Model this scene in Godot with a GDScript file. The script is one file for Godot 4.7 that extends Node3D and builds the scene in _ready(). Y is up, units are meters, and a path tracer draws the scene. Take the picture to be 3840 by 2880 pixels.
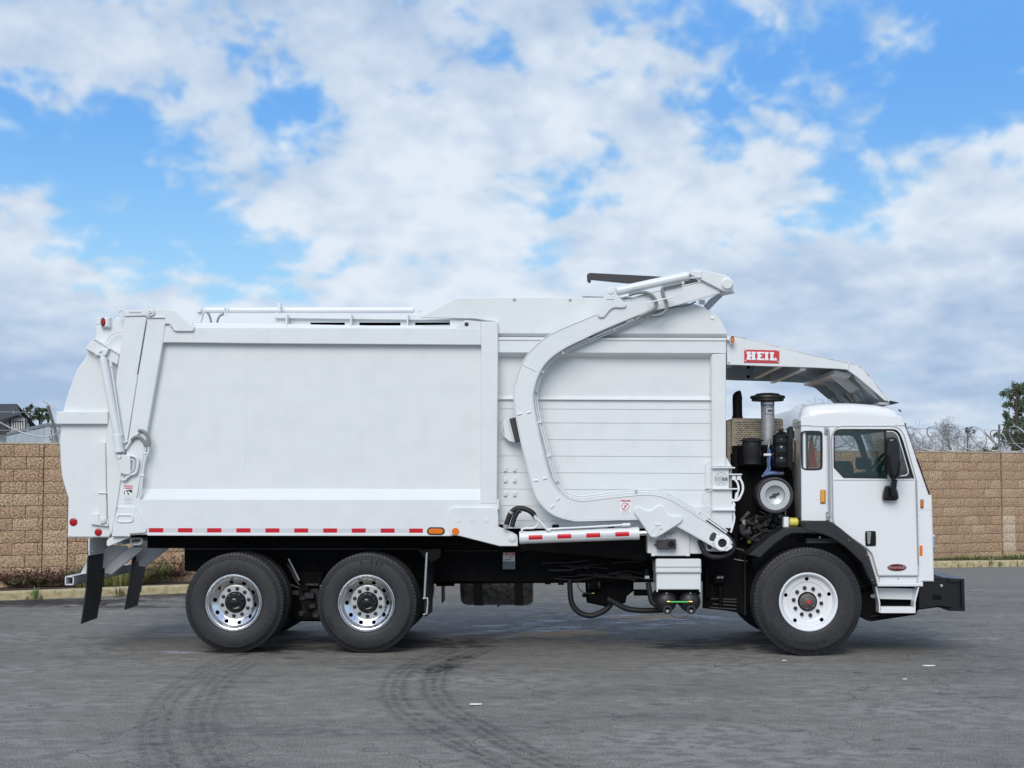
extends Node3D
# A front loading refuse truck parked side-on in an asphalt yard in front of a block wall, under a bright broken cloud sky.
const CAM_Y := 1.85
const CAM_Z := 15.4
const PITCH := 3.6
const FOCAL := 5503.0          # focal length in units of the photograph's 3840 wide frame
const YAW := -1.8
# windows of the photograph that were measured: origin and magnification
const ZR := {"A": [150, 1100, 2.765], "B": [150, 1600, 2.765], "C": [200, 1900, 2.765], "D": [650, 1950, 2.212], "E": [650, 1080, 1.7696], "F": [1550, 1900, 2.212],
	"G": [1850, 1000, 2.3284], "H": [1800, 1450, 2.212], "I": [2650, 1200, 2.765], "J": [2650, 1450, 2.552], "K": [2900, 1450, 2.3707], "L": [2700, 1900, 2.212],
	"M": [2300, 1850, 3.0167], "N": [0, 1400, 1.8429], "O": [0, 1450, 6.144], "P": [3350, 1400, 2.0735], "Q": [3400, 1520, 5.027], "R": [0, 2200, 1.15208],
	"S": [1920, 2200, 1.15208], "T": [0, 2100, 3.16], "U": [3120, 1560, 5.53], "V": [2180, 1000, 3.5677], "W": [1200, 2400, 2.212], "X": [3400, 2050, 5.027],
	"Y": [3200, 2140, 5.027], "d": [0, 0, 0.57604], "HH": [2640, 1200, 6.9125]}
var M := {}
var rng := RandomNumberGenerator.new()
var eye := Vector3(0, CAM_Y, CAM_Z)
var look := Basis(Vector3.RIGHT, deg_to_rad(PITCH))
var T: Node3D                  # the truck
var tinv := Transform3D()

func _ready():
	rng.seed = 7
	var cam := Camera3D.new()
	cam.name = "camera"
	cam.position = eye
	cam.rotation_degrees.x = PITCH
	cam.fov = 2.0 * rad_to_deg(atan(1440.0 / FOCAL))
	cam.far = 2000.0
	cam.near = 0.1
	cam.current = true
	add_child(cam)
	var env := Environment.new()
	env.background_mode = Environment.BG_SKY
	env.sky = Sky.new()
	var sm := PanoramaSkyMaterial.new()
	sm.panorama = sky_picture()
	env.sky.sky_material = sm
	env.background_energy_multiplier = 0.525
	env.tonemap_mode = Environment.TONE_MAPPER_LINEAR
	env.tonemap_exposure = 1.92
	env.sdfgi_enabled = true
	env.ssao_enabled = true
	env.ssil_enabled = true
	var we := WorldEnvironment.new()
	we.name = "world_environment"
	we.environment = env
	add_child(we)
	var sun := DirectionalLight3D.new()
	sun.name = "sun"
	sun.light_energy = 0.37
	sun.light_color = Color(1.0, 0.975, 0.94)
	sun.light_angular_distance = 38.0
	sun.shadow_enabled = true
	sun.rotation_degrees = Vector3(-38, -12, 0)   # high, from behind the camera's left shoulder, softened by the cloud
	add_child(sun)
	make_materials()
	ground()
	wall()
	background()
	truck()
	plants()

# ---------------------------------------------------------------- measuring
func zz(r: String, a: Array) -> PackedVector2Array:
	var k = ZR[r]
	var o := PackedVector2Array()
	for i in range(0, a.size(), 2):
		o.append(Vector2(k[0] + a[i] / k[2], k[1] + a[i + 1] / k[2]))
	return o

func ray(p: Vector2) -> Vector3:
	return look * Vector3((p.x - 1920.0) / FOCAL, -(p.y - 1440.0) / FOCAL, -1.0)

func L(p: Vector2, z: float) -> Vector3:        # truck coordinates, on the plane z
	var c := tinv * eye
	var d := tinv.basis * ray(p)
	return c + d * ((z - c.z) / d.z)

func l1(r: String, x: float, y: float, z: float) -> Vector3:
	return L(zz(r, [x, y])[0], z)

func lp(r: String, a: Array, z: float) -> PackedVector3Array:
	var o := PackedVector3Array()
	for p in zz(r, a):
		o.append(L(p, z))
	return o

func at(p: Vector2, depth: float) -> Vector3:   # world, on the plane that lies depth metres in front of the camera
	var d := ray(p)
	return eye + d * (depth / -d.z)

func gp(p: Vector2) -> Vector3:                 # world, on the ground
	var d := ray(p)
	return eye + d * (-eye.y / d.y)

func px(metres_zoom: float, r: String) -> float:  # a length read in a window, at the truck's side
	return metres_zoom / ZR[r][2] / 357.6

# ---------------------------------------------------------------- meshes
func stool() -> SurfaceTool:
	var st := SurfaceTool.new()
	st.begin(Mesh.PRIMITIVE_TRIANGLES)
	return st

func tri(st: SurfaceTool, a: Vector3, b: Vector3, c: Vector3, n: Vector3, n2 = null, n3 = null):
	var m: Vector3 = n if n2 == null else n + n2 + n3
	var flip: bool = (b - a).cross(c - a).dot(m) > 0.0
	var order: Array = [[a, n], [c, n if n3 == null else n3], [b, n if n2 == null else n2]] if flip else [[a, n], [b, n if n2 == null else n2], [c, n if n3 == null else n3]]
	for v in order:
		st.set_normal(v[1])
		st.add_vertex(v[0])

func quad(st: SurfaceTool, a: Vector3, b: Vector3, c: Vector3, d: Vector3, out: Vector3):
	var n := (b - a).cross(c - a)
	if n.length() < 1e-12:
		n = (c - a).cross(d - a)
	n = n.normalized()
	if n.dot(out) < 0:
		n = -n
	tri(st, a, b, c, n)
	tri(st, a, c, d, n)

func obj(called: String, st, m: Material, parent: Node = self) -> MeshInstance3D:
	var o := MeshInstance3D.new()
	o.name = called
	o.mesh = st.commit() if st is SurfaceTool else st
	o.material_override = m
	parent.add_child(o, true)
	return o

func node(called: String, parent: Node = self, where := Vector3.ZERO) -> Node3D:
	var o := Node3D.new()
	o.name = called
	parent.add_child(o, true)
	o.position = where
	return o

func tag(o: Node, label: String, category: String, group := "", kind := ""):
	if label: o.set_meta("label", label)
	if category: o.set_meta("category", category)
	if group: o.set_meta("group", group)
	if kind: o.set_meta("kind", kind)
	return o

func ccw(p: PackedVector2Array) -> PackedVector2Array:
	if Geometry2D.is_polygon_clockwise(p):
		p = p.duplicate()
		p.reverse()
	return p

func inset(p: PackedVector2Array, b: float) -> PackedVector2Array:   # p counter-clockwise; b > 0 shrinks
	var o := PackedVector2Array()
	var n := p.size()
	for i in n:
		var e0 := (p[i] - p[(i + n - 1) % n]).normalized()
		var e1 := (p[(i + 1) % n] - p[i]).normalized()
		var n0 := Vector2(-e0.y, e0.x)
		var n1 := Vector2(-e1.y, e1.x)
		var s := n0 + n1
		if s.length() < 0.05:
			s = n0
		s = s.normalized()
		o.append(p[i] + s * b / maxf(0.45, s.dot(n0)))
	return o

func dedupe(p: PackedVector2Array) -> PackedVector2Array:
	var o := PackedVector2Array()
	for v in p:
		if o.is_empty() or o[-1].distance_to(v) > 0.0015:
			o.append(v)
	while o.size() > 3 and o[0].distance_to(o[-1]) <= 0.0015:
		o.remove_at(o.size() - 1)
	return o

func holed(outer: PackedVector2Array, holes: Array) -> Array:       # [points, triangles] of an outline with openings
	var p := outer.duplicate()
	for h in holes:
		var hole: PackedVector2Array = h.duplicate()
		hole = ccw(hole)
		hole.reverse()
		var best := [1e9, 0, 0]
		for i in p.size():
			for j in hole.size():
				var d := p[i].distance_squared_to(hole[j])
				if d < best[0]:
					best = [d, i, j]
		var a: Vector2 = p[best[1]]
		var c: Vector2 = hole[best[2]]
		var side := Vector2.ZERO
		var merged := PackedVector2Array()
		for i in best[1]:
			merged.append(p[i])
		merged.append(a + side)
		for j in hole.size():
			merged.append(hole[(best[2] + j) % hole.size()] + (side if j == 0 else Vector2.ZERO))
		merged.append(c - side)
		merged.append(a - side)
		for i in range(best[1] + 1, p.size()):
			merged.append(p[i])
		p = merged
	var t := PackedInt32Array() if holes.size() else Geometry2D.triangulate_polygon(p)
	if t.is_empty():
		t = ears(p)
	return [p, t]

func face(st: SurfaceTool, outer: PackedVector2Array, holes: Array, z: float, nz: float):
	var made := holed(outer, holes)
	var p: PackedVector2Array = made[0]
	var t: PackedInt32Array = made[1]
	for i in range(0, t.size(), 3):
		var v := [p[t[i]], p[t[i + 1]], p[t[i + 2]]]
		tri(st, Vector3(v[0].x, v[0].y, z), Vector3(v[1].x, v[1].y, z), Vector3(v[2].x, v[2].y, z), Vector3(0, 0, nz))

func ears(p: PackedVector2Array) -> PackedInt32Array:      # ear clipping that puts up with seams and touching edges
	var left := range(p.size())
	var out := PackedInt32Array()
	while left.size() > 3:
		var n := left.size()
		var best := -1
		var score := -1.0
		for i in n:
			var a: Vector2 = p[left[(i + n - 1) % n]]
			var b: Vector2 = p[left[i]]
			var c: Vector2 = p[left[(i + 1) % n]]
			var cr := (b - a).cross(c - b)
			if cr <= 1e-12: continue
			var ok := true
			for j in left:
				var q: Vector2 = p[j]
				if q.distance_squared_to(a) < 1e-10 or q.distance_squared_to(b) < 1e-10 or q.distance_squared_to(c) < 1e-10: continue
				if (b - a).cross(q - a) > -1e-9 and (c - b).cross(q - b) > -1e-9 and (a - c).cross(q - c) > -1e-9:
					ok = false
					break
			if ok:
				var s := cr / ((b - a).length_squared() + (c - b).length_squared() + (a - c).length_squared())
				if s > score:
					score = s
					best = i
		if best < 0:
			best = 0
			for i in n:                                  # nothing fits: drop a vertex that lies on a line or folds back
				var a: Vector2 = p[left[(i + n - 1) % n]]
				var b: Vector2 = p[left[i]]
				var c: Vector2 = p[left[(i + 1) % n]]
				if absf((b - a).cross(c - b)) < 1e-7:
					best = i
					break
			if absf((p[left[best]] - p[left[(best + n - 1) % n]]).cross(p[left[(best + 1) % n]] - p[left[best]])) > 1e-6:
				push_warning("a face is left with a fault")
		out.append_array([left[(best + n - 1) % n], left[best], left[(best + 1) % n]])
		left.remove_at(best)
	out.append_array(left)
	return out

func walls(st: SurfaceTool, a: PackedVector2Array, za: float, b: PackedVector2Array, zb: float, sgn := 1.0):
	var n := a.size()
	for i in n:
		var j := (i + 1) % n
		var e := a[j] - a[i]
		if e.length() < 1e-6:
			e = b[j] - b[i]
		quad(st, Vector3(a[i].x, a[i].y, za), Vector3(a[j].x, a[j].y, za), Vector3(b[j].x, b[j].y, zb), Vector3(b[i].x, b[i].y, zb), Vector3(e.y, -e.x, 1e-4) * sgn)

func add_prism(st: SurfaceTool, poly: PackedVector2Array, zf: float, zb: float, b := 0.006, holes := [], rounds := 1, b_back := -1.0):
	var p := ccw(dedupe(poly))
	var front := p
	for k in rounds:
		var t0 := float(k) / rounds * PI / 2
		var t1 := float(k + 1) / rounds * PI / 2
		var one := rounds == 1
		var i0 := inset(p, b * (1.0 - (0.0 if one else sin(t0))) if not one else b)
		var i1 := inset(p, b * (1.0 - sin(t1)) if not one else 0.0)
		if k == 0: front = i0
		walls(st, i0, zf - (0.0 if one else b * (1.0 - cos(t0))), i1, zf - (b if one else b * (1.0 - cos(t1))))
	face(st, front, holes, zf, 1)
	var bb := b if b_back < 0 else b_back
	walls(st, p, zf - b, p, zb + bb)
	var back := inset(p, bb)
	walls(st, p, zb + bb, back, zb)
	face(st, back, holes, zb, -1)
	for h in holes:
		walls(st, ccw(h), zf, ccw(h), zb, -1.0)

func add_pillow(st: SurfaceTool, poly: PackedVector2Array, zf: float, zb: float, b: float, rounds := 4, keep_foot := false):   # a block with soft shoulders front and back
	var p := ccw(dedupe(poly))
	var box2 := Rect2(p[0], Vector2.ZERO)
	for v in p: box2 = box2.expand(v)
	var mid := box2.get_center()
	if keep_foot: mid.y = box2.position.y
	var half := box2.size / 2.0
	if keep_foot: half.y = box2.size.y
	var rings := []
	for k in rounds + 1:
		var t := PI / 2 * k / rounds
		var o := b * (1.0 - sin(t))
		var f := Vector2(1.0 - o / half.x, 1.0 - o / half.y)
		var q := PackedVector2Array()
		for v in p: q.append(mid + (v - mid) * f)
		rings.append([q, b * (1.0 - cos(t))])
	var all := []
	for r in rings: all.append([r[0], zf - r[1]])
	rings.reverse()
	for r in rings: all.append([r[0], zb + r[1]])
	var n := p.size()
	for i in all.size() - 1:                       # smooth shading over the shoulders
		for j in n:
			var jn := (j + 1) % n
			var v := []
			var w := []
			for e in [[i, j], [i, jn], [i + 1, jn], [i + 1, j]]:
				var ring: PackedVector2Array = all[e[0]][0]
				v.append(Vector3(ring[e[1]].x, ring[e[1]].y, all[e[0]][1]))
				var d := (p[(e[1] + 1) % n] - p[(e[1] + n - 1) % n]).normalized()
				var out := Vector3(d.y, -d.x, 0)
				var k: int = e[0] if e[0] <= rounds else 2 * rounds + 1 - e[0]
				var t := PI / 2 * k / rounds
				w.append((out * sin(t) + Vector3(0, 0, cos(t) * (1.0 if e[0] <= rounds else -1.0))).normalized())
			tri(st, v[0], v[1], v[2], w[0], w[1], w[2])
			tri(st, v[0], v[2], v[3], w[0], w[2], w[3])
	face(st, all[0][0], [], zf, 1)
	face(st, all[-1][0], [], zb, -1)

func flat(pts: PackedVector2Array, z: float) -> PackedVector2Array:    # pixels to the truck's plane z
	var o := PackedVector2Array()
	for p in pts:
		var v := L(p, z)
		o.append(Vector2(v.x, v.y))
	return o

func prism(called: String, pts: PackedVector2Array, zf: float, zb: float, m: Material, parent: Node, b := 0.006, holes := []) -> MeshInstance3D:
	var st := stool()
	var hs := []
	for h in holes:
		hs.append(dedupe(flat(h, zf)))
	add_prism(st, flat(pts, zf), zf, zb, b, hs)
	return obj(called, st, m, parent)

func add_hexa(st: SurfaceTool, f: Array, k: Array):      # front and back quads, same order
	var mid := Vector3.ZERO
	for v in f + k:
		mid += v / 8.0
	var faces := [[f[0], f[1], f[2], f[3]], [k[0], k[1], k[2], k[3]]]
	for i in 4:
		faces.append([f[i], f[(i + 1) % 4], k[(i + 1) % 4], k[i]])
	for q in faces:
		quad(st, q[0], q[1], q[2], q[3], (q[0] + q[1] + q[2] + q[3]) / 4.0 - mid)

func add_box(st: SurfaceTool, lo: Vector3, hi: Vector3, b := 0.0, turn := Transform3D()):
	b = minf(b, 0.45 * minf(hi.x - lo.x, minf(hi.y - lo.y, hi.z - lo.z)))
	if b <= 0.0:
		var f := []
		var k := []
		for s in [[0, 0], [1, 0], [1, 1], [0, 1]]:
			f.append(turn * Vector3(hi.x if s[0] else lo.x, hi.y if s[1] else lo.y, hi.z))
			k.append(turn * Vector3(hi.x if s[0] else lo.x, hi.y if s[1] else lo.y, lo.z))
		add_hexa(st, f, k)
		return
	var mid := turn * ((lo + hi) / 2)
	for ax in 3:
		var u := (ax + 1) % 3
		var v := (ax + 2) % 3
		for s in [-1, 1]:
			var q := []
			for c in [[-1, -1], [1, -1], [1, 1], [-1, 1]]:
				var w := Vector3.ZERO
				w[ax] = hi[ax] if s > 0 else lo[ax]
				w[u] = hi[u] - b if c[0] > 0 else lo[u] + b
				w[v] = hi[v] - b if c[1] > 0 else lo[v] + b
				q.append(turn * w)
			quad(st, q[0], q[1], q[2], q[3], (q[0] + q[2]) / 2 - mid)
		for s1 in [-1, 1]:       # the chamfers along this axis
			for s2 in [-1, 1]:
				var q := []
				for c in [[0, 0], [0, 1], [1, 1], [1, 0]]:
					var w := Vector3.ZERO
					w[ax] = hi[ax] - b if c[0] else lo[ax] + b
					w[u] = (hi[u] if s1 > 0 else lo[u]) - (s1 * b if c[1] else 0.0)
					w[v] = (hi[v] if s2 > 0 else lo[v]) - (0.0 if c[1] else s2 * b)
					q.append(turn * w)
				quad(st, q[0], q[1], q[2], q[3], (q[0] + q[2]) / 2 - mid)
	for sx in [-1, 1]:
		for sy in [-1, 1]:
			for sz in [-1, 1]:
				var c := Vector3(hi.x if sx > 0 else lo.x, hi.y if sy > 0 else lo.y, hi.z if sz > 0 else lo.z)
				var a1 := turn * (c - Vector3(0, sy * b, sz * b))
				var a2 := turn * (c - Vector3(sx * b, 0, sz * b))
				var a3 := turn * (c - Vector3(sx * b, sy * b, 0))
				var n := (a2 - a1).cross(a3 - a1).normalized()
				if n.dot(a1 - mid) < 0: n = -n
				tri(st, a1, a2, a3, n)

func box(called: String, lo: Vector3, hi: Vector3, m: Material, parent: Node, b := 0.006) -> MeshInstance3D:
	var st := stool()
	add_box(st, Vector3(minf(lo.x, hi.x), minf(lo.y, hi.y), minf(lo.z, hi.z)), Vector3(maxf(lo.x, hi.x), maxf(lo.y, hi.y), maxf(lo.z, hi.z)), b)
	return obj(called, st, m, parent)

func pbox(called: String, r: String, x0: float, y0: float, x1: float, y1: float, zf: float, zb: float, m: Material, parent: Node, b := 0.006) -> MeshInstance3D:
	return prism(called, zz(r, [x0, y0, x1, y0, x1, y1, x0, y1]), zf, zb, m, parent, b)

func spline(p: PackedVector3Array, per := 6) -> PackedVector3Array:
	if p.size() < 3: return p
	var o := PackedVector3Array()
	for i in p.size() - 1:
		var a := p[maxi(i - 1, 0)]
		var d := p[mini(i + 2, p.size() - 1)]
		for k in per:
			o.append(p[i].cubic_interpolate(p[i + 1], a, d, float(k) / per))
	o.append(p[-1])
	return o

func spline2(p: PackedVector2Array, per := 5) -> PackedVector2Array:
	var o := PackedVector2Array()
	for i in p.size() - 1:
		for k in per:
			o.append(p[i].cubic_interpolate(p[i + 1], p[maxi(i - 1, 0)], p[mini(i + 2, p.size() - 1)], float(k) / per))
	o.append(p[-1])
	return o

func loop2(p: PackedVector2Array, per := 4) -> PackedVector2Array:
	var o := PackedVector2Array()
	var n := p.size()
	for i in n:
		for k in per:
			o.append(p[i].cubic_interpolate(p[(i + 1) % n], p[(i + n - 1) % n], p[(i + 2) % n], float(k) / per))
	return o

func add_tube(st: SurfaceTool, path: PackedVector3Array, r, sides := 10, caps := true):   # r: a number or one per point
	var up := Vector3(0.123, 0.41, 0.9).normalized()
	var rings := []
	var norms := []
	for i in path.size():
		var d := (path[mini(i + 1, path.size() - 1)] - path[maxi(i - 1, 0)]).normalized()
		var x := up.cross(d)
		if x.length() < 0.1:
			x = Vector3.RIGHT.cross(d)
		x = x.normalized()
		up = d.cross(x).normalized()
		var ring := []
		var nn := []
		var rad: float = r[i] if r is Array else r
		for k in sides:
			var a := TAU * k / sides
			var n := x * cos(a) + up * sin(a)
			nn.append(n)
			ring.append(path[i] + n * rad)
		rings.append(ring)
		norms.append(nn)
	for i in path.size() - 1:
		for k in sides:
			var j := (k + 1) % sides
			tri(st, rings[i][k], rings[i][j], rings[i + 1][j], norms[i][k], norms[i][j], norms[i + 1][j])
			tri(st, rings[i][k], rings[i + 1][j], rings[i + 1][k], norms[i][k], norms[i + 1][j], norms[i + 1][k])
	if caps:
		for e in [0, path.size() - 1]:
			var n := (path[0] - path[1]).normalized() if e == 0 else (path[-1] - path[-2]).normalized()
			for k in sides:
				tri(st, path[e], rings[e][k], rings[e][(k + 1) % sides], n)

func tube(called: String, path: PackedVector3Array, r: float, m: Material, parent: Node, sides := 10, smooth := true) -> MeshInstance3D:
	var st := stool()
	add_tube(st, spline(path) if smooth else path, r, sides)
	return obj(called, st, m, parent)

func add_lathe(st: SurfaceTool, prof: Array, xf := Transform3D(), seg := 40, a0 := 0.0, a1 := TAU):   # [radius, z] points from the outside in; turned about z
	var n := prof.size()
	var nor := []
	for i in n - 1:
		var e := Vector2(prof[i + 1][0] - prof[i][0], prof[i + 1][1] - prof[i][1])
		nor.append(Vector2(-e.y, e.x).normalized())          # (radial, axial)
	for i in n - 1:
		var na: Vector2 = nor[i]
		var nb: Vector2 = nor[i]
		if i > 0 and nor[i].dot(nor[i - 1]) > 0.75: na = (nor[i] + nor[i - 1]).normalized()
		if i < n - 2 and nor[i].dot(nor[i + 1]) > 0.75: nb = (nor[i] + nor[i + 1]).normalized()
		for k in seg:
			var t0 := a0 + (a1 - a0) * k / seg
			var t1 := a0 + (a1 - a0) * (k + 1) / seg
			var v := []
			var w := []
			for q in [[i, t0, na], [i, t1, na], [i + 1, t1, nb], [i + 1, t0, nb]]:
				v.append(xf * Vector3(prof[q[0]][0] * cos(q[1]), prof[q[0]][0] * sin(q[1]), prof[q[0]][1]))
				w.append((xf.basis * Vector3(q[2].x * cos(q[1]), q[2].x * sin(q[1]), q[2].y)).normalized())
			if prof[i][0] > 1e-6: tri(st, v[0], v[1], v[2], w[0], w[1], w[2])
			if prof[i + 1][0] > 1e-6: tri(st, v[0], v[2], v[3], w[0], w[2], w[3])

func add_cone_band(st: SurfaceTool, r0: float, z0: float, r1: float, z1: float, n: int, twist: float, hu: float, hv: float, where: float):   # a sloping ring with n real openings through it
	var slope := Vector2(r1 - r0, z1 - z0)
	var rm := (r0 + r1) / 2.0
	var w := PI / n * rm
	var nr := Vector2(-slope.y, slope.x).normalized()
	for k in n:
		var ac := twist + TAU * k / n
		var outer := PackedVector2Array()
		for i in 7: outer.append(Vector2(lerpf(-w, w, i / 6.0), 0.0))
		for i in 7: outer.append(Vector2(lerpf(w, -w, i / 6.0), slope.length()))
		var hole := PackedVector2Array()
		for i in 18: hole.append(Vector2(cos(TAU * i / 18) * hu, where * slope.length() + sin(TAU * i / 18) * hv))
		var put := func(q: Vector2, deep: float) -> Array:
			var a := ac + q.x / rm
			var e := Vector2(r0, z0) + slope * (q.y / slope.length()) - nr * deep
			return [Vector3(e.x * cos(a), e.x * sin(a), e.y), Vector3(nr.x * cos(a), nr.x * sin(a), nr.y)]
		var made := holed(outer, [hole])
		var p: PackedVector2Array = made[0]
		var t: PackedInt32Array = made[1]
		for i in range(0, t.size(), 3):
			var a: Array = put.call(p[t[i]], 0.0)
			var b: Array = put.call(p[t[i + 1]], 0.0)
			var c: Array = put.call(p[t[i + 2]], 0.0)
			tri(st, a[0], b[0], c[0], a[1], b[1], c[1])
		var mid: Vector3 = put.call(Vector2(0, where * slope.length()), 0.006)[0]
		for i in 18:
			var a: Array = put.call(hole[i], 0.0)
			var b: Array = put.call(hole[(i + 1) % 18], 0.0)
			var c: Array = put.call(hole[(i + 1) % 18], 0.011)
			var d: Array = put.call(hole[i], 0.011)
			quad(st, a[0], b[0], c[0], d[0], mid - a[0])

func lathe(called: String, prof: Array, where: Vector3, m: Material, parent: Node, seg := 40) -> MeshInstance3D:
	var st := stool()
	add_lathe(st, prof, Transform3D(Basis(), where), seg)
	return obj(called, st, m, parent)

func rod_frame(a: Vector3, b: Vector3) -> Transform3D:        # z runs from b to a
	var z := (a - b).normalized()
	var x := Vector3.UP.cross(z)
	if x.length() < 0.1: x = Vector3.RIGHT
	x = x.normalized()
	return Transform3D(Basis(x, z.cross(x), z), b)

func rod(called: String, a: Vector3, b: Vector3, r: float, m: Material, parent: Node, seg := 24, ch := 0.004) -> MeshInstance3D:
	var st := stool()
	var l := a.distance_to(b)
	ch = minf(ch, 0.4 * minf(r, l))
	add_lathe(st, [[0, l], [r - ch, l], [r, l - ch], [r, ch], [r - ch, 0], [0, 0]].map(func(q): return q), rod_frame(a, b), seg)
	return obj(called, st, m, parent)

func puck(called: String, c: Vector3, r: float, h: float, m: Material, parent: Node, seg := 28, ch := 0.004) -> MeshInstance3D:   # a short round boss, face towards +z
	return lathe(called, [[0, h], [r - ch, h], [r, h - ch], [r, -0.004], [0, -0.004]], c, m, parent, seg)

func words(called: String, text: String, font: Font, high: float, where: Vector3, m: Material, parent: Node, depth := 0.002, wide := 1.0) -> MeshInstance3D:
	var t := TextMesh.new()
	t.text = text
	t.font = font
	t.font_size = 48
	t.pixel_size = high / 48.0 / 0.72
	t.depth = depth
	t.curve_step = 2.0
	var o := obj(called, t, m, parent)
	o.position = where
	o.scale.x = wide
	return o

# ---------------------------------------------------------------- materials
func lin(r: float, g: float, b: float) -> Color:
	return Color(r, g, b).linear_to_srgb()

func mat(called: String, c: Color, rough: float, metal := 0.0) -> StandardMaterial3D:
	var m := StandardMaterial3D.new()
	m.resource_name = called
	m.albedo_color = c
	m.roughness = rough
	m.metallic = metal
	M[called] = m
	return m

func noise_tex(freq: float, oct: int, size: int, sd: int, ramp: Array = [], normal := 0.0, kind := FastNoiseLite.TYPE_SIMPLEX_SMOOTH) -> NoiseTexture2D:
	var n := FastNoiseLite.new()
	n.noise_type = kind
	n.frequency = freq
	n.fractal_octaves = oct
	n.seed = sd
	var t := NoiseTexture2D.new()
	t.noise = n
	t.width = size
	t.height = size
	t.seamless = true
	if normal > 0.0:
		t.as_normal_map = true
		t.bump_strength = normal
	if ramp.size():
		var g := Gradient.new()
		g.offsets = PackedFloat32Array(ramp.map(func(q): return q[0]))
		g.colors = PackedColorArray(ramp.map(func(q): return q[1]))
		t.color_ramp = g
	return t

func tri_map(m: StandardMaterial3D, scale: float, in_world := false):
	m.uv1_triplanar = true
	m.uv1_world_triplanar = in_world
	m.uv1_triplanar_sharpness = 4.0
	m.uv1_scale = Vector3.ONE * scale

func make_materials():
	var w := mat("white_paint", lin(0.765, 0.785, 0.785), 0.24)
	w.normal_enabled = true                                   # the slight buckling of thin sheet steel
	w.normal_texture = noise_tex(0.006, 3, 512, 3, [], 6.0)
	w.normal_scale = 0.13
	w.albedo_texture = noise_tex(0.012, 5, 512, 9, [[0.0, Color(0.972, 0.974, 0.974)], [0.45, Color(0.99, 0.99, 0.99)], [1.0, Color(1, 1, 1)]])
	tri_map(w, 0.45)
	var cw := mat("cab_paint", lin(0.81, 0.82, 0.825), 0.14)
	cw.clearcoat_enabled = true
	cw.clearcoat = 0.5
	cw.clearcoat_roughness = 0.05
	cw.normal_enabled = true
	cw.normal_texture = noise_tex(0.005, 2, 256, 5, [], 4.0)
	cw.normal_scale = 0.05
	tri_map(cw, 0.5)
	var k := mat("chassis_black", lin(0.006, 0.006, 0.0065), 0.42)
	k.metallic_specular = 0.22
	k.roughness_texture = noise_tex(0.03, 4, 256, 12, [[0.0, Color(0.55, 0.55, 0.55)], [1.0, Color(1, 1, 1)]])
	k.roughness = 0.75
	tri_map(k, 1.5)
	mat("plastic_black", lin(0.018, 0.018, 0.02), 0.45)
	mat("gloss_black", lin(0.008, 0.008, 0.009), 0.07)
	mat("bumper_black", lin(0.008, 0.008, 0.009), 0.32)
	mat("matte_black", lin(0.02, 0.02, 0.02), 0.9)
	mat("engine_iron", lin(0.012, 0.012, 0.0125), 0.8).metallic_specular = 0.15
	var fl := mat("flap_rubber", lin(0.016, 0.018, 0.023), 0.62)
	fl.normal_enabled = true
	fl.normal_texture = noise_tex(0.02, 4, 256, 77, [], 3.0)
	fl.normal_scale = 0.15
	tri_map(fl, 1.2)
	var tyre := mat("tyre_rubber", lin(0.030, 0.031, 0.035), 0.58)
	tyre.albedo_texture = noise_tex(0.02, 5, 512, 21, [[0.0, Color(0.72, 0.72, 0.73)], [1.0, Color(1, 0.99, 0.98)]])
	tri_map(tyre, 1.4)
	mat("tyre_letter", lin(0.010, 0.010, 0.011), 0.5)
	var dust := mat("tread_rubber", lin(0.022, 0.021, 0.021), 0.8)
	dust.albedo_texture = noise_tex(0.04, 4, 256, 22, [[0.0, Color(0.6, 0.6, 0.6)], [1.0, Color(1, 1, 1)]])
	tri_map(dust, 2.0)
	mat("hose_rubber", lin(0.012, 0.012, 0.013), 0.55)
	mat("grey_hose", lin(0.22, 0.24, 0.24), 0.5)
	mat("grey_paint", lin(0.62, 0.63, 0.64), 0.5)
	var al := mat("aluminium", lin(0.80, 0.81, 0.82), 0.26, 1.0)
	al.roughness_texture = noise_tex(0.02, 4, 256, 31, [[0.0, Color(0.7, 0.7, 0.7)], [1.0, Color(1, 1, 1)]])
	tri_map(al, 2.0)
	mat("machined_alloy", lin(0.62, 0.62, 0.62), 0.42, 1.0)
	var ga := mat("galvanised", lin(0.52, 0.53, 0.54), 0.45, 0.5)
	ga.albedo_texture = noise_tex(0.02, 4, 256, 33, [[0.0, Color(0.86, 0.86, 0.86)], [1.0, Color(1, 1, 1)]])
	tri_map(ga, 2.0)
	var ta := mat("tank_alloy", lin(0.46, 0.46, 0.44), 0.42, 0.7)
	ta.albedo_texture = noise_tex(0.02, 5, 256, 35, [[0.0, Color(0.45, 0.45, 0.43)], [1.0, Color(1, 1, 1)]])
	tri_map(ta, 2.5)
	mat("chrome", lin(0.85, 0.85, 0.85), 0.06, 1.0)
	var sh := mat("shield_metal", lin(0.80, 0.70, 0.55), 0.45, 0.2)
	sh.albedo_texture = noise_tex(0.03, 4, 256, 36, [[0.0, Color(0.75, 0.73, 0.7)], [1.0, Color(1, 1, 1)]])
	tri_map(sh, 2.0)
	mat("red_tape", lin(0.56, 0.006, 0.022), 0.3)
	mat("silver_tape", lin(0.62, 0.63, 0.64), 0.28)
	mat("red_lens", lin(0.40, 0.006, 0.014), 0.12)
	mat("amber_lens", lin(0.78, 0.19, 0.012), 0.12)
	mat("amber_bright", lin(0.85, 0.38, 0.03), 0.12)
	mat("lens_housing", lin(0.42, 0.23, 0.13), 0.25)
	mat("sign_red", lin(0.58, 0.045, 0.055), 0.35)
	mat("sign_white", lin(0.86, 0.86, 0.86), 0.35)
	mat("badge_red", lin(0.13, 0.006, 0.014), 0.15)
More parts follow.
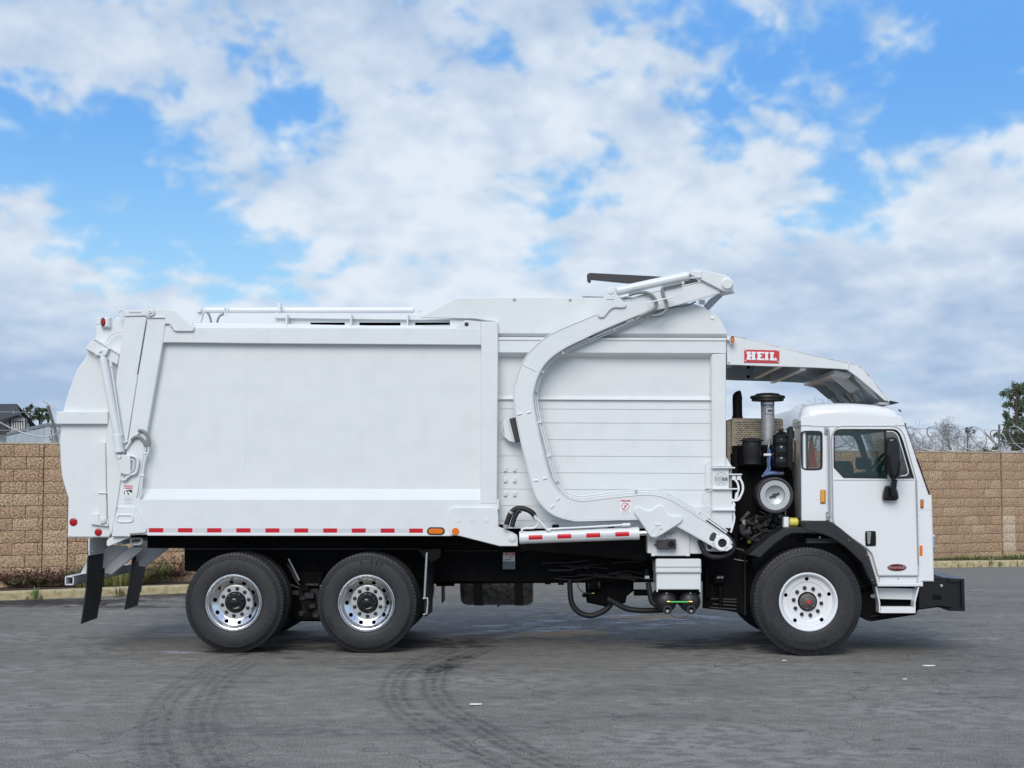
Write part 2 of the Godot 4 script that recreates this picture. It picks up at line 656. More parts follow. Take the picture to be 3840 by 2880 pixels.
	mat("badge_silver", lin(0.55, 0.40, 0.42), 0.3, 0.4)
	mat("decal_red", lin(0.55, 0.06, 0.09), 0.4)
	mat("decal_grey", lin(0.40, 0.43, 0.45), 0.5)
	mat("decal_black", lin(0.02, 0.02, 0.025), 0.5)
	mat("decal_teal", lin(0.02, 0.06, 0.08), 0.4)
	mat("sticker_grey", lin(0.30, 0.31, 0.33), 0.5)
	mat("filter_yellow", lin(0.75, 0.66, 0.12), 0.35)
	mat("blue_hose", lin(0.11, 0.17, 0.34), 0.5)
	mat("green_hose", lin(0.10, 0.62, 0.13), 0.4)
	mat("brass", lin(0.70, 0.48, 0.18), 0.3, 1.0)
	mat("belt_orange", lin(0.80, 0.15, 0.045), 0.7)
	mat("filter_grey", lin(0.50, 0.52, 0.53), 0.4, 0.3)
	mat("interior", lin(0.05, 0.065, 0.068), 0.8)
	mat("seat_cloth", lin(0.015, 0.017, 0.019), 0.9)
	mat("cap_red", lin(0.55, 0.03, 0.035), 0.4)
	mat("hub_grey", lin(0.10, 0.085, 0.08), 0.5)
	mat("fork_steel", lin(0.036, 0.034, 0.037), 0.5)
	mat("pad_rubber", lin(0.05, 0.047, 0.053), 0.7)
	var g := mat("glass", Color(0.05, 0.22, 0.21, 0.34), 0.02)
	g.transparency = BaseMaterial3D.TRANSPARENCY_ALPHA
	var g2 := mat("house_glass", Color(0.25, 0.28, 0.30), 0.05)
	g2.metallic = 0.2
	var cc := mat("kerb_paint", lin(0.56, 0.48, 0.29), 0.85)
	cc.albedo_texture = noise_tex(0.02, 6, 512, 41, [[0.0, Color(0.6, 0.58, 0.52)], [0.3, Color(0.88, 0.87, 0.84)], [1.0, Color(1, 1, 1)]])
	cc.heightmap_enabled = true
	cc.heightmap_texture = noise_tex(0.05, 4, 256, 42)
	cc.heightmap_scale = 0.8
	tri_map(cc, 0.8, true)
	var so := mat("soil", lin(0.085, 0.060, 0.042), 0.95)
	so.albedo_texture = noise_tex(0.05, 5, 256, 43, [[0.0, Color(0.5, 0.48, 0.45)], [1.0, Color(1, 1, 1)]])
	tri_map(so, 1.0, true)
	mat("wire", lin(0.52, 0.53, 0.54), 0.45, 0.5)
	mat("post_metal", lin(0.30, 0.29, 0.27), 0.6, 0.4)
	var rf := mat("shingle", lin(0.088, 0.086, 0.095), 0.9)
	rf.albedo_texture = noise_tex(0.08, 3, 256, 44, [[0.0, Color(0.55, 0.55, 0.55)], [1.0, Color(1, 1, 1)]])
	tri_map(rf, 0.35)
	mat("trim_dark", lin(0.03, 0.034, 0.042), 0.7)
	mat("house_white", lin(0.66, 0.66, 0.65), 0.8)
	var tr := mat("trailer_white", lin(0.62, 0.66, 0.68), 0.5)
	tr.albedo_texture = noise_tex(0.01, 5, 256, 45, [[0.0, Color(0.8, 0.82, 0.82)], [1.0, Color(1, 1, 1)]])
	tri_map(tr, 0.2)
	mat("trailer_grey", lin(0.20, 0.21, 0.22), 0.6)
	mat("bark", lin(0.085, 0.068, 0.055), 0.95)
	mat("bare_wood", lin(0.27, 0.25, 0.25), 0.95)
	mat("brush_wood", lin(0.20, 0.165, 0.14), 0.95)
	for q in [["leaf_dark", 0.040, 0.060, 0.026], ["leaf_mid", 0.058, 0.085, 0.032], ["leaf_grey", 0.080, 0.105, 0.055], ["leaf_red", 0.11, 0.036, 0.044], ["leaf_olive", 0.22, 0.23, 0.08], ["leaf_lime", 0.36, 0.35, 0.13], ["leaf_weed", 0.14, 0.20, 0.055], ["leaf_bronze", 0.15, 0.11, 0.07]]:
		var lm := mat(q[0], lin(q[1], q[2], q[3]), 0.6)
		lm.backlight_enabled = true
		lm.backlight = Color(0.35, 0.4, 0.25)
		lm.cull_mode = BaseMaterial3D.CULL_DISABLED
	mat("paper", lin(0.8, 0.8, 0.78), 0.8)

# ---------------------------------------------------------------- sky
func sky_picture() -> ImageTexture:
	# how much cloud stands in each part of the sky: columns every 3.5 degrees of azimuth, rows every 2.13 degrees down from 18.3
	var cover := [
		[.52, .48, .66, .76, .74, .66, .76, .72, .56, .40, .34, .42],
		[.78, .74, .70, .74, .78, .50, .78, .74, .44, .24, .30, .14],
		[.44, .54, .56, .32, .80, .84, .84, .78, .46, .46, .18, .16],
		[.10, .14, .40, .62, .92, .92, .50, .78, .56, .38, .50, .82],
		[.66, .30, .22, .72, .96, .96, .62, .86, .82, .34, .72, .94],
		[.70, .50, .36, .42, .90, .60, .78, .90, .92, .84, .88, .94],
		[.86, .80, .84, .82, .84, .82, .84, .88, .92, .92, .92, .90],
		[.86, .84, .84, .84, .84, .84, .84, .86, .90, .86, .84, .86],
		[.84, .84, .84, .84, .84, .84, .84, .84, .82, .80, .80, .82]]
	var grey := [   # and how deep in shade its underside is
		[.55, .60, .55, .50, .55, .60, .50, .45, .50, .60, .65, .70],
		[.40, .40, .45, .50, .50, .50, .30, .40, .45, .50, .50, .50],
		[.40, .45, .40, .45, .30, .20, .25, .40, .35, .35, .40, .30],
		[.30, .30, .35, .30, .20, .15, .30, .20, .30, .30, .30, .15],
		[.20, .30, .30, .15, .12, .12, .20, .15, .10, .20, .15, .10],
		[.25, .20, .25, .20, .10, .12, .12, .30, .55, .60, .40, .50],
		[.70, .50, .05, .05, .10, .10, .15, .35, .50, .50, .50, .60],
		[.98, .85, .55, .35, .30, .30, .25, .30, .35, .60, .72, .70],
		[.50, .40, .35, .30, .30, .30, .30, .25, .22, .25, .22, .22]]
	var n1 := FastNoiseLite.new()
	n1.noise_type = FastNoiseLite.TYPE_SIMPLEX_SMOOTH
	n1.frequency = 1.0
	n1.fractal_octaves = 7
	n1.fractal_gain = 0.55
	n1.seed = 4
	var n2 := n1.duplicate()
	n2.seed = 19
	n2.fractal_octaves = 5
	var wx := 4096
	var wy := 2048
	var im := Image.create(wx, wy, false, Image.FORMAT_RGB8)
	im.fill(Color(0.62, 0.68, 0.75))
	var span := [[0, wx, 0, 1024, 8], [-348, 348, 676, 1024, 1]]     # the whole upper half coarsely, then what the lens takes in at full size
	for s in span:
		for y in range(s[2], s[3], s[4]):
			var el: float = 90.0 - (y + s[4] * 0.5) * 180.0 / wy
			for x in range(s[0], s[1], s[4]):
				var az: float = (x + s[4] * 0.5) * 360.0 / wx
				if az > 180.0: az -= 360.0
				var c := sky_color(az, maxf(el, 0.2), cover, grey, n1, n2)
				if s[4] == 1:
					im.set_pixel(posmod(x, wx), y, c)
				else:
					im.fill_rect(Rect2i(x, y, s[4], s[4]), c)
	return ImageTexture.create_from_image(im)

func table(t: Array, az: float, el: float, mean: float) -> float:
	var u := clampf((az + 19.2) / 3.49, 0.0, 10.999)
	var v := clampf((18.3 - el) / 2.135, 0.0, 7.999)
	var i := int(u)
	var j := int(v)
	var fu := smoothstep(0.0, 1.0, u - i)
	var fv := smoothstep(0.0, 1.0, v - j)
	var a: float = lerpf(lerpf(t[j][i], t[j][i + 1], fu), lerpf(t[j + 1][i], t[j + 1][i + 1], fu), fv)
	var away := maxf(absf(az) - 19.2, 0.0) + maxf(el - 18.3, 0.0)     # beyond the picture it goes on as a sky like it
	return lerpf(a, mean, clampf(away / 9.0, 0.0, 1.0))

func sky_color(az: float, el: float, cover: Array, grey: Array, n1: FastNoiseLite, n2: FastNoiseLite) -> Color:
	var ra := deg_to_rad(az)
	var re := deg_to_rad(el)
	var lift := sin(re) * 1.25 + 0.34 * (1.0 - exp(-el / 4.5))        # cloud seen edge-on near the horizon is drawn out flat
	var p := Vector3(sin(ra) * cos(re), lift, -cos(ra) * cos(re)) * 9.0
	var warp := Vector3(n2.get_noise_3dv(p * 0.8), n2.get_noise_3dv(p * 0.8 + Vector3(9, 3, 1)), n2.get_noise_3dv(p * 0.8 + Vector3(2, 8, 5)))
	var f := n1.get_noise_3dv(p + warp * 0.22)
	var puff := n1.get_noise_3dv(p * 2.7 + warp * 0.35 + Vector3(40, 7, 3))
	var big := n2.get_noise_3dv(p * 0.28 + Vector3(30, 0, 0))
	var cov := table(cover, az + warp.x * 1.3, el + warp.y * 0.9, 0.62 + big * 0.5)
	var dens := smoothstep(0.30, 0.68, cov + f * 0.38 + puff * 0.40)
	var t := clampf(el / 19.0, 0.0, 1.6)
	var blue := Color(0.66, 0.86, 0.99).lerp(Color(0.43, 0.67, 0.945), smoothstep(0.25, 0.85, t)).lerp(Color(0.42, 0.60, 0.90), smoothstep(0.9, 1.5, t))
	blue = blue.lerp(Color(0.80, 0.88, 0.95), 1.0 - smoothstep(0.0, 0.30, t))
	var shade := table(grey, az + warp.y * 1.4, el + warp.x, 0.38)
	shade = clampf(shade * 1.15 - 0.04 + 0.34 * n2.get_noise_3dv(p * 1.4 + warp * 0.3 + Vector3(5, 50, 5)) + 0.42 * n1.get_noise_3dv(p * 2.2 + Vector3(0, 9, 60)) - 0.25 * puff, 0.0, 1.0)
	var cloud := Color(0.895, 0.93, 0.97).lerp(Color(0.655, 0.745, 0.865), shade)
	var c := blue.lerp(cloud, dens * 0.97)
	c.a = 1.0
	return c

# ---------------------------------------------------------------- the yard
const AREA := Rect2(-9.5, -10.5, 19.0, 18.0)    # the asphalt near the truck, x and z, that carries its own marks
const TEX := 2048

func ground():
	var grain := FastNoiseLite.new()
	grain.noise_type = FastNoiseLite.TYPE_SIMPLEX
	grain.frequency = 0.16
	grain.fractal_octaves = 4
	grain.seed = 51
	var base := StandardMaterial3D.new()
	base.resource_name = "asphalt"
	base.albedo_color = lin(0.295, 0.276, 0.240)
	base.roughness = 0.78
	base.metallic_specular = 0.4
	base.albedo_texture = noise_tex(0.11, 4, 1024, 51, [[0.0, Color(0.38, 0.38, 0.39)], [0.35, Color(0.72, 0.72, 0.72)], [0.62, Color(0.93, 0.93, 0.925)], [1.0, Color(1, 1, 0.99)]])
	base.heightmap_enabled = true
	base.heightmap_texture = noise_tex(0.16, 4, 1024, 52)
	base.heightmap_scale = 0.6
	tri_map(base, 0.42, true)
	var far := base.duplicate()
	var near := base
	near.detail_enabled = true
	near.detail_albedo = marks()
	near.detail_blend_mode = BaseMaterial3D.BLEND_MODE_MIX
	near.detail_uv_layer = BaseMaterial3D.DETAIL_UV_2
	var st := stool()
	var xs := [-300.0, AREA.position.x, AREA.end.x, 300.0]
	var zs := [-420.0, AREA.position.y, AREA.end.y, 120.0]
	for i in 3:
		for j in 3:
			if i == 1 and j == 1: continue
			quad(st, Vector3(xs[i], 0, zs[j]), Vector3(xs[i + 1], 0, zs[j]), Vector3(xs[i + 1], 0, zs[j + 1]), Vector3(xs[i], 0, zs[j + 1]), Vector3.UP)
	tag(obj("ground", st, far), "open asphalt lot around and beyond the truck", "asphalt", "", "structure")
	var s2 := stool()
	var c := [Vector2(0, 0), Vector2(1, 0), Vector2(1, 1), Vector2(0, 1)]
	for k in [0, 1, 2, 0, 2, 3]:
		s2.set_normal(Vector3.UP)
		s2.set_uv2(c[k])
		s2.set_uv(c[k])
		s2.add_vertex(Vector3(AREA.position.x + AREA.size.x * c[k].x, 0, AREA.position.y + AREA.size.y * c[k].y))
	tag(obj("asphalt_yard", s2, near), "worn grey asphalt under the truck with curved tyre marks, cracks and a wet soapy stain", "asphalt", "", "structure")

var mk: PackedFloat32Array     # r, g, b, a of the marks
func spot(w: Vector3, r: float, c: Color, a: float, ragged: FastNoiseLite = null, aspect := 1.0):   # a stain with a torn edge
	var u := (w.x - AREA.position.x) / AREA.size.x * TEX
	var v := (w.z - AREA.position.y) / AREA.size.y * TEX
	var rx := r / AREA.size.x * TEX * aspect
	var ry := r / AREA.size.y * TEX
	for y in range(maxi(0, int(v - ry * 1.5)), mini(TEX, int(v + ry * 1.5) + 1)):
		for x in range(maxi(0, int(u - rx * 1.5)), mini(TEX, int(u + rx * 1.5) + 1)):
			var d := Vector2((x - u) / rx, (y - v) / ry).length()
			if ragged: d += ragged.get_noise_2d(x, y) * 0.9
			var k := a * clampf((1.0 - d) * (2.5 if ragged else 1.5), 0.0, 1.0)
			if k > 0.0: lay((y * TEX + x) * 4, c, k)

func lay(i: int, c: Color, k: float):
	var a0 := mk[i + 3]
	var a1 := a0 + k - a0 * k
	if a1 < 1e-4: return
	mk[i] = (mk[i] * a0 * (1.0 - k) + c.r * k) / a1
	mk[i + 1] = (mk[i + 1] * a0 * (1.0 - k) + c.g * k) / a1
	mk[i + 2] = (mk[i + 2] * a0 * (1.0 - k) + c.b * k) / a1
	mk[i + 3] = a1

func marks() -> ImageTexture:
	mk = PackedFloat32Array()
	mk.resize(TEX * TEX * 4)
	var m := TEX / AREA.size.x           # pixels to a metre
	var rag := FastNoiseLite.new()
	rag.frequency = 0.03
	rag.fractal_octaves = 5
	rag.seed = 8
	var fine := FastNoiseLite.new()
	fine.frequency = 0.12
	fine.fractal_octaves = 3
	fine.seed = 9
	# broad worn and dusty patches, streaked along the yard
	var broad := FastNoiseLite.new()
	broad.frequency = 0.004
	broad.fractal_octaves = 6
	broad.fractal_gain = 0.62
	broad.seed = 3
	var mid := FastNoiseLite.new()
	mid.frequency = 0.035
	mid.fractal_octaves = 4
	mid.fractal_gain = 0.6
	mid.seed = 33
	var crack := FastNoiseLite.new()
	crack.noise_type = FastNoiseLite.TYPE_CELLULAR
	crack.cellular_return_type = FastNoiseLite.RETURN_DISTANCE2_SUB
	crack.frequency = 0.021
	crack.cellular_jitter = 1.0
	crack.domain_warp_enabled = true
	crack.domain_warp_amplitude = 30.0
	crack.domain_warp_frequency = 0.03
	crack.domain_warp_fractal_octaves = 4
	crack.seed = 12
	var dark := Color(0.33, 0.33, 0.335)
	var pale := Color(0.60, 0.59, 0.57)
	for y in TEX:
		for x in TEX:
			var b := broad.get_noise_2d(x * 0.55, y * 1.5)
			var k := clampf(absf(b) * 0.8, 0.0, 0.45)
			var edge := minf(minf(x, TEX - x), minf(y, TEX - y)) / 160.0
			k *= clampf(edge, 0.0, 1.0)
			var i := (y * TEX + x) * 4
			var c := pale if b > 0.0 else dark
			var g2 := mid.get_noise_2d(x, y * 1.25)
			if g2 < -0.1 or g2 > 0.22:
				c = c.lerp(pale if g2 > 0.0 else dark * 0.8, 0.6)
				k = clampf(k + minf(absf(g2) - 0.08, 0.35) * 0.8, 0.0, 0.6) * clampf(edge, 0.0, 1.0)
			mk[i] = c.r
			mk[i + 1] = c.g
			mk[i + 2] = c.b
			mk[i + 3] = k
	# alligator cracking, in patches
	for y in range(0, TEX):
		for x in range(0, TEX):
			var zone := broad.get_noise_2d(x * 0.9 + 700.0, y * 0.9)
			if zone > -0.12:
				var e := crack.get_noise_2d(x, y) + 1.0
				if e < 0.06:
					lay((y * TEX + x) * 4, Color(0.11, 0.11, 0.11), clampf((0.06 - e) / 0.035, 0.0, 1.0) * clampf((zone + 0.12) * 3.2, 0.0, 0.9))
	# long wandering cracks
	for k in 130:
		var p := Vector2(rng.randf_range(0, TEX), rng.randf_range(0, TEX))
		var ang := rng.randf_range(-0.5, 0.5) + (0.0 if rng.randf() < 0.75 else 1.4)
		for s in rng.randi_range(60, 420):
			ang += rng.randf_range(-0.28, 0.28)
			ang = lerpf(ang, 0.0, 0.01)
			p += Vector2(cos(ang), sin(ang)) * 1.2
			if p.x < 2 or p.y < 2 or p.x > TEX - 3 or p.y > TEX - 3: break
			var dk := rng.randf_range(0.35, 0.95)
			lay((int(p.y) * TEX + int(p.x)) * 4, Color(0.09, 0.09, 0.09), dk)
			if rng.randf() < 0.5: lay((int(p.y) * TEX + int(p.x) + 1) * 4, Color(0.1, 0.1, 0.1), dk * 0.6)
	# small dark scuffs
	for k in 620:
		spot(Vector3(rng.randf_range(AREA.position.x, AREA.end.x), 0, rng.randf_range(AREA.position.y, AREA.end.y)), rng.randf_range(0.008, 0.05) + (0.06 if k % 9 == 0 else 0.0), Color(0.15, 0.15, 0.155), rng.randf_range(0.15, 0.5), rag, rng.randf_range(1.0, 3.0))
	# the wet patch with soap film and tan silt that ran out from under the truck
	for q in [[2050, 2330, 1.0], [2250, 2330, 0.8], [1800, 2345, 0.7], [2500, 2320, 0.9], [1620, 2360, 0.6], [1330, 2365, 0.5]]:
		spot(gp(Vector2(q[0], q[1])), 0.95 * q[2], Color(0.34, 0.34, 0.355), 0.35, rag, 1.7)
	for q in [[1340, 2400, .35], [1120, 2432, .30], [1490, 2405, .38], [1610, 2415, .42], [2790, 2405, .45], [2660, 2425, .35], [930, 2445, .25]]:
		spot(gp(Vector2(q[0], q[1])), q[2], Color(0.17, 0.17, 0.17), 0.7, rag, 2.0)
	var film := [[1640, 2390, 1800, 2370], [1800, 2370, 2010, 2352], [1880, 2395, 2080, 2358], [2010, 2352, 2230, 2352], [1960, 2335, 2200, 2318], [2200, 2318, 2420, 2300], [2250, 2335, 2560, 2318], [2420, 2345, 2650, 2330], [2130, 2362, 2280, 2372], [2500, 2300, 2740, 2322], [1700, 2352, 1900, 2345], [2320, 2356, 2520, 2352], [620, 2385, 760, 2376], [570, 2382, 620, 2384], [610, 2447, 780, 2440], [1290, 2385, 1210, 2378], [1060, 2388, 1240, 2380]]
	for q in film:
		var a := gp(Vector2(q[0], q[1]))
		var b := gp(Vector2(q[2], q[3]))
		var n := int(a.distance_to(b) * 26.0)
		for i in n:
			var w := a.lerp(b, (i + rng.randf()) / n) + Vector3(rng.randfn(0, 0.05), 0, rng.randfn(0, 0.10))
			spot(w, rng.randf_range(0.02, 0.085), Color(0.72, 0.72, 0.74), rng.randf_range(0.15, 0.60), fine, 2.2)
	for q in [[2120, 2374, .26], [2065, 2384, .17], [2455, 2312, .26], [2395, 2325, .14], [2180, 2368, .16]]:
		spot(gp(Vector2(q[0], q[1])), q[2], Color(0.66, 0.55, 0.40), 0.8, rag, 2.2)
	# damp patches by the kerb
	for q in [[120, 2258, .7], [60, 2266, .6], [230, 2255, .5], [420, 2255, .4], [600, 2235, .5], [480, 2275, .35], [650, 2222, .6]]:
		spot(gp(Vector2(q[0], q[1])), q[2], Color(0.16, 0.15, 0.145), 0.6, rag, 2.2)
	# tyre marks
	tyre_mark(zz("R", [1060, 285, 1000, 300, 860, 380, 745, 460, 680, 550, 660, 640, 680, 720, 715, 783, 780, 900]), 0.40)
	tyre_mark(zz("R", [1190, 280, 1090, 320, 960, 400, 895, 500, 872, 580, 888, 660, 935, 740, 985, 790, 1100, 900]), 0.50)
	tyre_mark(zz("R", [2100, 240, 2000, 260, 1850, 310, 1740, 365, 1702, 420, 1700, 470, 1745, 540, 1850, 610, 2000, 690, 2180, 770, 2400, 850]), 0.62)
	tyre_mark(zz("R", [2150, 245, 2000, 310, 1900, 360, 1872, 420, 1890, 480, 1960, 545, 2080, 610, 2212, 685, 2380, 760, 2560, 830]), 0.68)
	tyre_mark(zz("R", [1010, 460, 1020, 520, 1040, 570, 1075, 600]), 0.22)
	for i in 60:
		var w := gp(zz("R", [1870, 375])[0]).lerp(gp(zz("R", [1985, 300])[0]), rng.randf()) + Vector3(rng.randfn(0, 0.07), 0, rng.randfn(0, 0.09))
		spot(w, rng.randf_range(0.02, 0.09), Color(0.12, 0.12, 0.12), 0.35, fine, 1.4)
	var im := Image.create(TEX, TEX, false, Image.FORMAT_RGBA8)
	var bytes := PackedByteArray()
	bytes.resize(TEX * TEX * 4)
	for i in bytes.size():
		bytes[i] = int(clampf(mk[i], 0.0, 1.0) * 255.0)
	mk = PackedFloat32Array()
	return ImageTexture.create_from_image(Image.create_from_data(TEX, TEX, false, Image.FORMAT_RGBA8, bytes))

func tyre_mark(pts: PackedVector2Array, dark: float):
	var w := PackedVector3Array()
	for p in pts:
		w.append(gp(p))
	w = spline(w, 10)
	var m := TEX / AREA.size.x
	var n2 := FastNoiseLite.new()
	n2.frequency = 0.05
	n2.fractal_octaves = 3
	n2.seed = 61
	var run := 0.0
	var total := 0.0
	for i in w.size() - 1:
		total += w[i].distance_to(w[i + 1])
	for i in w.size() - 1:
		var d := w[i + 1] - w[i]
		var len := d.length()
		if len < 1e-4: continue
		var side := Vector3(-d.z, 0, d.x) / len
		var steps := int(len * m * 1.3) + 1
		for s in steps:
			var t := float(s) / steps
			var c := w[i] + d * t
			run += len / steps
			var fade := clampf(run / 0.8, 0.0, 1.0) * clampf((total - run) / 0.5, 0.0, 1.0)
			var lug := 0.90 + 0.10 * sin(run * 90.0)
			for k in range(-22, 23):
				var off := k / 22.0 * 0.155
				var rib := 0.35 + 0.65 * smoothstep(-0.35, 0.25, sin(k / 22.0 * PI * 3.5 + PI / 2))
				var q := c + side * off
				var u := int((q.x - AREA.position.x) / AREA.size.x * TEX)
				var v := int((q.z - AREA.position.y) / AREA.size.y * TEX)
				if u < 0 or v < 0 or u >= TEX or v >= TEX: continue
				var a := dark * 0.44 * fade * rib * lug * clampf(0.75 + n2.get_noise_2d(u, v) * 1.3, 0.1, 1.3) * smoothstep(1.0, 0.8, absf(k) / 22.0)
				lay((v * TEX + u) * 4, Color(0.15, 0.145, 0.15), a)

# ---------------------------------------------------------------- the block wall
var wall_o := Vector3(-8.5, 0, -8.8)          # a point at its foot, and the way it runs
var wall_u := Vector3(0.9, 0, -0.435).normalized()
var wall_n := Vector3(0.435, 0, 0.9).normalized()
const BW := 0.406
const BH := 0.203
const ROWS := 12
const WALL_FOOT := -0.06

func block_mesh(wd: float, ht: float, sd: int) -> ArrayMesh:       # one split-faced block, its broken face towards +z
	var r := RandomNumberGenerator.new()
	r.seed = sd
	var st := stool()
	var nx := 5 if wd > 0.3 else 3
	var ny := 3
	var g := []
	for j in ny + 1:
		var row := []
		for i in nx + 1:
			var rim := i == 0 or j == 0 or i == nx or j == ny
			var x := -wd / 2 + wd * i / nx + (0.0 if i == 0 or i == nx else r.randf_range(-0.018, 0.018))
			var y := ht * j / ny + (0.0 if j == 0 or j == ny else r.randf_range(-0.014, 0.014))
			row.append(Vector3(x, y, r.randf_range(-0.003, 0.001) if rim else r.randf_range(0.003, 0.010)))
		g.append(row)
	for j in ny:
		for i in nx:
			for t in [[g[j][i], g[j][i + 1], g[j + 1][i + 1]], [g[j][i], g[j + 1][i + 1], g[j + 1][i]]]:
				tri(st, t[0], t[1], t[2], ((t[1] - t[0]).cross(t[2] - t[0])).normalized() * signf((t[1] - t[0]).cross(t[2] - t[0]).z))
	for i in nx:
		quad(st, g[0][i], g[0][i + 1], g[0][i + 1] - Vector3(0, 0, 0.05), g[0][i] - Vector3(0, 0, 0.05), Vector3.DOWN)
		quad(st, g[ny][i], g[ny][i + 1], g[ny][i + 1] - Vector3(0, 0, 0.05), g[ny][i] - Vector3(0, 0, 0.05), Vector3.UP)
	for j in ny:
		quad(st, g[j][0], g[j + 1][0], g[j + 1][0] - Vector3(0, 0, 0.05), g[j][0] - Vector3(0, 0, 0.05), Vector3.LEFT)
		quad(st, g[j][nx], g[j + 1][nx], g[j + 1][nx] - Vector3(0, 0, 0.05), g[j][nx] - Vector3(0, 0, 0.05), Vector3.RIGHT)
	return st.commit()

func wall():
	var mats := []
	var tones := [[0.312, 0.222, 0.142], [0.338, 0.242, 0.156], [0.290, 0.204, 0.132], [0.322, 0.226, 0.144], [0.352, 0.262, 0.172], [0.312, 0.212, 0.138]]
	for i in tones.size():
		var m := StandardMaterial3D.new()
		m.resource_name = "split_block"
		m.albedo_color = lin(tones[i][0] * 2.02, tones[i][1] * 2.03, tones[i][2] * 2.08)
		m.roughness = 0.95
		m.albedo_texture = noise_tex(0.045, 5, 512, 70 + i % 2, [[0.0, Color(0.50, 0.46, 0.43)], [0.38, Color(0.76, 0.73, 0.70)], [0.55, Color(0.92, 0.90, 0.88)], [0.75, Color(1, 1, 1)], [1.0, Color(1, 1, 1)]])
		m.heightmap_enabled = true
		m.heightmap_texture = noise_tex(0.07, 5, 512, 72)
		m.heightmap_scale = 1.2
		tri_map(m, 1.1, true)
		mats.append(m)
	var pale: StandardMaterial3D = mats[4].duplicate()
	pale.albedo_color = lin(0.88, 0.72, 0.54)
	var mortar := mat("mortar", lin(0.22, 0.165, 0.12), 0.95)
	mortar.albedo_texture = noise_tex(0.06, 4, 256, 74, [[0.0, Color(0.7, 0.7, 0.7)], [1.0, Color(1, 1, 1)]])
	tri_map(mortar, 1.5, true)
	var capm := mat("cap_stone", lin(0.66, 0.54, 0.39), 0.9)
	capm.albedo_texture = mortar.albedo_texture
	tri_map(capm, 1.0, true)
	var base := node("block_wall", self, wall_o)
	base.basis = Basis(wall_u, Vector3.UP, wall_n)
	tag(base, "long tan split-faced block wall behind the truck with pilasters at both sides", "wall")
	var s0 := -5.2
	var s1 := 29.0
	var top := WALL_FOOT + ROWS * BH
	box("mortar_core", Vector3(s0, WALL_FOOT - 0.2, -0.19), Vector3(s1, top - 0.004, -0.022), mortar, base, 0.0)
	var whole := []
	var half := []
	for i in 5:
		whole.append(block_mesh(BW - 0.0095, BH - 0.0095, 100 + i))
		half.append(block_mesh(BW / 2 - 0.0095, BH - 0.0095, 200 + i))
	var post := []
	for i in 4:
		post.append(block_mesh(0.387, BH - 0.007, 300 + i))
	# pilasters: where each stands along the wall
	var pil_left := along(zz("N", [385, 900])[0])
	var pil_right := along(zz("P", [892, 1000])[0])
	var hidden := stool()
	var hm: Array = [mats[0], mats[1]]
	var r := RandomNumberGenerator.new()
	r.seed = 31
	for row in ROWS:
		var s := s0 + (BW / 2 if row % 2 else 0.0)
		while s < s1:
			var wd := BW
			var c := s + BW / 2
			s += BW
			var skip := false
			var cut := 0.0
			for p in [pil_left, pil_right]:
				if c > p - 0.21 - BW / 2 and c < p + 0.21 + BW / 2:
					# trim to the pilaster
					if c < p:
						var right_edge: float = p - 0.205
						var left_edge := c - BW / 2
						wd = right_edge - left_edge
						c = (right_edge + left_edge) / 2
					else:
						var left_edge: float = p + 0.205
						var right_edge := c + BW / 2
						wd = right_edge - left_edge
						c = (right_edge + left_edge) / 2
					if wd < 0.05: skip = true
					cut = wd
			if skip: continue
			var y := WALL_FOOT + row * BH + 0.006
			var shown := c < 3.9 and (c < 1.75 or row < 5) or c > pil_right - 3.2
			if not shown:
				hidden.append_from(whole[r.randi() % 5], 0, Transform3D(Basis(), Vector3(c, y, 0)))
				continue
			var mesh: Mesh = whole[r.randi() % 5]
			var o := obj("block", mesh, mats[r.randi() % mats.size()], base)
			o.position = Vector3(c, y, 0)
			if cut > 0.0:
				o.scale.x = (cut - 0.0095) / (BW - 0.0095)
			elif r.randf() < 0.5:
				o.rotation.z = 0.0
	tag(obj("block", hidden, mats[1], base), "", "", "", "stuff")
	for p in [pil_left, pil_right]:
		for row in ROWS:
			var m: Material = mats[[1, 4, 0, 4][r.randi() % 4]]
			if p == pil_right and row < 6: m = pale if row > 0 and row < 5 else mats[4]
			var o := obj("pilaster_block", post[r.randi() % 4], m, base)
			o.position = Vector3(p + (0.0095 if p == pil_right else 0.0), WALL_FOOT + row * BH + 0.006, 0.018)
			if p == pil_right: o.scale.x = 0.93
	var ls := s0
	while ls < s1:
		box("cap", Vector3(ls, top + 0.002, -0.195), Vector3(ls + 1.2, top + 0.034, 0.0095), capm, base, 0.005)
		ls += 1.206

func along(p: Vector2) -> float:            # how far along the wall a line of sight meets it
	var d := ray(p)
	var t := (wall_o - eye).dot(wall_n) / d.dot(wall_n)
	return (eye + d * t - wall_o).dot(wall_u)

func on_wall(s: float, y: float, out := 0.0) -> Vector3:
	return wall_o + wall_u * s + wall_n * out + Vector3(0, y, 0)

# ---------------------------------------------------------------- kerb, planting, fence, what stands behind
func kerb_line() -> PackedVector3Array:
	var w := PackedVector3Array()
	for p in [zz("T", [0, 481])[0], zz("T", [600, 458])[0], zz("T", [1300, 428])[0], zz("T", [2190, 394])[0], zz("X", [520, 397])[0], zz("X", [1400, 385])[0], zz("X", [2212, 376])[0]]:
		w.append(gp(p))
	var first := w[0] + (w[0] - w[1]).normalized() * 4.0
	var last := w[-1] + (w[-1] - w[-2]).normalized() * 5.0
	w.insert(0, first)
	w.append(last)
	return w

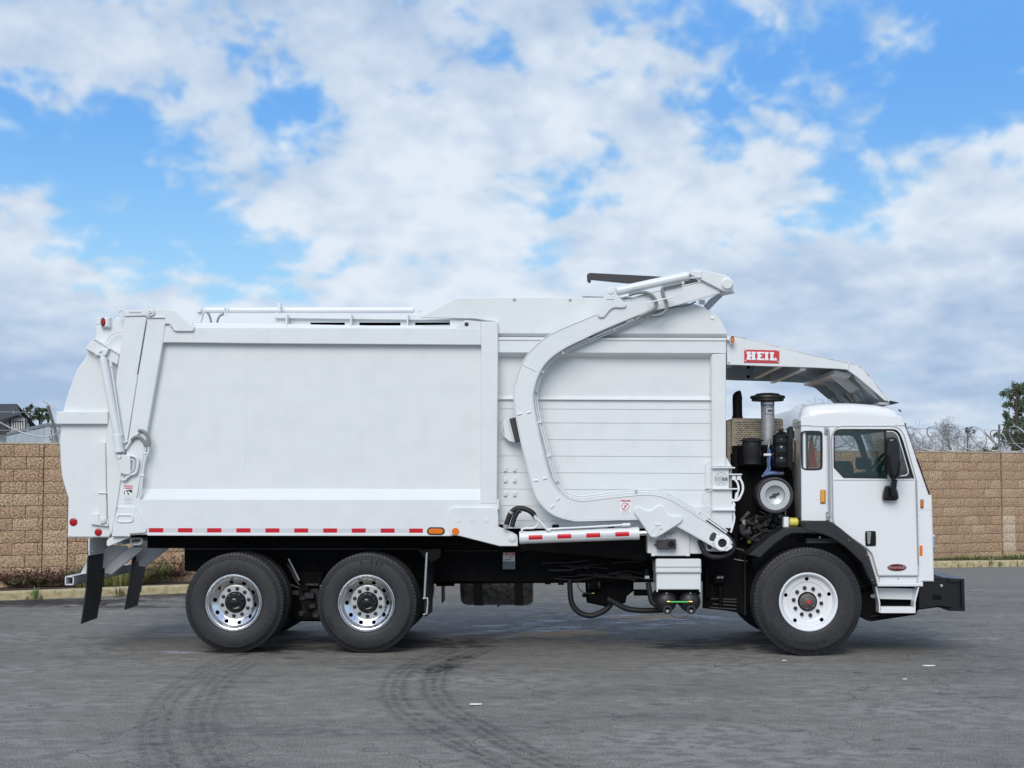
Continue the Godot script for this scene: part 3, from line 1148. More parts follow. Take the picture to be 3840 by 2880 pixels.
func background():
	var kl := kerb_line()
	# the kerb in cast lengths with a joint between
	var run := PackedVector3Array()
	for i in kl.size() - 1:
		var n := maxi(1, int(kl[i].distance_to(kl[i + 1]) / 0.6))
		for k in n: run.append(kl[i].lerp(kl[i + 1], float(k) / n))
	run.append(kl[-1])
	var kerb := node("kerb", self)
	tag(kerb, "cream painted concrete kerb along the planting strip", "kerb", "", "structure")
	var joint := gp(zz("T", [1380, 424])[0])
	var cutting := [joint.x - 3.05 * 0.9, joint.x, joint.x + 2.8, joint.x + 5.6, joint.x + 8.4, joint.x + 11.2, joint.x + 14.0, joint.x + 16.8]
	var from := run[0].x
	cutting.append(run[-1].x)
	for cx in cutting:
		var st := stool()
		var any := false
		var prev = null
		var xs := [from + 0.008]
		for p in run:
			if p.x > from + 0.01 and p.x < cx - 0.01: xs.append(p.x)
		xs.append(cx - 0.008)
		for x in xs:
			var q := Vector3.ZERO
			var t := Vector3.RIGHT
			for i in run.size() - 1:
				if x >= run[i].x - 1e-3 and x <= run[i + 1].x + 1e-3:
					q = run[i].lerp(run[i + 1], (x - run[i].x) / (run[i + 1].x - run[i].x))
					t = (run[i + 1] - run[i]).normalized()
			var nrm := Vector3(-t.z, 0, t.x)
			if nrm.z < 0: nrm = -nrm
			var prof := [q + Vector3(0, -0.05, 0) + nrm * 0.0095, q + Vector3(0, 0.10, 0), q + Vector3(0, 0.122, 0) - nrm * 0.0095, q + Vector3(0, 0.13, 0) - nrm * 0.035, q + Vector3(0, 0.13, 0) - nrm * 0.15, q + Vector3(0, -0.05, 0) - nrm * 0.15]
			if prev != null:
				for k in 5:
					quad(st, prev[k], prof[k], prof[k + 1], prev[k + 1], [nrm, nrm, nrm + Vector3.UP, Vector3.UP, -nrm][k])
				any = true
			else:
				for k in range(1, 5): tri(st, prof[0], prof[k], prof[k + 1], -t)
			prev = prof
		for k in range(1, 5): tri(st, prev[0], prev[k], prev[k + 1], Vector3.RIGHT)
		if any: obj("kerb_length", st, M.kerb_paint, kerb)
		from = cx
	# the soil between kerb and wall
	var st := stool()
	for i in kl.size() - 1:
		var a := kl[i] + Vector3(0, 0.045, -0.14)
		var b := kl[i + 1] + Vector3(0, 0.045, -0.14)
		var wa := on_wall((a - wall_o).dot(wall_u), 0.03, -0.05)
		var wb := on_wall((b - wall_o).dot(wall_u), 0.03, -0.05)
		quad(st, a, b, wb, wa, Vector3.UP)
	tag(obj("soil", st, M.soil), "strip of bare brown soil between kerb and wall", "soil", "", "structure")
	razor_wire()
	house()
	trailer()
	trees()

func razor_wire():
	var top := WALL_FOOT + ROWS * BH + 0.035
	var r := RandomNumberGenerator.new()
	r.seed = 5
	var sets := [["left", -5.0, along(zz("N", [395, 480])[0]) + 0.05], ["right", along(zz("P", [100, 600])[0]) - 6.0, 28.5]]
	for e in sets:
		var left: bool = e[0] == "left"
		var pitch := 1.15 if left else 0.62
		var rad := 0.30 if left else 0.26
		var path := PackedVector3Array()
		var n := int((e[2] - e[1]) / pitch * 22)
		var sag := FastNoiseLite.new()
		sag.seed = 2
		sag.frequency = 0.55
		for i in n + 1:
			var t := float(i) / 22.0
			var s: float = e[1] + t * pitch
			var wob := sag.get_noise_1d(t)
			var rr := rad * (1.0 + 0.35 * wob)
			path.append(on_wall(s + 0.34 * pitch * cos(TAU * t + 0.9), top + rr * 1.02 + rr * sin(TAU * t) + 0.08 * sag.get_noise_1d(t + 90.0) + (0.12 if left else 0.02), -0.10 + rr * 0.9 * cos(TAU * t)))
		var st := stool()
		add_tube(st, path, 0.013, 5, false)
		tag(obj("razor_wire_coil", st, M.wire), "loose coil of razor wire on the wall top at the %s" % ("left, before the white trailer" if left else "right, beyond the cab"), "razor wire", "razor wire coils on the wall")
		for k in 2:
			var line := PackedVector3Array()
			var c := int((e[2] - e[1]) / 0.8)
			for i in c + 1:
				line.append(on_wall(e[1] + i * 0.8, top + [0.50, 0.20][k] + 0.0095 * sag.get_noise_1d(i * 7.0 + k * 50), 0.06 - 0.14 * k))
			var s2 := stool()
			add_tube(s2, line, 0.005, 4, false)
			for i in int((e[2] - e[1]) / 0.25):           # barbs
				var p := on_wall(e[1] + i * 0.25, top + [0.50, 0.20][k], 0.06 - 0.14 * k)
				add_box(s2, p - Vector3(0.004, 0.022, 0.004), p + Vector3(0.004, 0.022, 0.004))
			tag(obj("barbed_wire", s2, M.wire), "%s strand of barbed wire over the wall at the %s" % [["upper", "lower"][k], e[0]], "barbed wire", "barbed wire strands on the wall")
	# bent arms that carry the wire
	var posts := [[zz("N", [393, 488])[0], "leaning grey wire post on the wall beside the truck's tail"], [zz("Q", [1812, 870])[0], "grey forked wire post on the wall at the far right"], [zz("Q", [740, 870])[0], "thin grey wire post on the wall before the bare tree"]]
	for q in posts:
		var s := along(q[0])
		var st := stool()
		var thick := 0.032 if q != posts[2] else 0.018
		add_tube(st, PackedVector3Array([on_wall(s, top - 0.01, -0.1), on_wall(s, top + 0.10, -0.1)]), thick * 1.25, 10)
		add_tube(st, PackedVector3Array([on_wall(s, top + 0.08, -0.1), on_wall(s - 0.02, top + 0.22, -0.08), on_wall(s - (0.17 if q != posts[2] else 0.0), top + 0.62, 0.08)]), thick * 0.8, 8)
		if q == posts[1]:
			add_tube(st, PackedVector3Array([on_wall(s, top + 0.10, -0.1), on_wall(s - 0.24, top + 0.48, -0.35)]), thick * 0.75, 8)
		tag(obj("wire_post", st, M.post_metal), q[1], "post", "wire posts on the wall")

func ap(called: String, r: String, a: Array, depth: float, thick: float, m: Material, parent: Node) -> MeshInstance3D:   # an outline set up at a distance, with its real size and thickness
	var st := stool()
	var p := PackedVector2Array()
	for q in zz(r, a):
		var v := at(q, depth)
		p.append(Vector2(v.x, v.y))
	var z := CAM_Z - depth
	add_prism(st, p, z, z - thick, 0.01)
	return obj(called, st, m, parent)

func house():
	var d := 88.0
	var h := node("house", self)
	tag(h, "white house with dark trim and grey shingled roof beyond the wall at the far left", "house")
	ap("wall", "O", [-700, 760, 70, 760, 215, 715, 410, 650, 588, 735, 588, 1700, -700, 1700], d, 0.3, M.house_white, h)
	ap("back_wall", "O", [-700, 780, 60, 780, 60, 1700, -700, 1700], d + 0.35, 6.0, M.house_white, h)
	var roof := stool()
	# the main slope rises from the eave to the ridge, with the gable end falling away on the right
	var eave := [at(zz("O", [-700, 800])[0], d - 0.5), at(zz("O", [0, 752])[0], d - 0.5), at(zz("O", [215, 705])[0], d - 0.4), at(zz("O", [415, 640])[0], d - 0.3), at(zz("O", [505, 668])[0], d - 0.2)]
	var ridge := [at(zz("O", [-700, 400])[0], d + 3.2), at(zz("O", [0, 397])[0], d + 3.2), at(zz("O", [200, 396])[0], d + 3.2), at(zz("O", [388, 395])[0], d + 3.2), at(zz("O", [388, 395])[0], d + 3.2)]
	var dn := Vector3(0, -0.14, 0)
	for i in 4:
		quad(roof, eave[i], eave[i + 1], ridge[i + 1], ridge[i], Vector3(0, 0.5, 1))
		quad(roof, eave[i] + dn, eave[i + 1] + dn, ridge[i + 1] + dn, ridge[i] + dn, Vector3(0, -0.5, -1))
		quad(roof, eave[i], eave[i + 1], eave[i + 1] + dn, eave[i] + dn, Vector3(0, 0, 1))
	var back := [ridge[0] + Vector3(0, -2.4, 4.0) * Vector3(1, 1, -1), ridge[3] + Vector3(1.0, -2.4, -4.0)]
	quad(roof, ridge[0], ridge[3], back[1], back[0], Vector3(0, 1, -1))
	obj("roof", roof, M.shingle, h)
	ap("fascia", "O", [0, 748, 215, 702, 415, 636, 600, 725, 600, 752, 412, 664, 215, 732, 0, 778], d - 0.45, 0.1, M.trim_dark, h)
	ap("corner_board", "O", [208, 735, 240, 725, 240, 1010, 208, 1010], d - 0.12, 0.1, M.trim_dark, h)
	ap("corner_board", "O", [572, 740, 602, 748, 602, 1010, 572, 1010], d - 0.12, 0.1, M.trim_dark, h)
	ap("lower_roof", "O", [-300, 780, 62, 780, 165, 1020, 165, 1100, -300, 1100], d - 1.0, 0.4, M.shingle, h)
	var w := ap("window", "O", [300, 800, 520, 800, 520, 1010, 300, 1010], d - 0.03, 0.1, M.house_white, h)
	for x in [300, 352, 404, 458, 512]:
		ap("glazing_bar", "O", [x, 798, x + 10, 798, x + 10, 1010, x, 1010], d - 0.10, 0.06, M.trim_dark, w)
	ap("window_head", "O", [292, 790, 528, 790, 528, 802, 292, 802], d - 0.11, 0.07, M.trim_dark, w)

func trailer():
	var t := node("box_trailer", self)
	tag(t, "white box trailer numbered 1103 parked behind the wall at the far left", "trailer")
	var d := 58.0
	var c := at(zz("O", [1066, 838])[0], d)          # its top near corner
	var u := Vector3(-0.467, 0, -1.0).normalized()     # along its side, away
	var v := Vector3(1.0, 0, -0.467).normalized()      # across its end
	t.position = Vector3(c.x, 0, c.z)
	var hgt := c.y
	var xf := Transform3D(Basis(v, Vector3.UP, -u), Vector3.ZERO)
	t.basis = xf.basis
	var bottom := 1.1
	box("side_wall", Vector3(0, bottom, -14.0), Vector3(2.6, hgt - 0.16, 0), M.trailer_white, t, 0.02)
	box("roof", Vector3(-0.02, hgt - 0.155, -14.02), Vector3(2.62, hgt, 0.02), M.trailer_grey, t, 0.02)
	for k in 3:
		box("rub_rail", Vector3(-0.03, 1.6 + 0.62 * k, -13.9), Vector3(-0.002, 1.65 + 0.62 * k, -0.3), M.trailer_grey, t, 0.004)
	box("side_panel", Vector3(-0.0095, bottom + 0.2, -9.5), Vector3(-0.003, hgt - 0.35, -4.0), M.trailer_white, t, 0.002)
	box("corner_post", Vector3(-0.02, bottom, -0.10), Vector3(0.46, hgt - 0.16, 0.03), M.trailer_white, t, 0.01)
	var f := SystemFont.new()
	f.font_names = PackedStringArray(["Droid Sans"])
	for k in 4:
		var p := at(zz("O", [1160, [975, 1065, 1165, 1275][k]])[0], d)
		words("numeral", "1103"[k], f, 0.20, Vector3(0.20, p.y, 0.034), M.trim_dark, t, 0.004)
	box("frame", Vector3(0.3, 0.55, -13.5), Vector3(2.3, bottom - 0.01, -0.5), M.trailer_grey, t, 0.02)

# ---------------------------------------------------------------- plants
func grow(st: SurfaceTool, p: Vector3, d: Vector3, l: float, r: float, lvl: int, g: RandomNumberGenerator, tips: Array, bend := 0.35, up := 0.18):
	var path := PackedVector3Array([p])
	var rad := [r]
	var n := 4 if lvl > 1 else 3
	var q := p
	for i in n:
		d = (d + Vector3(g.randf_range(-1, 1), g.randf_range(-1, 1), g.randf_range(-1, 1)) * bend * 0.35 + Vector3.UP * up * 0.3).normalized()
		q += d * l / n
		path.append(q)
		rad.append(r * (1.0 - 0.45 * (i + 1) / n))
		if lvl > 0 and i >= 1:
			var kids := 1 if i < n - 1 else 2
			for k in kids:
				var side := d.cross(Vector3(g.randf_range(-1, 1), g.randf_range(-1, 1), g.randf_range(-1, 1))).normalized()
				var nd := (d + side * g.randf_range(0.45, 1.0)).normalized()
				grow(st, q, nd, l * g.randf_range(0.55, 0.78), rad[-1] * 0.66, lvl - 1, g, tips, bend, up)
	add_tube(st, path, rad, 6 if lvl > 2 else 4 if lvl > 1 else 3, false)
	if lvl <= 1: tips.append(q)

func leaf_cloud(st: SurfaceTool, c: Vector3, r: Vector3, count: int, size: float, g: RandomNumberGenerator, droop := 0.0):
	for i in count:
		var v := Vector3(g.randfn(), g.randfn(), g.randfn()).normalized() * pow(g.randf(), 0.45)
		var p := c + v * r
		var a := Vector3(g.randfn(), g.randfn() - droop, g.randfn()).normalized() * size * g.randf_range(0.6, 1.35)
		var b := a.cross(Vector3(g.randfn(), g.randfn(), g.randfn())).normalized() * size * g.randf_range(0.28, 0.5)
		var n := a.cross(b).normalized()
		if n.y < 0: n = -n
		tri(st, p - b * 0.5, p + a, p + b * 0.5, n)
		tri(st, p - b * 0.5, p - a * 0.4, p + b * 0.5, n)

func bare_tree(foot: Vector3, h: float, label: String, sd: int, m: Material, lean := Vector3.ZERO, lvl := 5, r0 := 0.16):
	var g := RandomNumberGenerator.new()
	g.seed = sd
	var t := node("bare_tree", self, foot)
	tag(t, label, "tree", "bare trees beyond the wall")
	var st := stool()
	var tips := []
	var stem := PackedVector3Array([Vector3.ZERO])
	var dir := (Vector3.UP + lean).normalized()
	for i in 4: stem.append(stem[-1] + (dir + Vector3(g.randf_range(-0.16, 0.16), 0, g.randf_range(-0.16, 0.16))).normalized() * h * 0.115)
	add_tube(st, stem, [r0, r0 * 0.85, r0 * 0.75, r0 * 0.68, r0 * 0.6], 7, false)
	for k in 3:
		var a := TAU * k / 3.0 + 0.6
		grow(st, stem[-1], (dir + Vector3(cos(a), 0.1, sin(a)) * 0.55).normalized(), h * 0.27, r0 * 0.5, lvl - 1, g, tips, 0.5, 0.22)
	grow(st, stem[2], (dir + Vector3(-0.9, 0.1, 0.2)).normalized(), h * 0.20, r0 * 0.34, lvl - 2, g, tips, 0.5, 0.25)
	grow(st, stem[3], (dir + Vector3(0.9, 0.0, -0.2)).normalized(), h * 0.22, r0 * 0.36, lvl - 2, g, tips, 0.5, 0.25)
	obj("branches", st, m, t)
	var s2 := stool()
	for p in tips:
		for k in 1:
			var d := Vector3(g.randfn(), absf(g.randfn()) * 0.6, g.randfn()).normalized()
			add_tube(s2, PackedVector3Array([p, p + d * h * 0.035, p + (d + Vector3(g.randfn(), g.randfn(), g.randfn()) * 0.3) * h * 0.07]), 0.007, 3, false)
	tag(obj("twigs", s2, m, t), "", "", "", "stuff")
	var tall := 0.1
	for k in t.get_children(): tall = maxf(tall, k.mesh.get_aabb().end.y)
	t.scale = Vector3.ONE * (h / tall)

func leafy_tree(foot: Vector3, clumps: Array, label: String, sd: int, m: Material, size: float, per: int, category := "tree", trunk_r := 0.14):
	var g := RandomNumberGenerator.new()
	g.seed = sd
	var t := node("leafy_tree", self, foot)
	tag(t, label, category, "leafy trees beyond the wall")
	var st := stool()
	var cr := stool()
	var top := Vector3.ZERO
	for c in clumps:
		if c[0].y > top.y: top = c[0]
	var spine := PackedVector3Array([Vector3.ZERO, Vector3(top.x * 0.2, top.y * 0.33, 0), Vector3(top.x * 0.6, top.y * 0.66, top.z * 0.5), top])
	add_tube(st, spline(spine), [], 7) if false else add_tube(st, spine, [trunk_r, trunk_r * 0.8, trunk_r * 0.5, trunk_r * 0.2], 7)
	for c in clumps:
		var y: float = clampf((c[0].y - 0.5) / maxf(top.y, 0.1), 0.05, 0.95)
		var k := int(y * 3.0)
		var from: Vector3 = spine[k].lerp(spine[mini(k + 1, 3)], y * 3.0 - k)
		add_tube(st, PackedVector3Array([from, from.lerp(c[0], 0.6) + Vector3(0, 0.1, 0), c[0]]), [trunk_r * 0.35, trunk_r * 0.22, trunk_r * 0.08], 5, false)
		var r: float = c[1]
		for s in 5:
			var o := Vector3(g.randfn(), g.randfn() * 0.7, g.randfn()) * r * 0.42
			leaf_cloud(cr, c[0] + o, Vector3(r, r * 0.8, r) * g.randf_range(0.42, 0.72), int(per * r * r) / 5 + 8, size, g, 0.5)
	obj("trunk", st, M.bark, t)
	obj("crown", cr, m, t)

func spread(r: String, pts: Array, depth: float, foot: Vector3, g: RandomNumberGenerator) -> Array:   # crown clumps read off as x, y, radius
	var o := []
	for i in range(0, pts.size(), 3):
		var v := at(zz(r, [pts[i], pts[i + 1]])[0], depth) - foot
		o.append([v + Vector3(0, 0, g.randf_range(-0.8, 0.8)), (1.25 if r == "P" else 1.0) * pts[i + 2] / ZR[r][2] / FOCAL * depth])
	return o

func trees():
	var g := RandomNumberGenerator.new()
	g.seed = 77
	var foot := func(r: String, x: float, y: float, depth: float) -> Vector3:
		var v := at(zz(r, [x, y])[0], depth)
		return Vector3(v.x, 0, v.z)
	var top := func(r: String, x: float, y: float, depth: float) -> float:
		return at(zz(r, [x, y])[0], depth).y
	var d := 100.0
	var f: Vector3 = foot.call("O", 640, 900, d)
	leafy_tree(f, spread("O", [590, 500, 55, 640, 590, 110, 560, 660, 90, 700, 680, 100, 720, 450, 50, 650, 780, 80, 600, 850, 90], d, f, g), "dark evergreen tree with loose tufts just right of the house", 11, M.leaf_dark, 0.24, 220)
	f = foot.call("O", 1000, 900, d)
	leafy_tree(f, spread("O", [900, 550, 90, 970, 640, 110, 1090, 570, 85, 1150, 650, 90, 1060, 720, 110, 1180, 720, 60, 920, 690, 90, 860, 570, 60], d, f, g), "dark rounded evergreen tree rising over the trailer roof", 12, M.leaf_dark, 0.24, 220)
	d = 85.0
	f = foot.call("P", 950, 700, d)
	leafy_tree(f, spread("P", [930, 115, 45, 985, 120, 50, 900, 160, 42, 960, 190, 60, 1030, 150, 70, 905, 240, 45, 975, 270, 60, 1050, 260, 60, 860, 330, 35, 870, 390, 45, 940, 350, 55, 1010, 360, 60, 850, 470, 45, 900, 470, 55, 970, 450, 60, 1040, 460, 70, 880, 550, 60, 960, 540, 70, 1040, 560, 70], d, f, g), "tall loose grey-green tree at the right edge of the view", 13, M.leaf_grey, 0.22, 420, "tree", 0.22)
	d = 95.0
	f = foot.call("Q", 1110, 900, d)
	leafy_tree(f, spread("Q", [1100, 440, 45, 1215, 440, 55, 1100, 490, 35, 1280, 490, 30, 1200, 480, 40], d, f, g), "thin two-tufted tree between the bare tree and the tall tree", 14, M.leaf_mid, 0.16, 240, "tree", 0.12)
	d = 70.0
	f = foot.call("Q", 1620, 880, d)
	leafy_tree(f, spread("Q", [1560, 810, 60, 1640, 790, 65, 1700, 830, 55, 1600, 850, 60, 1520, 850, 45], d, f, g), "low bright green bush behind the wall below the tall tree", 15, M.leaf_mid, 0.13, 420, "bush", 0.05)
	bare_tree(foot.call("Q", 590, 880, 76.0), top.call("Q", 700, 185, 76.0), "tall bare grey tree standing between cab and tall green tree", 21, M.bare_wood, Vector3(0.28, 0, 0), 5, 0.15)
	bare_tree(foot.call("Q", 560, 880, 80.0), top.call("Q", 200, 300, 80.0), "leaning bare tree close beside the cab's windscreen", 25, M.bare_wood, Vector3(-0.75, 0, 0.1), 5, 0.16)
	bare_tree(foot.call("Q", 20, 880, 82.0), top.call("Q", 40, 440, 82.0), "bare tree half hidden behind the cab's front pillar", 23, M.bare_wood, Vector3(-0.1, 0, 0), 5, 0.13)
	bare_tree(foot.call("I", 1240, 1000, 66.0), top.call("I", 1215, 785, 66.0), "bare treetop showing between cab roof and steel canopy", 28, M.bare_wood, Vector3(-0.1, 0, 0), 5, 0.18)
	var names := ["brown leafless thicket beside the cab pillar behind the wall", "brown leafless thicket left of the bare tree's trunk", "brown leafless thicket right of the bare tree's trunk", "brown leafless thicket under the two-tufted tree", "brown leafless thicket left of the green bush", "dark thicket at the foot of the tall grey-green tree"]
	var spots := [[170, 800, 90], [420, 830, 60], [850, 760, 105], [1120, 760, 100], [1400, 770, 95], [1950, 740, 140]]
	for i in 6:
		var s: Array = spots[i]
		f = foot.call("Q", s[0], 900, 68.0)
		var v := at(zz("Q", [s[0], s[1] - s[2] * 0.35])[0], 68.0)
		var h := maxf(v.y, 0.8)
		var t := node("bare_thicket", self, f)
		tag(t, names[i], "thicket", "leafless thickets beyond the wall")
		var st := stool()
		g.seed = 40 + i
		for k in 9:
			var tips := []
			grow(st, Vector3(g.randf_range(-1.1, 1.1), 0, g.randf_range(-0.8, 0.8)), Vector3(g.randf_range(-0.4, 0.4), 1, g.randf_range(-0.3, 0.3)).normalized(), h * g.randf_range(0.42, 0.60), 0.035, 3, g, tips, 0.6, 0.2)
		obj("stems", st, M.brush_wood, t)
		var lv := stool()
		for k in 46:
			leaf_cloud(lv, Vector3(g.randf_range(-1.5, 1.5), g.randf_range(0.45, 0.88) * h, g.randf_range(-0.8, 0.8)), Vector3(0.5, 0.3, 0.4), 40, 0.07, g)
		obj("dry_leaves", lv, M.leaf_bronze if i < 5 else M.leaf_dark, t)

func tuft(called: String, where: Vector3, h: float, w: float, blades: int, m: Material, label: String, category: String, group: String, sd: int, broad := 0.25):
	var g := RandomNumberGenerator.new()
	g.seed = sd
	var t := node(called, self, where)
	tag(t, label, category, group)
	var st := stool()
	var grass := broad < 0.3
	for i in blades:
		var a := g.randf_range(0, TAU)
		if grass:
			var o := Vector3(cos(a), 0, sin(a)) * w * 0.45 * sqrt(g.randf())
			var lean := Vector3(cos(a), 0, sin(a)) * g.randf_range(0.1, 0.9) * w * 0.5
			var hh := h * g.randf_range(0.45, 1.0)
			var side := Vector3(-sin(a), 0, cos(a)) * hh * broad * g.randf_range(0.35, 0.6)
			var p1 := o + lean * 0.5 + Vector3(0, hh * 0.6, 0)
			var p2 := o + lean + Vector3(0, hh, 0) * g.randf_range(0.8, 1.0)
			var n := (p1 - o).cross(side).normalized()
			if n.y < 0: n = -n
			tri(st, o - side * 0.3, p1 + side, p1 - side, n)
			tri(st, o - side * 0.3, o + side * 0.3, p1 + side, n)
			tri(st, p1 - side, p1 + side, p2, n)
		else:                                   # short stems that carry pairs of small oval leaves
			var d := Vector3(cos(a) * g.randf_range(0.1, 1.0) * w * 0.5, h * g.randf_range(0.5, 1.0), sin(a) * g.randf_range(0.1, 1.0) * w * 0.5)
			for k in 7:
				var p := d * (0.35 + 0.65 * k / 6.0)
				var dir := Vector3(g.randfn(), g.randf_range(0.1, 0.9), g.randfn()).normalized() * g.randf_range(0.03, 0.065)
				var side := dir.cross(Vector3(g.randfn(), 1.5, g.randfn())).normalized() * dir.length() * 0.34
				var n := dir.cross(side).normalized()
				if n.y < 0: n = -n
				tri(st, p, p + dir * 0.5 + side, p + dir, n)
				tri(st, p, p + dir, p + dir * 0.5 - side, n)
	obj("leaves", st, m, t)

func plants():
	var q := [   # window T: x, y of the foot, height, width, leaf, what it is, blade breadth
		[30, 370, .26, .55, "leaf_red", "dark red-leaved plant at the left end of the kerb", .5], [110, 372, .16, .45, "leaf_bronze", "low bronze plant between two red-leaved plants at far left", .5],
		[270, 360, .34, .85, "leaf_red", "wide dark red plant against the wall left of the pilaster", .5], [420, 362, .18, .5, "leaf_bronze", "small bronze plant at the left foot of the pilaster", .5],
		[590, 358, .30, .8, "leaf_red", "dark red plant in front of the pilaster foot", .5], [760, 352, .22, .6, "leaf_olive", "olive plant under the end of the steel bumper tube", .4],
		[880, 350, .32, .75, "leaf_bronze", "bushy bronze plant left of the near mud flap", .45], [985, 345, .30, .6, "leaf_lime", "yellow-green tuft just left of the near mud flap", .12],
		[1290, 335, .34, .7, "leaf_lime", "yellow-green tuft right of the near mud flap", .12], [1400, 332, .36, .8, "leaf_lime", "yellow-green tuft midway between the two mud flaps", .12],
		[1520, 328, .28, .6, "leaf_olive", "olive grass tuft behind the far mud flap's left edge", .14], [1770, 318, .40, .7, "leaf_bronze", "bronze leafy plant right of the far mud flap", .45],
		[1880, 314, .36, .5, "leaf_olive", "olive plant between the bronze and the red plant by the wheel", .4], [2060, 305, .48, .9, "leaf_red", "dark red plant left of the rearmost wheel", .5],
		[2125, 250, .62, .5, "leaf_lime", "tall pale green tuft above the red plant near the rear wheel", .12]]
	for i in q.size():
		var e: Array = q[i]
		var w := gp(zz("T", [e[0], e[1]])[0])
		w.y = 0.03
		tuft("strip_plant", w + Vector3(0, 0, -0.35), e[2], e[3], 150 if e[6] < 0.2 else 70, M[e[4]], e[5], "plant", "plants along the wall", 500 + i, e[6])
	var weeds := [[560, 270, "weed", "at the wall foot just right of the bumper post"], [900, 262, "weed", "at the wall foot, second from the cab"], [1120, 262, "weed", "at the wall foot, third from the cab"], [1350, 250, "weed", "largest at the wall foot left of the joint"], [1620, 248, "weed", "at the wall foot left of the dark joint"], [2080, 240, "weed", "at the wall foot right of the dark joint"], [2180, 236, "weed", "at the wall foot at the picture's right edge"]]
	for i in weeds.size():
		var w := gp(zz("X", [weeds[i][0], weeds[i][1]])[0])
		w = w + Vector3(0, 0.03, 0.5)
		tuft("weed", w, 0.09 + 0.05 * (i % 3), 0.9, 80, M.leaf_olive, "green weed clump " + weeds[i][3], "weed", "weeds at the wall foot", 600 + i, 0.16)
	var kerbw := [[560, 392, .12], [820, 390, .10], [990, 387, .17], [1160, 385, .20], [1280, 384, .16], [1400, 384, .09], [1540, 380, .24], [1650, 378, .34], [1745, 377, .22], [1910, 372, .26], [2010, 374, .13], [2120, 374, .24]]
	for i in kerbw.size():
		var w := gp(zz("X", [kerbw[i][0], kerbw[i][1] + 3])[0])
		tuft("kerb_weed", w, kerbw[i][2] * 0.7, kerbw[i][2] * 0.7, 12, M.leaf_weed if i % 3 else M.leaf_bronze, ["nearest the bumper", "second from the bumper", "third from the bumper", "fourth from the bumper", "fifth from the bumper", "sixth from the bumper", "left of the tallest gutter weed", "tallest of its row", "right of the tallest gutter weed", "fourth from the picture's right edge", "third from the picture's right edge", "nearest the picture's right edge"][i] + ", a weed in the gutter under the right kerb", "weed", "weeds in the right gutter", 700 + i, 0.2)
	var left := [[400, 462, .20, "weed sprouting in the gutter under the left kerb"], [490, 468, .09, "tiny dry weed beside the sprouting weed in the left gutter"], [1415, 425, .16, "dry stalk at the kerb joint between the mud flaps"], [325, 466, .07, "small stalk left of the sprouting gutter weed"]]
	for i in left.size():
		tuft("kerb_weed", gp(zz("T", [left[i][0], left[i][1] + 4])[0]), left[i][2], left[i][2] * 0.9, 16, M.leaf_weed if i == 0 else M.leaf_bronze, left[i][3], "weed", "weeds in the left gutter", 720 + i, 0.2)
	var scraps := [["W", 1290, 541, .05, "white scrap of litter between the tyre marks and the picture's foot"], ["S", 1800, 345, .06, "pale flattened litter right of the front wheel"], ["S", 1175, 322, .022, "small white litter below the front wheel"], ["S", 1697, 403, .02, "tiny white litter to the right on open asphalt"]]
	for s in scraps:
		var w := gp(zz(s[0], [s[1], s[2]])[0])
		var st := stool()
		add_prism(st, loop2(PackedVector2Array([Vector2(-1, -0.1), Vector2(-0.3, -0.5), Vector2(0.8, -0.3), Vector2(1.1, 0.2), Vector2(0.2, 0.55), Vector2(-0.7, 0.35)].map(func(v): return v * s[3])), 3), 0.008, 0.001, 0.002)
		var o := obj("litter", st, M.paper)
		o.rotation.x = -PI / 2
		o.position = w + Vector3(0, 0.004, 0)
		tag(o, s[4], "litter", "scraps on the asphalt")

# ---------------------------------------------------------------- the truck: x forward, z = 0 at its near side, one node with parts and sub-parts
const FAR := -2.44            # its far side

func truck():
	T = node("refuse_truck", self)
	T.basis = Basis(Vector3.UP, deg_to_rad(YAW))
	tinv = T.transform.affine_inverse()
	tag(T, "white front loading refuse truck with folded lift arms parked side-on", "garbage truck")
	chassis()
	cargo_body()
	tailgate()
	hopper()
	arms()
	underside()
	engine()
	clutter()
	cab()
	canopy()
	wheels()

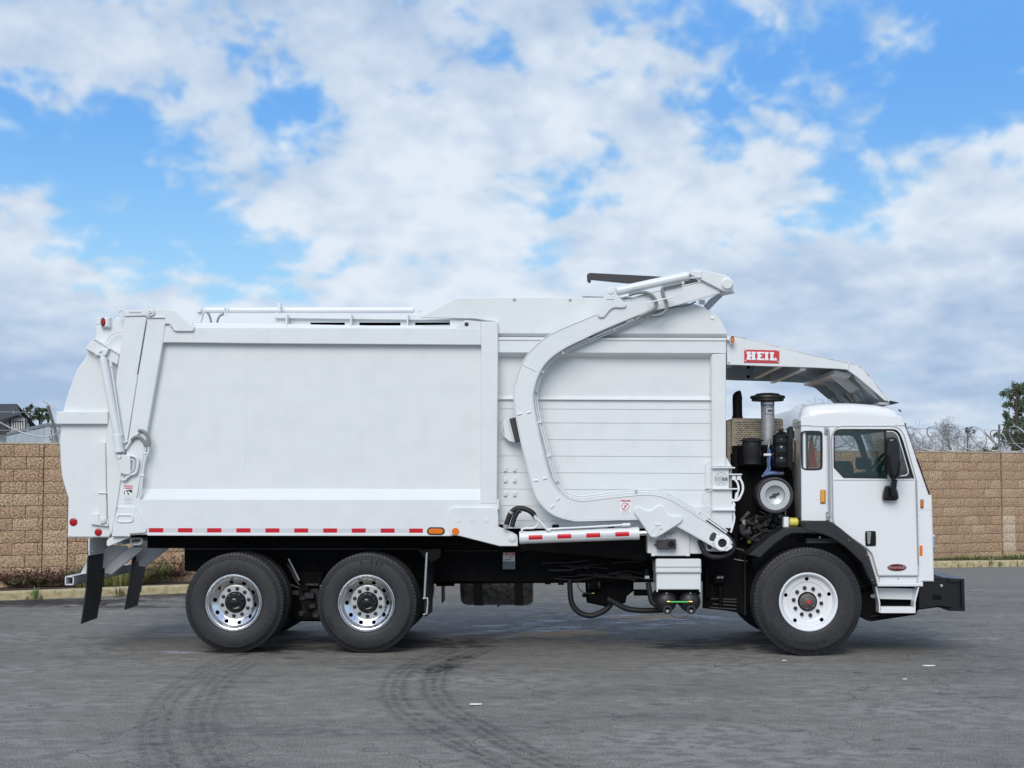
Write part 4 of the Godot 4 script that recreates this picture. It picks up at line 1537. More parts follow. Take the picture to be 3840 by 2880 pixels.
func chassis():
	var k: Material = M.chassis_black
	for z in [-0.80, -1.62]:
		var f := prism("frame_rail", zz("d", [398, 1187, 1640, 1189, 1640, 1256, 1130, 1258, 640, 1252, 398, 1233]), z, z - 0.09, k, T, 0.008)
		if z == -0.80:
			var st := stool()
			for q in [[1020, 340], [1075, 340], [1130, 340], [1210, 340], [1265, 340], [1320, 340], [1040, 378], [1085, 378], [1128, 378], [1210, 378], [1248, 378], [1300, 378], [910, 376], [1370, 330]]:
				add_lathe(st, [[0, 0.012], [0.012, 0.009], [0.016, 0]], Transform3D(Basis(), l1("D", q[0], q[1], z)), 8)
			for q in [[366, 508], [548, 508], [885, 508], [1070, 508], [1385, 505], [1440, 515], [1478, 515], [1215, 520]]:
				add_lathe(st, [[0, 0.012], [0.012, 0.009], [0.016, 0]], Transform3D(Basis(), l1("F", q[0], q[1], z)), 8)
			tag(obj("frame_bolts", st, k, f), "", "", "", "stuff")
	for z in [-0.72, -1.60]:
		prism("subframe_rail", zz("d", [318, 1128, 1420, 1128, 1420, 1190, 318, 1184]), z, z - 0.12, k, T, 0.008)
	prism("subframe_lip", zz("d", [398, 1184, 930, 1184.5, 930, 1188, 398, 1187.5]), -0.70, -0.78, M.plastic_black, T, 0.003)
	# cross members and the body floor between the rails
	var a := l1("d", 330, 1150, -0.8)
	var b := l1("d", 1560, 1130, -0.8)
	box("body_floor", Vector3(a.x, b.y - 0.02, -0.14), Vector3(b.x, b.y + 0.06, FAR + 0.14), k, T)
	for x in [560, 680, 870, 1010, 1180, 1330]:
		var p := l1("d", x, 1215, -0.8)
		box("cross_member", Vector3(p.x - 0.05, p.y - 0.05, -0.88), Vector3(p.x + 0.05, p.y + 0.26, -1.62), k, T)
	for x in [480, 600, 720, 840, 960, 1080, 1200, 1320]:
		var p := l1("d", x, 1160, -0.1)
		box("floor_beam", Vector3(p.x - 0.035, p.y + 0.0, -0.10), Vector3(p.x + 0.035, p.y + 0.13, FAR + 0.10), k, T)

func cargo_body():
	var w: Material = M.white_paint
	var body := node("cargo_body", T)
	# the hull behind the sheets, closed on all sides
	var st := stool()
	add_prism(st, flat(zz("d", [340, 710, 1076, 700, 1076, 1150, 318, 1150, 312, 1000]), -0.10), -0.105, FAR + 0.09, 0.01)
	obj("hull", st, w, body)
	# three side sheets with a hair joint between them
	var top := [744, 745, 747, 748]
	var cut := [[[354, 744], [302, 1056]], [[532, 746], [530, 1056]], [[804, 747.5], [803, 1056]], [[1040, 748.5], [1039, 1056]]]
	for i in 3:
		var l: Array = cut[i]
		var r: Array = cut[i + 1]
		prism("side_sheet", zz("d", [l[0][0] - (0.0 if i else 8.0), l[0][1] - 4, r[0][0] + (0.0 if i < 2 else 8.0), r[0][1] - 4, r[1][0] + (0.0 if i < 2 else 8.0), r[1][1] + 2, l[1][0] - (0.0 if i else 6.0), l[1][1] + 2]), [-0.052, -0.0535, -0.0525][i], -0.10, w, body, 0.0008)
	# ledge that throws water off the floor rail
	var f := [l1("B", 1060, 638, -0.056), l1("d", 1040, 1055, -0.056), l1("d", 1040, 1080, 0.026), l1("B", 992, 756, 0.026)]
	st = stool()
	add_hexa(st, f, f.map(func(v): return v + Vector3(0, -0.02, -0.14)))
	obj("ledge", st, w, body)
	prism("floor_rail", zz("B", [985, 752]) + zz("d", [976, 1079, 1078, 1079, 1078, 1100, 975, 1155]) + zz("B", [1112, 1118, 932, 1118, 930, 1000]), 0.028, -0.12, w, body, 0.005)
	prism("floor_lip", zz("d", [318, 1151.5, 978, 1152.5, 978, 1158, 318, 1157]), 0.036, -0.10, w, body, 0.003)
	var rail := prism("top_rail", zz("A", [1296, 340, 1352, 335, 1385, 395, 1480, 395]) + zz("E", [150, 262, 2042, 266, 2042, 378, 1850, 377, 630, 369, 0, 362]) + zz("A", [1268, 512]), 0.022, -0.16, w, body, 0.006)
	for x in [130, 628, 1858]:
		pbox("weld_seam", "E", x, 270, x + 2.5, 364, 0.0255, 0.018, w, rail, 0.001)
	prism("corner_post", zz("E", [2040, 224, 2152, 222, 2154, 300]) + zz("d", [1075.5, 800, 1073.5, 1088, 1037.5, 1088, 1039.5, 760]), 0.034, -0.16, w, body, 0.007)
	# the slanted post the tailgate closes against
	prism("tailgate_post", zz("A", [1112, 255, 1306, 255, 1274, 510, 1110, 1430]) + zz("B", [1052, 480, 1000, 748, 992, 836, 796, 836, 832, 612]) + zz("A", [905, 1580, 1018, 842, 1104, 330]), 0.030, -0.16, w, body, 0.007)
	prism("hinge_plate", zz("A", [1290, 160, 1345, 170, 1380, 182, 1440, 235, 1530, 304, 1598, 350, 1592, 382, 1576, 394, 1412, 394, 1386, 385, 1358, 330, 1340, 318, 1296, 318]), 0.052, -0.05, w, body, 0.006)
	prism("latch_gusset", zz("B", [800, 842, 812, 827, 984, 832, 1104, 1050, 1102, 1085, 1085, 1102, 935, 1112, 932, 1140, 742, 1140, 760, 1010, 785, 900]), 0.050, 0.01, w, body, 0.006)
	var ring := stool()
	var cyc := []
	for k in 33:
		var t := TAU * k / 32
		var sx := 1.0 if cos(t) >= 0 else -1.0
		cyc.append(l1("B", 880 + sx * 48 + cos(t) * 36, 952 - sin(t) * 36, 0.052))
	add_tube(ring, PackedVector3Array(cyc), 0.010, 8, false)
	obj("latch_ring", ring, w, body)
	# gusset under the corner post, where the lift cylinder is pinned
	var g := prism("cylinder_gusset", zz("F", [296, 190, 294, 60, 300, 28, 330, 6, 668, 5, 696, 30, 704, 60, 706, 166, 828, 216, 858, 235, 866, 262, 866, 328, 716, 328, 382, 243, 310, 236]), 0.060, -0.02, w, body, 0.006)
	for x in [373, 490, 608]:
		puck("plug_weld", l1("F", x, 113, 0.060), 0.0235, 0.004, w, g, 24, 0.003)
	puck("pivot_pin", l1("F", 822, 260, 0.060), 0.042, 0.012, w, g)
	puck("pivot_pin", l1("F", 822, 260, 0.070), 0.026, 0.008, w, g)
	# conspicuity tape
	var reds := [[-98, -31], [38, 158], [280, 399], [522, 640], [763, 880], [1003, 1118], [1243, 1358], [1480, 1596], [1720, 1835], [1957, 2070]]
	reds[0] = [-101.5, 18.5]
	reds[0] = [(150 + 1128 / 2.765 - 650) * 2.212, (150 + 1278 / 2.765 - 650) * 2.212]
	for i in reds.size():
		var y := 67.0 + 0.4 * i
		pbox("red_tape", "D", reds[i][0], y, reds[i][1], y + 36, 0.0305, 0.027, M.red_tape, body, 0.0008)
		if i < reds.size() - 1:
			pbox("silver_tape", "D", reds[i][1] + 2, y + 0.5, reds[i + 1][0] - 2, y + 36.5, 0.0300, 0.027, M.silver_tape, body, 0.0008)
	oval_lamp("side_marker_lamp", "F", 187, 204, 74, 34, 0.031, body)
	puck("side_reflector", l1("F", 350, 205, 0.060), px(30, "F"), 0.010, M.amber_lens, body)
	# roof: a sloping sheet, the guide box with its dark openings and the ram on top
	st = stool()
	var ra := flat(zz("E", [130, 262, 130, 232, 690, 240, 1990, 262, 1990, 300, 130, 300]), -0.2)
	add_prism(st, ra, -0.16, FAR + 0.16, 0.02)
	obj("roof", st, w, body)
	var openings := []
	for q in [[910, 1138], [1234, 1507], [1604, 1876]]:
		openings.append(zz("E", [q[0], 229, q[1], 229, q[1], 249, q[0], 249]))
	prism("guide_box", zz("E", [672, 166, 1640, 190, 2000, 205, 2078, 216, 1940, 232, 1876, 258, 690, 258, 676, 238]), -0.30, -0.308, w, body, 0.001, openings)
	prism("guide_back", zz("E", [690, 176, 1640, 195, 1990, 210, 1990, 262, 690, 262]), -0.72, -0.74, M.chassis_black, body, 0.001)
	prism("guide_lid", zz("E", [676, 168, 1640, 192, 2000, 207, 2000, 213, 1640, 198, 676, 176]), -0.309, -0.74, w, body, 0.0005)
	prism("guide_floor", zz("E", [690, 262, 1990, 266, 1990, 272, 690, 268]), -0.309, -0.72, M.chassis_black, body, 0.0005)
	prism("guide_rail", zz("E", [670, 164, 1640, 176, 1940, 206, 1640, 212, 672, 200]), -0.25, -0.38, w, body, 0.004)
	for x in [750, 1177, 1552]:
		pbox("stiffener", "E", x - 4, 170, x + 5, 264, -0.16, -0.40, w, body, 0.002)
	pbox("stop", "E", 690, 102, 711, 156, -0.34, -0.42, w, body, 0.004)
	rod("roof_ram", l1("E", 205, 147, -0.45), l1("E", 1600, 146, -0.45), px(21, "E"), w, body, 28, 0.01)
	rod("roof_ram_collar", l1("E", 690, 147, -0.45), l1("E", 720, 147, -0.45), px(24, "E"), w, body, 28, 0.01)
	puck("ram_pin", l1("E", 174, 146, -0.42), px(17, "E"), 0.03, w, body, 20)
	puck("ram_pin", l1("E", 1631, 149, -0.42), px(13, "E"), 0.03, w, body, 20)
	prism("ram_bracket", zz("E", [118, 232, 158, 150, 176, 128, 205, 150, 180, 232]), -0.43, -0.48, w, body, 0.005)
	tube("roof_hose", lp("E", [222, 160, 240, 185, 252, 230], -0.44), 0.012, M.grey_hose, body)
	tube("roof_hose", lp("E", [335, 172, 305, 190, 290, 230], -0.44), 0.012, M.grey_hose, body)
	tube("ram_strap", lp("E", [345, 125, 338, 150, 358, 178, 362, 128], -0.40), 0.006, w, body)
	prism("lifting_eye", zz("E", [1874, 268, 1938, 213, 2040, 224, 2040, 268]), 0.018, -0.02, w, body, 0.004)
	puck("eye_hole", l1("E", 1946, 241, 0.018), px(15, "E"), 0.003, M.trim_dark if M.has("trim_dark") else M.plastic_black, body)
	warning(body, "B", 866, 606, 960, 797, 0.036, 0)

func oval_lamp(called: String, r: String, x: float, y: float, rx: float, ry: float, z: float, parent: Node):
	var st := stool()
	var p := PackedVector2Array()
	for k in 28:
		var t := TAU * k / 28
		var c := cos(t)
		p.append(Vector2(x + signf(c) * (rx - ry) + c * ry, y + sin(t) * ry))
	var arr := []
	for v in p: arr.append_array([v.x, v.y])
	add_prism(st, flat(zz(r, arr), z), z + 0.008, z - 0.004, 0.004)
	var o := obj(called, st, M.plastic_black, parent)
	var arr2 := []
	for v in p: arr2.append_array([x + (v.x - x) * 0.84, y + (v.y - y) * 0.66])
	var s2 := stool()
	add_prism(s2, flat(zz(r, arr2), z), z + 0.013, z, 0.005)
	obj("lens", s2, M.amber_lens, o if o.get_parent() == T else parent)

func warning(parent: Node, r: String, x0: float, y0: float, x1: float, y1: float, z: float, kind: int):   # a printed warning plate: heading, picture and lines of small print
	var holder: Node = parent
	var w := x1 - x0
	var h := y1 - y0
	var back := pbox("warning_decal", r, x0, y0, x1, y1, z, z - 0.004, M.sign_white if kind != 2 else M.silver_tape, holder, 0.0006)
	var kids: Node = back if back.get_parent().get_parent() == self or back.get_parent() == T else holder
	var head: Array = [0.20, 0.13, 0.17]
	pbox("heading", r, x0 + 0.03 * w, y0 + 0.015 * h, x1 - 0.03 * w, y0 + head[kind] * h, z + 0.0006, z - 0.001, M.decal_red, kids, 0.0003)
	var f := SystemFont.new()
	f.font_names = PackedStringArray(["Droid Sans"])
	f.font_weight = 700
	var c := l1(r, x0 + 0.57 * w, y0 + head[kind] * h * 0.54, z + 0.0012)
	words("lettering", ["WARNING", "DANGER", "DANGER"][kind], f, px(h, r) * head[kind] * 0.42, c, M.sign_white, kids, 0.0006, 0.62 if kind == 0 else 0.80)
	prism("alert_triangle", zz(r, [x0 + 0.05 * w, y0 + head[kind] * h * 0.85, x0 + 0.13 * w, y0 + head[kind] * h * 0.25, x0 + 0.21 * w, y0 + head[kind] * h * 0.85]), z + 0.0012, z, M.sign_white, kids, 0.0002)
	if kind == 0:
		prism("pictogram", zz(r, [x0 + .36 * w, y0 + .25 * h, x0 + .94 * w, y0 + .25 * h, x0 + .94 * w, y0 + .46 * h]), z + 0.0006, z - 0.001, M.decal_black, kids, 0.0002)
		prism("pictogram", zz(r, [x0 + .26 * w, y0 + .28 * h, x0 + .34 * w, y0 + .26 * h, x0 + .52 * w, y0 + .34 * h, x0 + .54 * w, y0 + .42 * h, x0 + .70 * w, y0 + .53 * h, x0 + .62 * w, y0 + .53 * h, x0 + .40 * w, y0 + .50 * h, x0 + .46 * w, y0 + .40 * h, x0 + .28 * w, y0 + .34 * h]), z + 0.0006, z - 0.001, M.decal_black, kids, 0.0002)
		pbox("pictogram", r, x0 + .05 * w, y0 + .30 * h, x0 + .14 * w, y0 + .53 * h, z + 0.0006, z - 0.001, M.decal_black, kids, 0.0002)
		pbox("rule", r, x0 + .02 * w, y0 + .77 * h, x1 - .02 * w, y0 + .785 * h, z + 0.0006, z - 0.001, M.decal_grey, kids, 0.0001)
	elif kind == 1:
		var st := stool()
		var cc := l1(r, x0 + .5 * w, y0 + .45 * h, z)
		add_lathe(st, [[px(w, r) * .31, 0], [px(w, r) * .31, .0008], [px(w, r) * .37, .0008], [px(w, r) * .37, 0]], Transform3D(Basis(), cc), 28)
		add_box(st, Vector3(-px(w, r) * .34, -0.005, 0), Vector3(px(w, r) * .34, 0.005, 0.0007), 0.0, Transform3D(Basis(Vector3(0, 0, 1), 0.95), cc))
		obj("prohibition_ring", st, M.decal_red, kids)
		prism("pictogram", zz(r, [x0 + .32 * w, y0 + .33 * h, x0 + .66 * w, y0 + .38 * h, x0 + .62 * w, y0 + .44 * h, x0 + .52 * w, y0 + .45 * h, x0 + .70 * w, y0 + .56 * h, x0 + .50 * w, y0 + .54 * h, x0 + .36 * w, y0 + .41 * h]), z + 0.0005, z - 0.001, M.decal_grey, kids, 0.0002)
	else:
		prism("pictogram", zz(r, [x0 + .16 * w, y0 + .43 * h, x0 + .42 * w, y0 + .41 * h, x0 + .56 * w, y0 + .40 * h, x0 + .72 * w, y0 + .41 * h, x0 + .50 * w, y0 + .45 * h, x0 + .20 * w, y0 + .455 * h]), z + 0.0006, z - 0.001, M.decal_black, kids, 0.0002)
		prism("pictogram", zz(r, [x0 + .56 * w, y0 + .32 * h, x0 + .64 * w, y0 + .26 * h, x0 + .84 * w, y0 + .265 * h, x0 + .80 * w, y0 + .295 * h, x0 + .66 * w, y0 + .31 * h]), z + 0.0006, z - 0.001, M.decal_black, kids, 0.0002)
		pbox("text_field", r, x0 + .03 * w, y0 + .545 * h, x1 - .03 * w, y1 - .02 * h, z + 0.0006, z - 0.001, M.decal_teal, kids, 0.0002)
	var l0: float = [.56, .72, .60][kind]
	var l1_: float = [.97, .97, .94][kind]
	var n: int = [7, 4, 5][kind]
	var st := stool()
	var g := RandomNumberGenerator.new()
	g.seed = 60 + kind
	for i in n:
		var y := y0 + h * lerpf(l0, l1_, (i + 0.2) / n)
		var a := x0 + w * 0.10
		while a < x0 + w * 0.86:
			var b := minf(a + w * g.randf_range(0.05, 0.17), x0 + w * 0.9)
			add_prism(st, flat(zz(r, [a, y, b, y, b, y + h * 0.022, a, y + h * 0.022]), z), z + 0.0013, z, 0.0001)
			a = b + w * 0.03
	obj("small_print", st, M.decal_grey if kind != 2 else M.silver_tape, kids)

func tailgate():
	var w: Material = M.white_paint
	var g := node("tailgate", T)
	# the bulged shell
	var left := spline2(zz("A", [470, 575, 486, 598, 480, 650, 430, 725, 378, 800, 322, 945, 270, 1100, 236, 1226]), 3) + zz("A", [170, 1232, 170, 1352, 214, 1366, 203, 1560]) + spline2(zz("B", [204, 200, 212, 390, 232, 540, 262, 650, 291, 742]), 3) + zz("B", [286, 950, 283, 1150, 716, 1150])
	var right := zz("B", [742, 1110, 788, 880, 828, 622]) + zz("A", [905, 1560, 1010, 842, 1085, 262, 900, 250, 872, 272, 800, 240, 752, 300, 575, 340, 574, 470, 552, 468])
	var st := stool()
	add_prism(st, flat(left + right, -0.10), -0.10, FAR + 0.10, 0.012)
	obj("shell", st, w, g)
	# the slanted front beam
	prism("side_beam", zz("A", [878, 240, 1090, 236, 1106, 264, 1060, 480, 994, 830, 1014, 846, 908, 1510]) + zz("B", [884, 250, 826, 622, 786, 880, 742, 1112, 722, 1112, 704, 930, 694, 640, 688, 300]) + zz("A", [680, 1480, 706, 1360, 782, 940, 830, 600, 872, 280]), 0.024, -0.11, w, g, 0.007)
	prism("beam_channel", zz("A", [1070, 268, 1100, 268, 1006, 836, 990, 836]), 0.0275, 0.0, w, g, 0.003)
	# head of the gate
	var head := prism("head_plate", zz("A", [876, 240, 874, 172, 1060, 172, 1085, 150, 1082, 122, 1100, 128, 1122, 150, 1140, 166, 1310, 166, 1312, 250, 1106, 250, 1092, 232]), 0.040, -0.06, w, g, 0.006)
	pbox("slot", "A", 917, 187, 1054, 211, 0.0415, 0.03, M.decal_grey, g, 0.006)
	pbox("head_flange", "A", 1112, 240, 1316, 256, 0.048, 0.0, w, g, 0.004)
	lathe("hinge_boss", [[0, 0.045], [px(16, "A"), 0.045], [px(16, "A"), 0.034], [px(26, "A"), 0.034], [px(28, "A"), 0.028], [px(42, "A"), 0.028], [px(45, "A"), 0.022], [px(45, "A"), -0.01]], l1("A", 1150, 195, 0.04), w, g)
	lathe("pin_hole", [[0, 0.0465], [px(5, "A"), 0.0465], [px(5, "A"), 0.04]], l1("A", 1150, 195, 0.04), M.plastic_black, g, 12)
	st = stool()
	var lift := PackedVector3Array()
	for k in 25:
		var t := deg_to_rad(20 + 320.0 * k / 24)
		lift.append(l1("A", 847 + 33 * cos(t), 205 - 35 * sin(t), 0.0))
	add_tube(st, lift, px(9, "A"), 10)
	add_tube(st, lp("A", [820, 232, 868, 272], 0.0), px(9, "A"), 10)
	obj("lifting_loop", st, w, g)
	# rear lamp box
	pbox("lamp_ear", "A", 580, 250, 628, 328, -0.10, -0.12, w, g, 0.006)
	prism("lamp_ear", zz("A", [718, 288, 740, 280, 752, 305, 738, 328, 716, 326]), -0.10, -0.12, w, g, 0.006)
	pbox("lamp_box", "A", 626, 250, 718, 352, -0.04, -0.16, w, g, 0.014)
	var el := []
	var el2 := []
	for k in 24:
		var t := TAU * k / 24
		el.append_array([652 + 24 * cos(t), 297 - 46 * sin(t)])
		el2.append_array([651 + 18 * cos(t), 294 - 34 * sin(t)])
	prism("lamp_rim", zz("A", el), -0.032, -0.05, M.plastic_black, g, 0.004)
	prism("red_lens", zz("A", el2), -0.022, -0.04, M.red_lens, g, 0.005)
	tube("grab_loop", lp("A", [680, 535, 695, 490, 728, 440, 785, 408, 862, 398], -0.04), px(6, "A"), w, g)
	prism("ram_shelf", zz("A", [556, 470, 572, 466, 826, 622, 802, 742, 700, 690, 640, 625, 566, 627, 470, 574, 500, 520]), -0.02, -0.14, w, g, 0.006)
	prism("shelf_edge", zz("A", [552, 474, 570, 464, 828, 620, 824, 640]), 0.0, -0.14, w, g, 0.004)
	prism("ram_clevis", zz("A", [560, 640, 640, 575, 665, 578, 712, 575, 690, 625, 665, 655, 640, 650]), 0.03, -0.05, w, g, 0.005)
	puck("ram_pin", l1("A", 628, 597, 0.03), px(16, "A"), 0.02, w, g)
	# the long ram, its sleeve and the pipe beside it
	rod("gate_ram", l1("A", 652, 672, 0.07), l1("A", 806, 1490, 0.07), px(42, "A"), w, g, 28, 0.008)
	rod("gate_ram_sleeve", l1("A", 800, 1462, 0.07), l1("A", 822, 1650, 0.07), px(50, "A"), w, g, 28, 0.008)
	rod("gate_ram_collar", l1("A", 818, 1612, 0.07), l1("A", 822, 1652, 0.07), px(54, "A"), w, g, 28, 0.006)
	rod("ram_eye", l1("A", 642, 628, 0.07), l1("A", 654, 680, 0.07), px(22, "A"), w, g, 20, 0.006)
	tube("ram_pipe", lp("A", [735, 715, 745, 800, 790, 1100, 842, 1440], 0.06), px(9, "A"), w, g)
	rod("pipe_union", l1("A", 728, 700, 0.06), l1("A", 740, 765, 0.06), px(16, "A"), w, g, 12)
	rod("pipe_union", l1("A", 836, 1425, 0.06), l1("A", 848, 1475, 0.06), px(15, "A"), w, g, 12)
	tube("ram_pipe", lp("A", [846, 1470, 856, 1520, 880, 1545, 960, 1500, 1030, 1440], 0.05), px(8, "A"), w, g)
	tube("gate_hose", lp("B", [1018, 45, 1060, 42, 1110, 85, 1132, 150, 1128, 205], 0.05), px(17, "A"), M.grey_hose, g)
	tube("gate_hose", lp("B", [945, 145, 985, 108, 1035, 110, 1080, 160, 1095, 205], 0.055), px(17, "A"), M.grey_hose, g)
	tube("gate_hose_end", lp("B", [890, 230, 920, 180, 945, 145], 0.055), px(13, "A"), w, g)
	tube("gate_pipe", lp("B", [1128, 200, 1120, 270, 1095, 330, 1075, 430, 1060, 560, 1045, 730], 0.045), px(10, "A"), w, g)
	tube("gate_pipe", lp("B", [1095, 200, 1088, 290, 1070, 420, 1048, 560, 1022, 735], 0.05), px(8, "A"), w, g)
	for q in [[1095, 275], [1055, 505]]:
		pbox("pipe_clamp", "B", q[0] - 26, q[1] - 10, q[0] + 26, q[1] + 10, 0.062, 0.03, w, g, 0.004)
	# lower ram bracket with its handle
	prism("ram_bracket", zz("B", [782, 298, 800, 285, 935, 296, 938, 490, 905, 502, 832, 484, 822, 440, 798, 336]), 0.085, 0.02, w, g, 0.006)
	puck("ram_pin", l1("B", 824, 310, 0.085), px(22, "B"), 0.014, w, g)
	st = stool()
	add_tube(st, spline(lp("B", [934, 298, 985, 312, 1016, 350, 1010, 420, 990, 480, 940, 500, 905, 525, 880, 550, 850, 545, 862, 520], 0.06)), px(15, "B"), 10)
	add_tube(st, spline(lp("B", [934, 350, 960, 340, 972, 360, 968, 440, 940, 468], 0.062)), px(8, "B"), 8)
	obj("bracket_rib", st, w, g)
	# prop bar
	prism("prop_bar", zz("B", [598, 166, 632, 150, 676, 166, 680, 300, 690, 990, 660, 1016, 628, 1010, 612, 980, 606, 700]), -0.045, -0.105, w, g, 0.006)
	lathe("prop_pin", [[0, 0.02], [px(10, "B"), 0.02], [px(10, "B"), 0.012], [px(28, "B"), 0.012], [px(31, "B"), 0.004], [px(31, "B"), -0.01]], l1("B", 645, 972, -0.045), w, g, 24)
	prism("prop_bracket", zz("B", [530, 905, 606, 905, 612, 985, 640, 1016, 690, 1000, 696, 968, 716, 920, 736, 920, 704, 1034, 680, 1034, 524, 1012]), -0.06, -0.11, w, g, 0.005)
	pbox("prop_rest", "B", 592, 684, 722, 694, -0.03, -0.11, w, g, 0.003)
	pbox("gate_band", "A", 168, 1226, 702, 1356, -0.04, -0.30, w, g, 0.006)
	st = stool()
	for q in [[182, 1244], [434, 1244], [690, 1244], [434, 1346], [690, 1346], [182, 1346]]:
		add_lathe(st, [[0, 0.006], [0.006, 0.006], [0.008, 0]], Transform3D(Basis(), l1("A", q[0], q[1], -0.04)), 8)
	obj("rivets", st, w, g)
	for q in [[346, 989, 41], [604, 1095, 38]]:
		lathe("lamp_rim", [[px(q[2], "B"), 0.004], [px(q[2], "B") * 1.04, 0.0], [px(q[2], "B") * 1.04, -0.01]], l1("B", q[0], q[1], -0.098), M.plastic_black, g)
		lathe("tail_lamp", [[0, 0.012], [px(q[2], "B") * 0.55, 0.011], [px(q[2], "B") * 0.6, 0.007], [px(q[2], "B") * 0.9, 0.006], [px(q[2], "B"), 0.003], [px(q[2], "B"), -0.01]], l1("B", q[0], q[1], -0.098), M.red_lens, g)
	# below the gate: flap hangers, pull bar and under-run bar
	prism("hook_plate", zz("C", [552, 358, 566, 338, 610, 312, 800, 316, 575, 412, 552, 404]), 0.0, -0.03, w, T, 0.005)
	var nx := 0.0
	var a := l1("C", 362, 330, -0.06)
	var b := l1("C", 362, 506, -0.06)
	st = stool()
	add_hexa(st, [a, a + Vector3(0.014, 0, 0), b + Vector3(0.014, 0, 0), b], [a + Vector3(0, -0.0, -0.66), a + Vector3(0.014, 0, -0.66), b + Vector3(0.014, 0, -0.66), b + Vector3(0, 0, -0.66)])
	obj("flap_hanger", st, M.grey_paint, T)
	st = stool()
	for k in 4:
		add_lathe(st, [[0, 0.012], [0.010, 0.010], [0.012, 0]], Transform3D(Basis(Vector3(0, 0, -1), Vector3(0, 1, 0), Vector3(1, 0, 0)), b + Vector3(0.014, 0.035, -0.08 - 0.16 * k)), 8)
	obj("hanger_bolts", st, M.galvanised, T)
	for s in 2:
		var z0: float = [-0.06, -1.75][s]
		var path := []
		if s == 0:
			path = [l1("C", 356, 460, z0), l1("C", 344, 660, z0), l1("C", 330, 880, z0), l1("C", 306, 1060, z0), l1("C", 281, 1215, z0)]
		else:
			path = [l1("C", 828, 395, z0), l1("C", 812, 560, z0), l1("C", 786, 780, z0), l1("C", 760, 930, z0), l1("C", 735, 1070, z0)]
		st = stool()
		for i in path.size() - 1:
			var f := [path[i], path[i] + Vector3(0.012, 0, 0), path[i + 1] + Vector3(0.012, 0, 0), path[i + 1]]
			add_hexa(st, f, f.map(func(v): return v + Vector3(-0.01 * i, 0, -0.62)))
		obj("mud_flap", st, M.flap_rubber, T)
	# square under-run tube, open at its near end
	var c := l1("C", 166, 767, -0.10)
	var h := px(47, "C")
	st = stool()
	for q in [[-h, -h, h, -h + 0.012], [-h, h - 0.012, h, h], [-h, -h, -h + 0.012, h], [h - 0.012, -h, h, h]]:
		add_box(st, c + Vector3(q[0], q[1], -2.2), c + Vector3(q[2], q[3], 0))
	obj("underrun_bar", st, M.grey_paint, T)
	for z in [-0.55, -1.85]:
		var k := prism("underrun_strut", zz("C", [530, 640, 770, 425, 830, 415, 950, 424, 800, 545, 602, 702, 530, 692]), -0.55, -0.60, M.grey_paint, T, 0.006)
		prism("strut_gusset", zz("C", [592, 395, 772, 408, 770, 426, 536, 636, 470, 640, 480, 480]), -0.58, -0.595, M.grey_paint, k, 0.002)
		prism("strut_tail", zz("C", [272, 708, 348, 568, 352, 700]), -0.55, -0.60, M.grey_paint, k, 0.004)
		k.position.z = z + 0.55
	var cross := l1("C", 680, 370, -0.4)
	rod("cross_tube", cross, cross + Vector3(0, 0, -1.7), px(30, "C"), M.grey_paint, T)
	st = stool()
	add_tube(st, spline(lp("C", [806, 330, 900, 326, 918, 350, 905, 385, 830, 392, 806, 370, 806, 330], -0.12)), px(12, "C"), 10)
	obj("tow_loop", st, M.grey_paint, T)
	pbox("tow_plate", "C", 790, 300, 945, 322, -0.05, -0.3, M.chassis_black, T)

